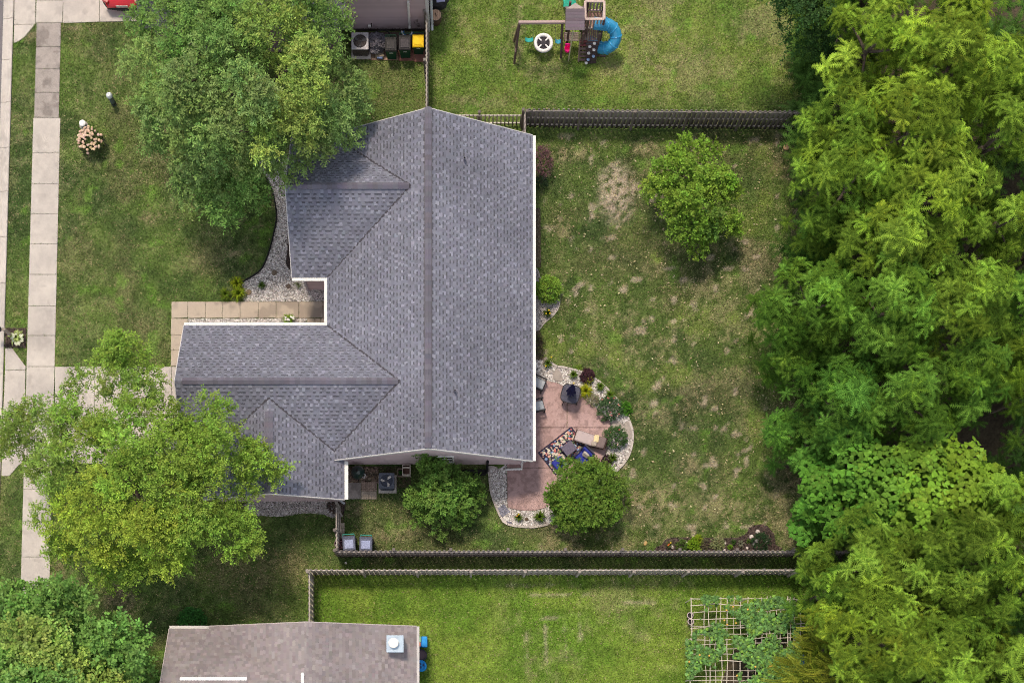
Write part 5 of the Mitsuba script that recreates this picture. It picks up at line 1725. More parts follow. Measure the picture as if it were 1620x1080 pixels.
for px, py, up in ((1089.8, 974.5, 'upper left'), (1090.8, 984.2, 'second from the top'), (1091.6, 1056.5, 'third from the top'), (1092.6, 1065.5, 'lowest')):
    key = thing('plant_pot', f'dark plant pot with a pale rim at the trellis side, {up}', 'plant pot', 'pots along the trellis')
    q = P(px, py, 0)
    part(key, 'body', lathe([(.085, 0), (.12, .34), (.125, .36), (.105, .36), (.09, .25), (0, .25)], 18, q), (.03, .026, .028), 'satin', smooth=40)
    part(key, 'rim', tube([q + [.122 * math.cos(a), .122 * math.sin(a), .36] for a in np.linspace(0, 2 * np.pi, 20, endpoint=False)], .018, 6, True), srgb(196, 180, 184), 'satin')
vb = struct('vegetable_bed')
q = smooth_poly(PP([(1150, 1050), (1180, 1015), (1230, 1010), (1262, 1030), (1265, 1120), (1150, 1120)]))
put(vb, shape(slab(q, -.05, .008), None, 'soil'))
tp_ = thing('tarpaulin', 'crumpled blue tarpaulin under the vines at the right end of the trellis', 'tarpaulin')
gv = np.linspace(0, 1, 24)
gx_, gy_ = np.meshgrid(gv, gv)
q0 = P(1240, 1085, .0)
vz = .25 + .5 * meshkit.fbm(np.stack([gx_ * 4, gy_ * 5, 0 * gx_], -1), 4, 6)
vv = np.stack([q0[0] + gx_ * .75, q0[1] + gy_ * 1.3, vz], -1).reshape(-1, 3)
ii = np.arange(576).reshape(24, 24)
put(tp_, shape((vv, np.stack([ii[:-1, :-1], ii[:-1, 1:], ii[1:, 1:], ii[1:, :-1]], -1).reshape(-1, 4)), jit(srgb(40, 80, 150), 576, GR, .3), 'satin', True))

# ------------------------------------------------------------------ loose stones
def boulder(label, px, py, rad, col, z=.02, group=None, name='stone', flat=.6):
    key = thing(name, label, 'stone', group)
    m = trimesh.creation.icosphere(2)
    v = m.vertices * (0.72 + .56 * meshkit.fbm(m.vertices * 1.1 + px, 3, int(py)))[:, None] * [rad, rad * GR.uniform(.7, 1), rad * flat]
    M = trimesh.transformations.rotation_matrix(GR.uniform(0, 3), [0, 0, 1])[:3, :3]
    put(key, shape(trimesh.Trimesh(v @ M.T + P(px, py, z), m.faces, process=False), jit(col, len(v), GR, .12, .02), 'matte', 50))


GB = srgb(120, 108, 96)
boulder('grey boulder in the upper part of the front gravel bed', 434, 432, .13, GB)
boulder('flat tan stone at the corner of the front gravel bed beside the lilies', 393, 463, .14, srgb(150, 132, 108))
boulder('dark upright stone in the front gravel near the porch', 456, 453.5, .11, srgb(104, 92, 84))
boulder('dark oval stone between the grass tufts south of the patio', 833, 822, .085, srgb(90, 78, 66))
boulder('tan sandstone lying alone in the grass below the shadowbox fence', 1244, 233, .14, srgb(206, 170, 130))
boulder('tan stone lying alone in the grass left of the mulch bed', 1021, 860, .10, srgb(196, 166, 112))
WS = srgb(206, 196, 192)
for px, py, rd, lab in ((1063.5, 865.5, .085, 'pale stone near the left end of the mulch bed'), (1085.5, 860.2, .10, 'pale stone above the white flowering plant in the mulch bed'), (1104.5, 868, .07, 'pale stone against the fence below the bright green clump'), (1145.8, 859, .085, 'pale stone right of the pale sage plant'),
                        (1146, 870.5, .065, 'pale stone against the fence in the middle of the mulch bed'), (1182, 867, .06, 'small pinkish stone near the dark bush of the mulch bed'), (1196.8, 856, .085, 'grey stone on the left edge of the dark bush'), (1192.5, 860.5, .07, 'grey stone below the left edge of the dark bush'),
                        (1213, 857.7, .09, 'pale stone right of the dark bush in the mulch bed'), (1188.5, 849, .10, 'white stone above the dark bush in the mulch bed'), (1199, 841, .10, 'white round stone at the top of the mulch bed')):
    boulder(lab, px, py, rd, WS if 'grey' not in lab else srgb(150, 146, 150), .04, 'stones in the mulch bed')
boulder('pale stone in the gravel under the round patio shrub', 957, 724.5, .14, srgb(168, 158, 156), .05)
boulder('grey block at the top corner of the patio gravel', 864, 570, .15, srgb(150, 140, 136), .05, flat=.5)
bl_ = thing('ball', 'small white ball on the grass between the two parallel fences', 'ball')
put(bl_, shape(trimesh.Trimesh(trimesh.creation.icosphere(2, .055).vertices + P(547.3, 890.5, .055), trimesh.creation.icosphere(2).faces, process=False), (.75, .74, .70), 'satin', True))
vbx = thing('valve_box', 'small grey valve box lid at the edge of the southern gravel', 'valve box')
part(vbx, 'lid', bx((.22, .13, .05), P(805.5, 827.5, .03), rz=-.2, ch=.015), srgb(110, 108, 124), 'satin')

# ------------------------------------------------------------------ vegetation
VR = np.random.default_rng(99)


def limb_tube(a, b, r0, r1, r, n=6, sag=.12):
    a, b = np.array(a, float), np.array(b, float)
    t = np.linspace(0, 1, n)[:, None]
    L = np.linalg.norm(b - a)
    p = a + (b - a) * t + np.sin(t * np.pi) * np.array([0, 0, 1.0]) * L * sag * .4 + np.sin(t * np.pi) * r.normal(0, .05, 3) * L
    return tube(p, np.linspace(r0, r1, n), 7)


def crown_lobes(lobes, col, r, dens=40, leaf=(.09, .05), nleaf=12, twig=.5, hue=.10, sub=.36, flat=.72, droop=.3, tipgain=.3):
    """Foliage of a broadleaf crown: each lobe (px, py, z, radius px[, density, colour]) is a cluster of leafy clumps with gaps between."""
    out = []
    for lb in lobes:
        px, py, z, rp = lb[:4]
        k = lb[4] if len(lb) > 4 else 1.0
        lc = np.asarray(lb[5] if len(lb) > 5 else col)
        sc = F / (H - z)
        R = rp / sc
        c = P(px, py, z) - [0, 0, R * .3]
        ns = max(5, int(8 * (R / 1.6) ** 1.0) + 2)
        d = unit(r.normal(0, 1, (ns, 3)) + [0, 0, .55])
        cen = c + d * [R, R, R * flat] * r.uniform(.35, .86, (ns, 1))
        rs = R * sub * r.uniform(.6, 1.35, ns)
        cen[:, 2] -= r.choice([0, .25, .8], ns, p=[.45, .3, .25]) * min(1.0, R)
        n = max(8, int(dens * k * math.pi * R * R / ns))
        for q, rad in zip(cen, rs):
            tint = lc * (1 + r.normal(0, hue)) * (1 + r.normal(0, hue * .35, 3))
            dd = unit(r.normal(0, 1, (n, 3)) + [0, 0, .5] + .5 * unit(q - c))
            base = q + dd * rad * [1, 1, .75] * r.uniform(.30, 1.0, (n, 1)) ** .4
            dirs = unit(dd * .9 + r.normal(0, .45, (n, 3)) + [0, 0, .12])
            cols = jit(tint, n, r, .13, .05)
            out.append(sprays(base, dirs, cols, r, nleaf, twig, leaf[0], leaf[1], droop, tipgain))
    return merge(out)


def broad_tree(name, label, base, lobes, col, seed, group=None, trunk_r=.17, limbs=6, category='tree', **kw):
    r = np.random.default_rng(seed)
    key = thing(name, label, category, group)
    b = P(*base)
    zc = np.mean([l[2] for l in lobes])
    cpt = np.mean([P(l[0], l[1], l[2]) for l in lobes], 0)
    fork = b + (cpt - b) * [.35, .35, 0] + [0, 0, zc * .38]
    part(key, 'trunk', limb_tube(b - [0, 0, .05], fork, trunk_r, trunk_r * .7, r, sag=0), None, 'bark', smooth=True)
    pick = sorted(lobes, key=lambda l: -l[3])[:limbs]
    for l in pick:
        part(key, 'limb', limb_tube(fork, P(l[0], l[1], l[2]) - [0, 0, .25], trunk_r * .55, trunk_r * .12, r), None, 'bark', smooth=True)
    m, c = crown_lobes(lobes, col, r, **kw)
    part(key, 'crown', shape(m, c, 'leaf'))
    return key


# the big street-side tree at the top
C1 = np.array([.180, .285, .088])
C1y, C1g = np.array([.235, .335, .080]), np.array([.145, .260, .068])
lob = [(285, 35, 7.2, 70, 1, C1g), (235, 95, 6.2, 48, 1, C1), (355, 55, 8.6, 70, 1, C1g), (430, 30, 8.4, 75, 1, C1y), (488, 40, 7.0, 60, 1, C1g), (520, 125, 6.0, 44, 1, C1), (455, 105, 8.6, 72, 1, C1y), (380, 130, 9.0, 70, 1, C1), (300, 125, 8.0, 70, 1, C1),
       (240, 165, 6.4, 48, 1, C1), (300, 195, 7.2, 62, 1, C1), (265, 225, 5.8, 44, 1, C1), (370, 205, 7.6, 64, .9, C1), (440, 180, 8.0, 66, 1, C1y), (505, 170, 6.6, 58, 1, C1), (545, 150, 5.2, 34, .9, C1), (490, 220, 5.8, 50, 1, C1), (430, 240, 5.6, 42, .9, C1), (545, 195, 4.8, 26, .8, C1),
       (330, 255, 5.8, 56, 1, C1), (385, 265, 5.2, 44, 1, C1g), (350, 300, 4.6, 44, 1, C1g), (300, 280, 4.6, 36, .9, C1), (395, 300, 4.0, 30, .8, C1g), (370, 325, 3.8, 20, .7, C1g), (325, 15, 7.5, 60, 1, C1g), (400, -30, 7.0, 90, .8, C1g), (260, -30, 6.0, 70, .8, C1g), (495, -20, 6.0, 56, .8, C1g), (215, 30, 5.2, 30, .9, C1g), (572, 165, 4.5, 18, .7, C1), (535, 95, 5.0, 20, .8, C1)]
broad_tree('front_yard_tree', 'big grey-green leafy tree in the front yard between the two houses', (405, 190), lob, C1, 1, trunk_r=.24, limbs=10, dens=66, leaf=(.112, .050), nleaf=12, twig=.40, droop=.35, sub=.33, tipgain=.45)
# the yellow-green tree over the driveway
Cy, Cl, Cd = np.array([.265, .370, .054]), np.array([.200, .325, .054]), np.array([.185, .290, .060])
lob = [(190, 548, 7.0, 42, 1, Cl), (165, 568, 6.4, 32, .9, Cl), (225, 585, 6.0, 34, .8, Cl), (205, 615, 6.6, 40, .8, Cd), (130, 610, 5.6, 36, .45, Cd), (95, 640, 5.4, 44, .45, Cd), (40, 650, 5.0, 40, .8, Cd), (15, 690, 4.8, 36, .9, Cd), (60, 695, 6.0, 52, 1, Cd), (120, 680, 7.0, 54, .9, Cl),
       (190, 670, 7.8, 56, .9, Cl), (245, 640, 5.6, 30, .55, Cd), (300, 665, 6.6, 44, 1, Cl), (350, 670, 6.2, 36, 1, Cl), (330, 710, 7.0, 50, 1, Cl), (375, 705, 5.8, 32, .9, Cl), (260, 715, 7.6, 56, .95, Cl), (190, 735, 8.6, 60, 1, Cl), (110, 745, 7.0, 52, .9, Cd), (60, 750, 5.4, 34, .7, Cd),
       (150, 790, 7.8, 56, 1, Cy), (215, 800, 8.2, 60, 1, Cy), (270, 770, 7.8, 52, 1, Cl), (330, 770, 6.8, 52, 1, Cl), (390, 755, 5.8, 40, 1, Cl), (430, 745, 5.0, 24, .9, Cl), (300, 830, 7.0, 54, 1, Cl), (365, 830, 5.6, 40, .95, Cl), (395, 855, 4.8, 26, .9, Cl), (240, 850, 7.2, 56, 1, Cy), (170, 850, 7.0, 52, 1, Cy),
       (110, 830, 6.0, 40, 1, Cy), (100, 870, 5.0, 34, .9, Cl), (150, 895, 5.2, 34, 1, Cl), (210, 895, 5.4, 36, 1, Cl), (275, 885, 5.2, 34, 1, Cl), (190, 920, 4.2, 20, .8, Cl), (405, 715, 5.4, 24, .9, Cl), (75, 815, 4.6, 24, .8, Cl), (280, 690, 6.6, 34, 1, Cl)]
broad_tree('driveway_tree', 'yellow-green tree spreading over the driveway and garage corner', (215, 765), lob, Cl, 2, trunk_r=.20, limbs=12, dens=86, leaf=(.098, .052), nleaf=11, twig=.42, droop=.18, sub=.33, tipgain=.4)
# darker maple in the bottom left corner
Cm, Cm2 = np.array([.150, .285, .070]), np.array([.25, .37, .085])
lob = [(40, 970, 5.6, 56, 1, Cm), (100, 975, 5.8, 54, 1, Cm), (150, 990, 5.0, 42, 1, Cm), (30, 1030, 7.0, 64, 1, Cm2), (95, 1035, 7.0, 60, 1, Cm2), (160, 1035, 6.0, 54, 1, Cm), (210, 1030, 4.6, 34, .9, Cm), (220, 1065, 4.4, 34, .9, Cm), (55, 1090, 7.4, 66, 1, Cm), (130, 1085, 6.8, 60, 1, Cm2), (185, 1095, 5.6, 50, 1, Cm), (-25, 1000, 6.0, 60, 1, Cm), (-20, 1080, 7.0, 70, 1, Cm), (15, 945, 4.6, 30, .9, Cm), (70, 945, 4.6, 26, .9, Cm), (60, 1150, 6.5, 70, .8, Cm), (140, 1150, 6.0, 70, .8, Cm)]
broad_tree('maple_tree', 'dark green maple in the bottom left corner of the view', (75, 1075), lob, Cm, 3, trunk_r=.2, limbs=7, dens=58, leaf=(.14, .10), nleaf=9, twig=.42, droop=.2, sub=.34, hue=.12)
# small tree in the back yard
Cb, Cb2 = np.array([.165, .285, .040]), np.array([.110, .205, .044])
lob = [(1100, 235, 2.6, 26, .8, Cb), (1070, 270, 3.0, 34, 1, Cb), (1120, 265, 3.4, 36, 1, Cb), (1060, 305, 3.0, 34, 1, Cb), (1100, 305, 3.8, 38, 1, Cb), (1145, 300, 3.0, 30, 1, Cb), (1080, 345, 2.8, 32, 1, Cb), (1120, 340, 2.8, 30, .8, Cb2), (1150, 335, 2.2, 22, .6, Cb), (1105, 372, 2.0, 24, 1, Cb), (1070, 235, 2.2, 14, .6, Cb), (1130, 232, 2.0, 16, .5, Cb), (1160, 352, 1.8, 14, .4, Cb), (1038, 300, 2.2, 16, .7, Cb)]
broad_tree('back_yard_tree', 'small bright green tree alone in the back yard lawn', (1103, 318), lob, Cb, 4, trunk_r=.09, limbs=6, dens=85, leaf=(.11, .065), nleaf=10, twig=.34, droop=.15, sub=.36, tipgain=.45)
# shrubs beside the house and the patio
lob = [(690, 752, 2.2, 36, 1, Cb2 * 1.15), (665, 775, 2.0, 30, 1, Cb2 * 1.1), (700, 785, 2.4, 36, 1, Cb2 * 1.25), (668, 805, 1.7, 26, 1, Cb2 * 1.1), (705, 812, 1.8, 28, 1, Cb2), (725, 760, 2.0, 26, 1, Cb2), (680, 740, 1.9, 22, 1, Cb2 * 1.3)]
broad_tree('shrub', 'bright bushy shrub under the south window beside the air conditioner', (690, 785), lob, Cb, 5, category='shrub', trunk_r=.06, limbs=3, dens=95, leaf=(.10, .06), nleaf=10, twig=.28, droop=.15, sub=.36, tipgain=.4)
lob = [(745, 770, 1.5, 24, 1, Cb2 * .85), (742, 795, 1.4, 24, 1, Cb2 * .85), (728, 815, 1.2, 20, 1, Cb2 * .85), (755, 785, 1.1, 14, .8, Cb2 * .9)]
broad_tree('shrub', 'darker green shrub growing against the right side of the bushy window shrub', (745, 790), lob, Cb, 6, category='shrub', trunk_r=.05, limbs=2, dens=95, leaf=(.095, .055), nleaf=10, twig=.25, droop=.15, sub=.36)
Cr = np.array([.110, .195, .034])
lob = [(930, 775, 2.5, 46, 1, Cr), (900, 770, 2.0, 32, 1, Cr), (960, 765, 2.1, 32, 1, Cr), (905, 800, 1.8, 32, 1, Cr), (945, 800, 2.0, 36, 1, Cr * .95), (925, 815, 1.5, 26, 1, Cr), (970, 790, 1.6, 24, 1, Cr * .9), (935, 745, 2.0, 26, 1, Cr), (890, 785, 1.6, 20, 1, Cr), (908, 748, 1.8, 22, 1, Cr), (945, 733, 1.8, 20, 1, Cr), (965, 750, 1.9, 26, 1, Cr), (925, 790, 2.2, 44, 1, Cr), (980, 770, 1.5, 16, 1, Cr), (900, 815, 1.4, 22, 1, Cr)]
broad_tree('shrub', 'large dense round green shrub covering the south east corner of the patio', (933, 792), lob, Cr, 7, category='shrub', trunk_r=.08, limbs=3, dens=120, leaf=(.085, .055), nleaf=10, twig=.24, droop=.1, sub=.42, tipgain=.5)


def bush(label, px, py, rp, h, col, n=160, leaf=(.06, .036), name='bush', cat_='bush', group=None, twig=.16, sy=1.0, tipgain=.3, nleaf=9, seed=None):
    r = np.random.default_rng(int(px * 7 + py * 13) if seed is None else seed)
    key = thing(name, label, cat_, group)
    q = P(px, py, 0)
    R = rp / S
    for k in range(3):
        a = r.uniform(0, 6.28)
        part(key, 'stem', limb_tube(q, q + [R * .4 * math.cos(a), R * .4 * math.sin(a) * sy, h * .6], .02, .008, r), None, 'bark')
    d = unit(r.normal(0, 1, (n, 3)) + [0, 0, .7])
    d[:, 2] = np.abs(d[:, 2])
    bump = .82 + .36 * meshkit.fbm(d * 2.5 + px, 3, 3)
    base = q + np.array([0, 0, h * .25]) + d * [R, R * sy, h * .75] * (bump * r.uniform(.45, 1, n) ** .4)[:, None] * .92
    dirs = unit(d + r.normal(0, .4, d.shape))
    m, c = merge([sprays(base, dirs, jit(col, n, r, .18, .06), r, nleaf, twig, leaf[0], leaf[1], .1, tipgain)])
    part(key, 'foliage', shape(m, c, 'leaf'))
    return key, q, R, r


bush('round clipped green bush by the top edge of the brown roof', 306, 985, 21, .8, (.045, .150, .035), 520, (.065, .042))
bush('round green bush in the gravel bulge on the east side of the house', 866.5, 463, 19.5, .9, (.15, .26, .04), 620, (.062, .038), tipgain=.6)
bush('dark purple barberry bush against the east gutter', 857, 263, 15, .9, (.15, .085, .095), 330, (.042, .026), sy=1.7)
bush('dark green low bush below the purple barberry', 855, 291, 9, .5, (.028, .050, .028), 130, (.045, .02))
k_, q_, R_, r_ = bush('hydrangea covered in pale pink blossom heads on the front lawn', 148.5, 232, 19, .8, (.085, .115, .045), 260, (.06, .04), 'hydrangea', 'bush')
its, cs = [], []
for i in range(84):
    a, t = VR.uniform(0, 6.28), math.sqrt(VR.random())
    o = np.array([R_ * 1.02 * t * math.cos(a), R_ * 1.12 * t * math.sin(a), .55 + .35 * math.sqrt(max(0, 1 - t * t))])
    b = trimesh.creation.icosphere(2)
    v = b.vertices * (.8 + .4 * meshkit.fbm(b.vertices * 3 + i, 2, i))[:, None] * VR.uniform(.040, .062) * [1, 1, .8]
    its.append((trimesh.Trimesh(v + q_ + o, b.faces, process=False), jit(np.array([.60, .47, .36]) * VR.uniform(.75, 1.2) * [1, VR.uniform(.85, 1.05), VR.uniform(.8, 1.05)], len(v), VR, .14, .03)))
m, c = catc(its)
part(k_, 'blossoms', m, c, 'matte', kind='stuff')

for px, py, rp, h, lab, lc, nf in ((963, 650, 20, .75, 'rose bush with pink flowers, larger one north of the stepping stones', (.052, .098, .040), 12), (972, 695, 19, .7, 'rose bush with few flowers, south of the stepping stones', (.060, .115, .042), 4)):
    k_, q_, R_, r_ = bush(lab, px, py, rp, h, lc, 260, (.055, .034), 'rose_bush', 'bush', tipgain=.5, sy=.85)
    for i in range(nf):
        a, t = VR.uniform(0, 6.28), math.sqrt(VR.random()) * .95
        b = trimesh.creation.icosphere(1, .032)
        part(k_, 'flower', trimesh.Trimesh(b.vertices * [1, 1, .7] + q_ + [R_ * t * math.cos(a), R_ * t * math.sin(a), h * (1.02 - .35 * t)], b.faces, process=False), (.55, .16, .15) if i % 3 else (.66, .45, .40), 'matte')
bush('purple heuchera between the patio gravel and the lawn', 929, 597, 10, .3, (.055, .028, .035), 90, (.075, .06), 'heuchera', 'plant', twig=.1)
bush('small plant with pale pink flowers left of the rose bush', 937, 634, 9, .3, (.25, .24, .15), 90, (.045, .03), 'flowering_plant', 'plant', twig=.1)
bush('green leafy plant under the edge of the rose bush by the lawn', 989, 648, 8, .35, (.06, .17, .02), 80, (.07, .04), 'leafy_plant', 'plant', twig=.12)
bush('dark leaved plant beside the pale stone under the round shrub', 960, 730, 6, .25, (.05, .03, .04), 50, (.06, .045), 'heuchera', 'plant', twig=.1)
bush('small grey-green plant hugging the house wall below the gravel bulge', 854, 548, 7, .25, (.09, .10, .04), 60, (.05, .03), 'leafy_plant', 'plant', sy=2.6, twig=.1)


def clump(label, px, py, rp, n, col, w=.018, h=.35, name='grass_clump', cat_='plant', group=None, flowers=None, arch=1.0, sy=1.0):
    """A clump of arching strap leaves."""
    r = np.random.default_rng(int(px * 11 + py * 17))
    key = thing(name, label, cat_, group)
    q = P(px, py, .01)
    R = rp / S
    a = r.uniform(0, 2 * np.pi, n)
    L = R * r.uniform(.55, 1.12, n)
    hh = h * r.uniform(.5, 1.1, n)
    d = np.stack([np.cos(a), np.sin(a) * sy, np.zeros(n)], -1)
    s = np.stack([-np.sin(a), np.cos(a), np.zeros(n)], -1)
    b0 = q + d * R * .06 * r.uniform(0, 1.5, (n, 1))
    tt = np.array([0, .3, .62, 1.0])
    V = []
    for t in tt:
        z = hh * (1 - (1 - min(1, t * 1.7)) ** 2) - hh * arch * .75 * max(0, t - .45) ** 1.5 * 2
        ctr = b0 + d * (L * t)[:, None] + np.stack([0 * z, 0 * z, np.maximum(z, .02)], -1)
        ww = w * (1.0, 1.15, .85, .08)[list(tt).index(t)]
        V += [ctr - s * ww / 2, ctr + s * ww / 2]
    V = np.stack(V, 1).reshape(-1, 3)
    i = np.arange(n)[:, None] * 8
    f = np.vstack([i + np.array(x) for x in ([0, 1, 3], [0, 3, 2], [2, 3, 5], [2, 5, 4], [4, 5, 7], [4, 7, 6])])
    c = np.repeat(jit(col, n, r, .22, .06), 8, 0) * np.tile([.75, .75, .95, .95, 1.08, 1.08, 1.2, 1.2], n)[:, None]
    part(key, 'foliage', shape((V, f), np.clip(c, .004, .9), 'leaf'))
    for fx in (flowers or []):
        b = trimesh.creation.icosphere(1, .035)
        part(key, 'flower', trimesh.Trimesh(b.vertices * [1, 1, .6] + q + [fx[0] * R, fx[1] * R, h * 1.05], b.faces, process=False), fx[2], 'matte')
    return key


YEL = (.62, .46, .03)
LG = np.array([.105, .185, .022])
clump('day lily clump with yellow flowers at the top of the patio gravel', 866.5, 577, 10, 70, LG * .8, flowers=[(.5, .8, YEL), (-.4, -.6, YEL)])
clump('green grass clump in the gravel above the dark patio table', 906.5, 594.5, 8.5, 70, LG)
clump('bright yellow-green ornamental grass touching the dark table', 926, 621, 13, 130, (.30, .33, .02), w=.026, h=.45)
clump('small yellow-green tuft above the bright ornamental grass', 932.5, 603.5, 8, 50, (.27, .30, .03), w=.024)
clump('green grass clump right of the bright ornamental grass', 949.5, 613, 9, 75, LG)
clump('bright green grass clump above the larger rose bush', 964, 627, 10.5, 90, LG * 1.15)
clump('green clump in the gravel right of the round patio shrub', 968.5, 726, 10, 80, LG * .8)
clump('day lily with a yellow flower in the southern patio gravel', 821, 819.5, 9, 60, LG * .8, flowers=[(-.1, .4, YEL), (-.4, .1, (.5, .2, .03))])
clump('large green grass tuft in the southern patio gravel', 853.5, 819, 11.5, 130, LG * .9, h=.45)
clump('low plant with yellow blooms in the gravel bulge by the house', 866, 498, 9, 70, LG * .5, flowers=[(.2, .3, YEL), (-.3, -.3, YEL), (.35, -.25, YEL)])
clump('flat pale green weed in the lawn above the patio gravel', 916, 582, 7, 40, (.13, .21, .03), h=.1)
clump('tall yellow-green lily at the corner of the front walk, upper one', 375.5, 451, 13, 80, (.21, .28, .02), w=.032, h=.5)
clump('yellow-green lily at the corner of the front walk, beside the gravel', 379.5, 468, 14, 90, (.19, .27, .02), w=.032, h=.5)
clump('green lily at the corner of the front walk, left one on the lawn', 358, 468, 12, 70, (.11, .17, .02), w=.028, h=.4)
clump('green weed growing in the middle of the front gravel', 414.5, 452.5, 7.5, 50, (.075, .13, .03), w=.03, h=.2)
clump('thin pale plant in the gravel by the porch wall', 473, 452, 8, 30, (.26, .30, .16), w=.016, h=.3)
clump('green seedling in the planter box', 633.5, 749, 4.5, 30, (.05, .16, .03), w=.03, h=.3)
k_ = clump('white flowering plant with bright leaves in the strip beside the front walk', 457.5, 507.5, 11, 70, (.17, .29, .03), w=.045, h=.28)
for i in range(9):
    b = trimesh.creation.icosphere(1, .045)
    part(k_, 'flower', trimesh.Trimesh(b.vertices * [1, 1, .6] + P(451 + 1.8 * i + VR.uniform(-1, 1), 503.5 + VR.uniform(-2, 3.5), .32), b.faces, process=False), (.74, .76, .70), 'matte')
k_ = clump('white and green hosta in the mulch square by the mailbox', 27, 535.5, 13, 46, (.30, .38, .12), w=.095, h=.36)
for i in range(26):
    a = VR.uniform(0, 6.28); t = VR.uniform(.45, 1.0)
    v, f = quads(np.array([P(27, 535.5, .33) + [.2 * t * math.cos(a), .2 * t * math.sin(a), 0]]), unit(np.array([[math.cos(a), math.sin(a), -.1]])), np.array([[-math.sin(a), math.cos(a), 0]]), .15, .09)
    part(k_, 'leaf', (v, f), jit((.58, .62, .46), 4, VR, .1), 'leaf', label='creamy white hosta leaf')
# the mulch bed along the south fence
clump('plant with orange flowers at the left end of the mulch bed', 1057.5, 863, 8, 40, (.13, .16, .06), flowers=[(-.1, .0, (.55, .12, .03)), (.2, .3, YEL), (-.3, -.2, (.5, .14, .04))])
bush('dark green plant with white flowers in the mulch bed, left of the bright clump', 1078, 864, 8, .3, (.075, .13, .03), 80, (.05, .03), 'flowering_plant', 'plant', twig=.12)
bush('bright green leafy clump in the mulch bed, lower of two', 1096.5, 863.5, 9.5, .35, (.14, .25, .02), 110, (.06, .04), 'leafy_plant', 'plant', twig=.12)
bush('bright yellow-green leafy clump in the mulch bed, upper of two', 1102, 856, 6.5, .3, (.18, .27, .02), 70, (.055, .038), 'leafy_plant', 'plant', twig=.12)
bush('brownish wilted plant in the mulch bed', 1114, 861, 7, .25, (.13, .12, .075), 60, (.05, .02), 'leafy_plant', 'plant', twig=.12)
bush('pale sage green plant in the middle of the mulch bed', 1134, 861.5, 9, .35, (.22, .25, .12), 110, (.055, .03), 'sage_plant', 'plant', twig=.13)
clump('tiny bright green sprout near the fence in the mulch bed', 1154.5, 866, 5, 34, (.11, .22, .02), w=.03, h=.15)
clump('small dark green tuft in the mulch bed right of the middle stones', 1160, 858.5, 6, 40, (.04, .09, .02), w=.02, h=.15)
clump('pale striped grass in the mulch bed left of the dark bush', 1171, 861, 8, 46, (.22, .24, .16), w=.014, h=.25)
clump('small green tuft close to the left side of the dark bush', 1184, 857, 5, 34, (.08, .14, .03), w=.02, h=.15)
bush('dark green bush in the round end of the mulch bed', 1202.5, 858, 13, .5, (.030, .066, .028), 150, (.05, .024), 'bush', 'bush', twig=.16)

# vines on the trellis
vk = thing('squash_vine', 'squash vines with broad leaves and orange flowers climbing over the pole trellis', 'vine')
N = 12000
u_, v_ = VR.uniform(1086, 1268, N), VR.uniform(943, 1105, N)
qn = np.stack([u_ / 26, v_ / 26, 0 * u_], -1)
den = .62 * meshkit.fbm(qn, 3, 12) + .42 * meshkit.fbm(qn * 2.6 + 9, 2, 13)
a1 = np.clip((v_ - 1000) / 60, 0, 1) * np.clip((u_ - 1150) / 60, 0, 1)
a2 = np.clip(1 - np.abs(v_ - 1042) / 22, 0, 1) * np.clip((1160 - u_) / 40, 0, 1)
a3 = np.clip(1 - np.hypot((u_ - 1185) / 40, (v_ - 980) / 30), 0, 1)
a4 = np.clip(1 - np.hypot((u_ - 1225) / 42, (v_ - 953) / 14), 0, 1)
a5 = np.clip(1 - np.hypot((u_ - 1130) / 30, (v_ - 998) / 22), 0, 1)
clr = np.clip(1 - np.hypot((u_ - 1165) / 22, (v_ - 1050) / 12), 0, 1) + np.clip(1 - np.hypot((u_ - 1218) / 30, (v_ - 965) / 10), 0, 1) + np.clip(1 - np.hypot((u_ - 1118) / 14, (v_ - 1068) / 9), 0, 1)
keep = den + .38 * np.maximum.reduce([a1, a2, a3, a4, a5]) - .30 * clr > .612
u_, v_ = u_[keep], v_[keep]
n = len(u_)
zz = 1.42 + .22 * VR.random(n)
base = np.stack([(u_ - 740) / F * (H - zz), (1160 - v_) / F * (H - zz), zz], -1)
az = VR.uniform(0, 6.28, n)
nr = unit(VR.normal(0, .38, (n, 3)) + [0, 0, 1])
d = unit(np.cross(nr, np.stack([np.cos(az), np.sin(az), 0 * az], -1)))
s = np.cross(d, nr)
sz = VR.uniform(.06, .125, n)[:, None]
ring_ = [(0, 0), (-.25, .55), (.35, .62), (1.0, .0), (.35, -.62), (-.25, -.55)]
V = np.stack([base + d * sz * x + s * sz * y - nr * sz * .18 * (abs(x) + abs(y)) for x, y in ring_], 1).reshape(-1, 3)
i = np.arange(n)[:, None] * 6
f = np.vstack([i + [0, k, k + 1] for k in range(1, 5)] + [i + [0, 5, 1]])
cc = jit((.130, .265, .082), n, VR, .30, .05)
cc[VR.random(n) < .16] *= [1.5, 1.35, .8]
part(vk, 'foliage', shape((V, f), np.repeat(np.clip(cc, .004, .8), 6, 0), 'leaf'))
for px, py in ((1149.5, 965), (1160, 959.5), (1146, 981), (1150.5, 988), (1164.5, 985.5), (1218, 1053.5), (1221, 1053), (1195, 1054.5), (1183, 964), (1090.5, 1046.5), (1166, 1068.5), (1107, 1036), (1122, 1037)):
    b = trimesh.creation.icosphere(1, .05)
    part(vk, 'flower', trimesh.Trimesh(b.vertices * [.8, .8, .4] + P(px, py, 1.66), b.faces, process=False), (.68, .40, .10), 'matte')
for k in range(14):
    i = VR.integers(n)
    p = base[i]
    q = [p + [VR.normal(0, .04) + t * VR.uniform(-.6, .6), VR.normal(0, .04) + t * VR.uniform(-.6, .6), -.06] for t in np.linspace(0, 1, 7)]
    part(vk, 'stem', tube(q, .009, 5), (.16, .20, .08), 'matte')

# ------------------------------------------------------------------ the belt of trees on the right: compound leaves in rosettes
ZR = np.random.default_rng(4242)


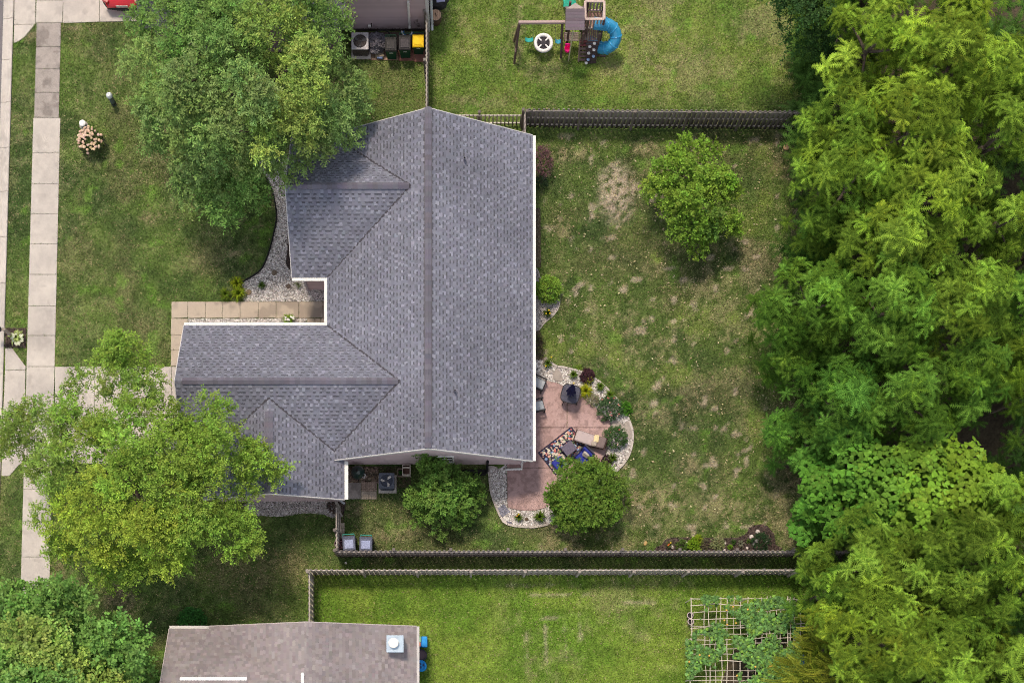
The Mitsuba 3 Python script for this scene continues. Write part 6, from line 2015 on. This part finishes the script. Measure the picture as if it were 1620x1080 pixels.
def frond(Lf, curve, elev, r, npair=9, lw=.050, ll=.115):
    """One pinnate leaf along +x: leaflets (a triangle each, two for the tip) and a pale midrib."""
    t = np.linspace(0.16, .97, npair)
    ang = elev - curve * t
    ds = Lf / npair
    x = np.concatenate([[0], np.cumsum(np.cos(ang) * ds)])[1:]
    z = np.concatenate([[0], np.cumsum(np.sin(ang) * ds)])[1:]
    V, Fc, K, n = [], [], [], 0
    for i in range(npair):
        p = np.array([x[i], 0, z[i]])
        size = ll * (0.72 + .55 * math.sin(math.pi * min(1, t[i] * .95)))
        for sg in (-1, 1):
            fw = .42 + r.normal(0, .08)
            tip = p + [size * fw, sg * size * .88, -size * (.16 + r.normal(0, .10))]
            b = np.array([math.cos(ang[i]), 0, math.sin(ang[i])]) * lw * .55
            V += [p - b, p + b * 1.2, tip]
            Fc.append([n, n + 1, n + 2] if sg > 0 else [n, n + 2, n + 1]); n += 3
            K += [1.0, 1.0, 1.08]
    tip = np.array([x[-1] + .1, 0, z[-1] - .02])
    V += [[x[-1], -.018, z[-1]], [x[-1], .018, z[-1]], tip]; Fc.append([n, n + 1, n + 2]); n += 3; K += [1, 1, 1.1]
    m = len(x) // 2
    V += [[0, -.012, 0], [0, .012, 0], [x[m], -.008, z[m] + .012], [x[m], .008, z[m] + .012], [x[-1], 0, z[-1] + .01]]
    Fc += [[n, n + 1, n + 3], [n, n + 3, n + 2], [n + 2, n + 3, n + 4]]
    K += [-1] * 5
    return np.array(V), np.array(Fc), np.array(K)


def rosette(r, nf=11, Lf=.62):
    V, Fc, K, n = [], [], [], 0
    for i in range(nf):
        inner = i >= nf - 3
        L = Lf * (r.uniform(.45, .65) if inner else r.uniform(.75, 1.15))
        v, f, k = frond(L, r.uniform(.5, 1.15), r.uniform(.75, 1.2) if inner else r.uniform(.1, .55), r, 6 if inner else 9)
        a = (i / (nf - 3) if not inner else r.random()) * 2 * np.pi + r.normal(0, .18)
        ca, sa = math.cos(a), math.sin(a)
        v = np.c_[v[:, 0] * ca - v[:, 1] * sa, v[:, 0] * sa + v[:, 1] * ca, v[:, 2]]
        tone = (1.18 if inner else 1.0) * r.uniform(.85, 1.15)
        V.append(v); Fc.append(f + n); K.append(np.where(k < 0, -tone, k * tone)); n += len(v)
    return np.vstack(V), np.vstack(Fc), np.concatenate(K)


ROS = [rosette(np.random.default_rng(500 + k)) for k in range(7)]


def place_rosettes(pos, axis, scale, cols, r, lib):
    """Rosettes at pos with their axes along axis; midribs are paler and yellower."""
    out = []
    which = r.integers(0, len(lib), len(pos))
    for k, (v0, f0, k0) in enumerate(lib):
        s = np.nonzero(which == k)[0]
        if not len(s):
            continue
        a = unit(axis[s])
        x = unit(np.cross(a, unit(r.normal(0, 1, (len(s), 3)))))
        y = np.cross(a, x)
        R = np.stack([x, y, a], 2) * scale[s][:, None, None]
        v = np.einsum('nij,kj->nki', R, v0) + pos[s][:, None]
        c = cols[s][:, None] * np.abs(k0)[None, :, None]
        rib = (k0 < 0)[None, :, None]
        c = np.where(rib, c * [2.1, 1.75, 1.6], c)
        c = c * (1 + r.normal(0, .05, c.shape[:2] + (1,)))
        f = (np.arange(len(s))[:, None, None] * len(v0) + f0).reshape(-1, 3)
        out.append((v.reshape(-1, 3), f, np.clip(c, .004, .85).reshape(-1, 3)))
    return merge(out)


def compound_tree(label, cx, cy, rp, zt, col, seed, dens=2.0, depth=2.6, scale=1.0, squash=1.0, lib=None, name='tree', name_group=None, lean=.5):
    """A tree of rosettes: boughs as domes inside the crown, rosettes over each bough's upper side, a few below."""
    r = np.random.default_rng(seed)
    key = thing(name, label, 'tree', name_group)
    c = P(cx, cy, zt)
    R = rp / (F / (H - zt))
    nb_ = max(5, int(5.5 * (R / 1.5) ** 1.5))
    pos, ax, cl = [], [], []
    base = np.array([c[0], c[1], 0])
    part(key, 'trunk', limb_tube(base - [0, 0, .05], c - [0, 0, depth * .8], .20, .10, r, sag=0), None, 'bark', smooth=True)
    ga = r.uniform(0, 6.28)
    for i in range(nb_):
        t = math.sqrt((i + .5) / nb_)
        a = ga + i * 2.39996
        o = np.array([math.cos(a), math.sin(a) * squash, 0]) * R * t * .84
        q = c + o - [0, 0, depth * (t ** 1.8) * r.uniform(.75, 1.15) + r.choice([0, .4, 1.7], p=[.4, .3, .3])]
        rb_ = R * r.uniform(.26, .40) * (1.15 - .3 * t)
        n = max(5, int(dens * math.pi * rb_ ** 2 * 1.5 + 2))
        d = unit(r.normal(0, 1, (n, 3)) + [0, 0, .6])
        p = q + d * rb_ * [1, 1, .65]
        pos.append(p)
        out_ = unit(np.array([o[0], o[1], 0]) + 1e-6)
        ax.append(unit(d * .7 + out_ * lean * t + [0, 0, .8] + r.normal(0, .15, (n, 3))))
        tint = np.asarray(col) * (1 + r.normal(0, .12)) * (1 + r.normal(0, .02, 3))
        age = np.where(r.random((n, 1)) < .36, 1.45, .80) * np.where(r.random((n, 1)) < .2, [[1.12, 1.05, .9]], [[1, 1, 1]])
        cl.append(jit(tint, n, r, .14, .025) * age)
        if i < 6:
            part(key, 'limb', limb_tube(c - [0, 0, depth * 1.0], q, .07, .02, r), None, 'bark', smooth=True)
    # inner and lower leaves
    n = int(len(np.vstack(pos)) * .38)
    a, t = r.uniform(0, 6.28, n), np.sqrt(r.random(n)) * .92
    pos.append(np.stack([c[0] + R * t * np.cos(a), c[1] + R * t * np.sin(a) * squash, c[2] - depth * t ** 1.8 - r.uniform(1.6, 4.2, n)], -1))
    ax.append(unit(np.stack([np.cos(a) * t, np.sin(a) * t, 0 * a + .8], -1) + r.normal(0, .2, (n, 3))))
    cl.append(jit(np.asarray(col) * .9, n, r, .16, .025))
    pos, ax, cl = np.vstack(pos), np.vstack(ax), np.vstack(cl)
    pos[:, 2] = np.maximum(pos[:, 2], .4)
    m, cc = place_rosettes(pos, ax, r.uniform(.75, 1.2, len(pos)) * scale, cl, r, lib or ROS)
    part(key, 'crown', shape(m, cc, 'leaf'))
    return key


YG, MG, BG, OG = np.array([.138, .226, .026]), np.array([.075, .162, .023]), np.array([.065, .158, .026]), np.array([.104, .186, .024])
forest = [  # label, x, y, radius px, top, colour, extra
    ('tree of the belt cut by the right edge below the top corner', 1650, 110, 62, 9, OG, {}),
    ('tree of the belt cut by the right edge level with the front walk', 1650, 470, 62, 9, MG, {}),
    ('tree of the belt cut by the right edge level with the parallel fences', 1645, 930, 62, 9, OG, {}),
    ('tree of the belt cut by the right edge just above the bottom corner', 1640, 1060, 62, 9, OG, {}),
    ('tree of the belt at the top edge beside the dark tree, yellowish green', 1402, 25, 84, 9.5, YG, {}),
    ('tree of the belt in the top right corner, pale yellow-green crown', 1545, 45, 104, 10.5, YG, {}),
    ('tree of the belt facing the end of the shadowbox fence', 1372, 130, 78, 8.5, OG, {}),
    ('broad yellow-green tree of the belt right of the shadowbox fence end', 1470, 165, 96, 10, YG, {}),
    ('tree of the belt at the right edge level with the shadowbox fence', 1590, 195, 80, 10, OG, {}),
    ('tree of the belt overhanging the lawn below the shadowbox fence', 1370, 255, 88, 8.5, OG, {}),
    ('olive tree of the belt in the upper middle, behind the lawn edge', 1500, 285, 92, 9.5, YG, {}),
    ('tree of the belt at the right edge above the small bright gap', 1612, 320, 66, 9, OG, {}),
    ('darker small tree of the belt at the lawn edge beside the back yard tree', 1318, 340, 44, 5.5, BG, {}),
    ('mid green tree of the belt level with the back yard tree', 1425, 365, 84, 9, OG, {}),
    ('tree of the belt reaching farthest into the lawn, star shaped leaves', 1305, 465, 88, 7.5, MG, {}),
    ('broad mid green tree of the belt level with the entry porch', 1425, 470, 92, 9, MG, {}),
    ('tree of the belt at the right edge level with the front walk', 1555, 440, 92, 10, OG, {}),
    ('low green tree of the belt at the lawn edge level with the patio top', 1290, 540, 50, 6, MG, {}),
    ('green tree of the belt right of the patio, nearer the lawn', 1345, 620, 86, 7.5, BG, {}),
    ('green tree of the belt right of the patio, behind the nearer one', 1465, 625, 84, 8.5, MG, {}),
    ('tree of the belt at the right edge above the bare brown gap', 1575, 575, 74, 9, MG, {}),
    ('small green tree of the belt just above the broad leaved tree', 1300, 690, 44, 5.5, BG, {}),
    ('tree of the belt at the right edge below the bare brown gap', 1612, 770, 62, 8.5, OG, {}),
    ('tree of the belt directly below the broad leaved tree', 1405, 885, 98, 9, OG, {}),
    ('yellow-green tree of the belt at the ends of the parallel fences', 1342, 922, 56, 7.5, MG, {}),
    ('olive tree of the belt in the lower right, at the right edge', 1555, 880, 96, 9.5, OG, {}),
    ('tree of the belt right of the pole trellis', 1408, 1000, 92, 9.5, YG, {}),
    ('tree of the belt in the bottom right corner', 1535, 1030, 104, 9.5, OG, {}),
    ('tree of the belt on the bottom edge between the corner and the trellis', 1440, 1085, 70, 8.5, OG, {}),
]
for k, (lab, x, y, rp, zt, col, ex_) in enumerate(forest):
    compound_tree(lab, x, y, rp, zt, col * np.random.default_rng(k).uniform(.9, 1.1), 700 + k, name_group='trees of the belt along the right side', name='belt_tree', **{'dens': 4.6, 'scale': .84, **ex_})
# outside the frame the belt goes on
OUT = ['beyond the top right corner', 'beyond the right edge level with the small tree', 'beyond the right edge level with the patio', 'beyond the right edge level with the fences', 'beyond the top edge, left one', 'beyond the top edge, right one', 'beyond the bottom edge, left one', 'beyond the bottom edge, right one', 'beyond the bottom right corner']
for k, (x, y) in enumerate(((1700, 100), (1720, 330), (1700, 560), (1720, 860), (1400, -90), (1560, -80), (1400, 1190), (1580, 1180), (1690, 1060))):
    compound_tree('tree of the belt', x, y, 100, 9, OG, 800 + k, name_group='trees of the belt along the right side', name='belt_tree', dens=1.2)
    labels.pop(f'belt_tree_{28 + k + 1:03d}', None)
    for kk in [q for q in scene if q.startswith(f'belt_tree_{28 + k + 1:03d}')]:
        scene['outer_' + kk] = scene.pop(kk)
    labels[f'outer_belt_tree_{28 + k + 1:03d}'] = {'label': 'tree of the belt ' + OUT[k], 'category': 'tree', 'group': 'trees outside the frame'}

# dark tree at the top, broad leaved tree, feathery tree at the bottom
lob = [(1280, 8, 6.5, 40, 1), (1262, 35, 5.5, 26, .9), (1300, 35, 6.0, 34, 1), (1255, -20, 6.0, 46, 1), (1310, -15, 7, 46, 1), (1295, 65, 4.5, 24, .8), (1312, 70, 4.2, 20, .8)]
broad_tree('dark_tree', 'dark green tree at the top edge between the play set lawn and the tree belt', (1282, 35), lob, np.array([.045, .100, .030]), 41, trunk_r=.14, limbs=5, dens=80, leaf=(.10, .06), nleaf=10, twig=.4, droop=.5)


def whorl(r):
    """A whorl of broad, heart shaped leaves."""
    V, Fc, K, n = [], [], [], 0
    nl = 7
    for i in range(nl):
        a = i * 2.39996 + r.normal(0, .15)
        L = r.uniform(.17, .26) * (1.1 if i < 5 else .7)
        el = r.uniform(-.25, .25) if i < 5 else r.uniform(.3, .8)
        pts = np.array([[.02, 0, 0], [.18, .36, -.04], [.5, .42, -.08], [1.0, 0, -.12], [.5, -.42, -.08], [.18, -.36, -.04], [.45, 0, .03]]) * L
        pts[:, 0] += .07
        ce, se = math.cos(el), math.sin(el)
        pts = np.c_[pts[:, 0] * ce - pts[:, 2] * se, pts[:, 1], pts[:, 0] * se + pts[:, 2] * ce]
        ca, sa = math.cos(a), math.sin(a)
        V.append(np.c_[pts[:, 0] * ca - pts[:, 1] * sa, pts[:, 0] * sa + pts[:, 1] * ca, pts[:, 2]])
        Fc.append(np.array([[6, 0, 1], [6, 1, 2], [6, 2, 3], [6, 3, 4], [6, 4, 5], [6, 5, 0]])[:, ::-1] + n)
        K.append(np.full(7, r.uniform(.8, 1.2) * (1.2 if i >= 5 else 1)))
        n += 7
    return np.vstack(V), np.vstack(Fc), np.concatenate(K)


WHO = [whorl(np.random.default_rng(900 + k)) for k in range(6)]
BL1, BL2 = np.array([.080, .205, .030]), np.array([.150, .250, .028])
r = np.random.default_rng(77)
key = thing('broad_leaved_tree', 'tree with large bright green heart shaped leaves in the middle of the belt', 'tree')
pos, ax, cl = [], [], []
for (px, py, z, rp, k) in ((1320, 770, 5.2, 44, .1), (1360, 735, 6.2, 44, .1), (1300, 745, 4.6, 26, 0), (1410, 760, 6.8, 52, .3), (1380, 800, 6.2, 44, .2), (1330, 815, 5.0, 34, .1), (1285, 800, 4.2, 26, 0), (1275, 835, 3.6, 22, 0), (1460, 735, 7.0, 44, .6), (1470, 790, 7.2, 52, .7), (1430, 825, 6.4, 34, .5), (1525, 725, 7.0, 36, .9), (1530, 775, 7.4, 44, .95), (1570, 760, 6.6, 28, .9), (1520, 825, 6.6, 36, .8), (1560, 810, 6.0, 26, .8)):
    R = rp / (F / (H - z))
    c = P(px, py, z) - [0, 0, .3]
    for _ in range(2):
        n = int(21 * R * R) + 6
        d = unit(r.normal(0, 1, (n, 3)) + [0, 0, .7])
        pos.append(c + d * R * [1, 1, .6] * (r.uniform(.55, 1, (n, 1)) if _ else 1))
        ax.append(unit(d * .6 + [0, 0, .9] + r.normal(0, .15, (n, 3))))
        cl.append(jit((BL1 * (1 - k) + BL2 * k) * (1 + r.normal(0, .08)), n, r, .13, .05))
m, cc = place_rosettes(np.vstack(pos), np.vstack(ax), r.uniform(.8, 1.25, sum(map(len, pos))), np.vstack(cl), r, WHO)
b = P(1440, 800, 0)
part(key, 'trunk', limb_tube(b, P(1440, 780, 5.5), .18, .08, r), None, 'bark', smooth=True)
for q in ((1320, 780, 4.8), (1400, 760, 6), (1530, 775, 6.5), (1470, 820, 6), (1370, 810, 5.5)):
    part(key, 'limb', limb_tube(P(1440, 790, 3.5), P(*q), .08, .02, r), None, 'bark', smooth=True)
part(key, 'crown', shape(m, cc, 'leaf'))


def bough(r):
    """A long feathery bough along the axis direction: alternating narrow leaflets."""
    n = 22
    V, Fc, K, m = [], [], [], 0
    for i in range(n):
        t = i / n
        p = np.array([.0, .0, 1.1 * t]) + [0.10 * math.sin(3 * t), 0, 0]
        for sg in (-1, 1):
            L = .17 * (1 - .35 * t)
            d = unit(np.array([sg * .85, r.normal(0, .25), .55]))
            s = unit(np.cross(d, [0, 1, 0.2]))
            V += [p, p + d * L * .5 + s * .024, p + d * L, p + d * L * .5 - s * .024]
            Fc += [[m, m + 1, m + 2], [m, m + 2, m + 3]]
            K += [.9, 1, 1.15, 1]
            m += 4
    V += [[-.01, 0, 0], [.01, 0, 0], [.0, 0, 1.12]]
    Fc.append([m, m + 1, m + 2]); K += [-1, -1, -1]
    return np.array(V), np.array(Fc), np.array(K)


BOU = [bough(np.random.default_rng(950 + k)) for k in range(4)]
key = thing('feathery_tree', 'feathery tree with long yellow-green sprays leaning over the right end of the trellis', 'tree')
r = np.random.default_rng(78)
pos, ax, cl = [], [], []
for (px, py, z, rp) in ((1306, 1034, 4.8, 38), (1345, 1010, 5.6, 44), (1280, 1065, 4.6, 40), (1330, 1065, 5.6, 50), (1312, 985, 3.6, 24), (1268, 1046, 3.8, 22), (1250, 1075, 3.6, 26), (1300, 1110, 5, 50), (1370, 1050, 6, 44), (1300, 1000, 3.2, 16)):
    R = rp / (F / (H - z))
    c = P(px, py, z)
    n = int(42 * R * R) + 6
    d = unit(r.normal(0, 1, (n, 3)) * [1, 1, .6] + [0, 0, .25])
    pos.append(c + d * R * [.8, .8, .5] * r.uniform(.2, 1, (n, 1)))
    ax.append(unit(d * [.8, .6, .3] + [-.55, .18, .12] + r.normal(0, .25, (n, 3))))
    cl.append(jit(np.array([.215, .265, .035]) * (1 + r.normal(0, .08)), n, r, .16, .05))
m, cc = place_rosettes(np.vstack(pos), np.vstack(ax), r.uniform(.6, 1.0, sum(map(len, pos))), np.vstack(cl), r, BOU)
part(key, 'trunk', limb_tube(P(1330, 1060, 0), P(1325, 1045, 4.6), .14, .06, r), None, 'bark', smooth=True)
part(key, 'crown', shape(m, cc, 'leaf'))
# undergrowth along the lawn edge of the belt
ug = stuff('undergrowth', 'low green undergrowth and saplings along the lawn edge of the tree belt', 'undergrowth')
q = np.vstack([np.c_[r.normal(1290, 16, 130), r.uniform(-20, 330, 130)], np.c_[r.normal(1290, 22, 150), r.uniform(330, 880, 150)], np.c_[r.uniform(1320, 1660, 300), r.uniform(-20, 1090, 300)], np.c_[r.uniform(1560, 1660, 160), r.uniform(-20, 1090, 160)]])
q = q[~(((q[:, 0] < 1276) & (q[:, 1] > 560)) | (np.hypot((q[:, 0] - 1575) / 28, (q[:, 1] - 680) / 26) < 1) | (np.hypot((q[:, 0] - 1300) / 40, (q[:, 1] - 300) / 60) < .8))]
z = r.uniform(.25, 2.4, len(q))
pos = np.stack([(q[:, 0] - 740) / F * (H - z), (1160 - q[:, 1]) / F * (H - z), z], -1)
m, cc = place_rosettes(pos, unit(r.normal(0, .3, pos.shape) + [0, 0, 1]), r.uniform(.6, 1.3, len(pos)), jit((.065, .135, .028), len(pos), r, .2, .04), r, ROS)
put(ug, shape(m, cc, 'leaf'))

# ------------------------------------------------------------------ grass
GRs = np.random.default_rng(12)
no = unary_union([g.buffer(0) for g in NOGRASS])
view = Polygon(PP([(-40, -60), (1345, -60), (1345, 1130), (-40, 1130)])).difference(no.buffer(-.01))
view = view.difference(Polygon(PP([(1345, -60), (1310, 0), (1330, 250), (1310, 420), (1290, 560), (1320, 700), (1310, 830), (1330, 1000), (1330, 1130), (1400, 1130)])))
view = view.difference(smooth_poly(PP([(1150, 1050), (1180, 1015), (1230, 1010), (1262, 1030), (1265, 1120), (1150, 1120)])))
q = inside(view, 520000, GRs)
n = len(q)
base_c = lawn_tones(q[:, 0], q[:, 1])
lum = base_c.mean(1, keepdims=True)
az = GRs.uniform(0, 2 * np.pi, n)
lean = GRs.uniform(.35, 1.15, n)
L = GRs.uniform(.05, .115, n)
tip = np.stack([np.cos(az) * np.sin(lean) * L, np.sin(az) * np.sin(lean) * L, np.cos(lean) * L], -1)
s = np.stack([-np.sin(az), np.cos(az), 0 * az], -1) * GRs.uniform(.010, .020, n)[:, None]
b = np.c_[q, np.full(n, -.004)]
V = np.stack([b - s, b + s, b + tip], 1).reshape(-1, 3)
c = base_c * GRs.choice([.55, .85, 1.15, 1.7], n, p=[.25, .35, .28, .12])[:, None]
dryness = np.clip((base_c[:, 0] / (base_c[:, 1] + 1e-6) - .62) / .5, 0, 1)
straw = GRs.random(n) < (.03 + .24 * dryness)
c[straw] = np.array([.40, .33, .20]) * GRs.uniform(.6, 1.25, (straw.sum(), 1))
fresh = GRs.random(n) < .10
c[fresh] = c[fresh] * [.95, 1.25, .8]
gk = stuff('grass', 'short mown grass blades of the lawns, partly dry', 'grass')
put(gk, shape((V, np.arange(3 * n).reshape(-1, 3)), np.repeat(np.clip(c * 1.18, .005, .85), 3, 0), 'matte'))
# fallen pale leaves on the back lawn
q = inside(view.intersection(Polygon(PP([(870, 215), (1280, 215), (1270, 860), (870, 860)]))), 420, GRs)
d = unit(np.c_[GRs.normal(0, 1, (len(q), 2)), GRs.normal(0, .2, len(q))])
v, f = quads(np.c_[q, np.full(len(q), .06)], d, unit(np.cross(d, [0, 0, 1.0])), GRs.uniform(.06, .13, len(q)), GRs.uniform(.04, .07, len(q)))
put(stuff('fallen_leaves', 'pale fallen leaves scattered over the back lawn', 'leaves'), shape((v, f), np.repeat(jit((.50, .44, .28), len(q), GRs, .2), 4, 0), 'leaf'))
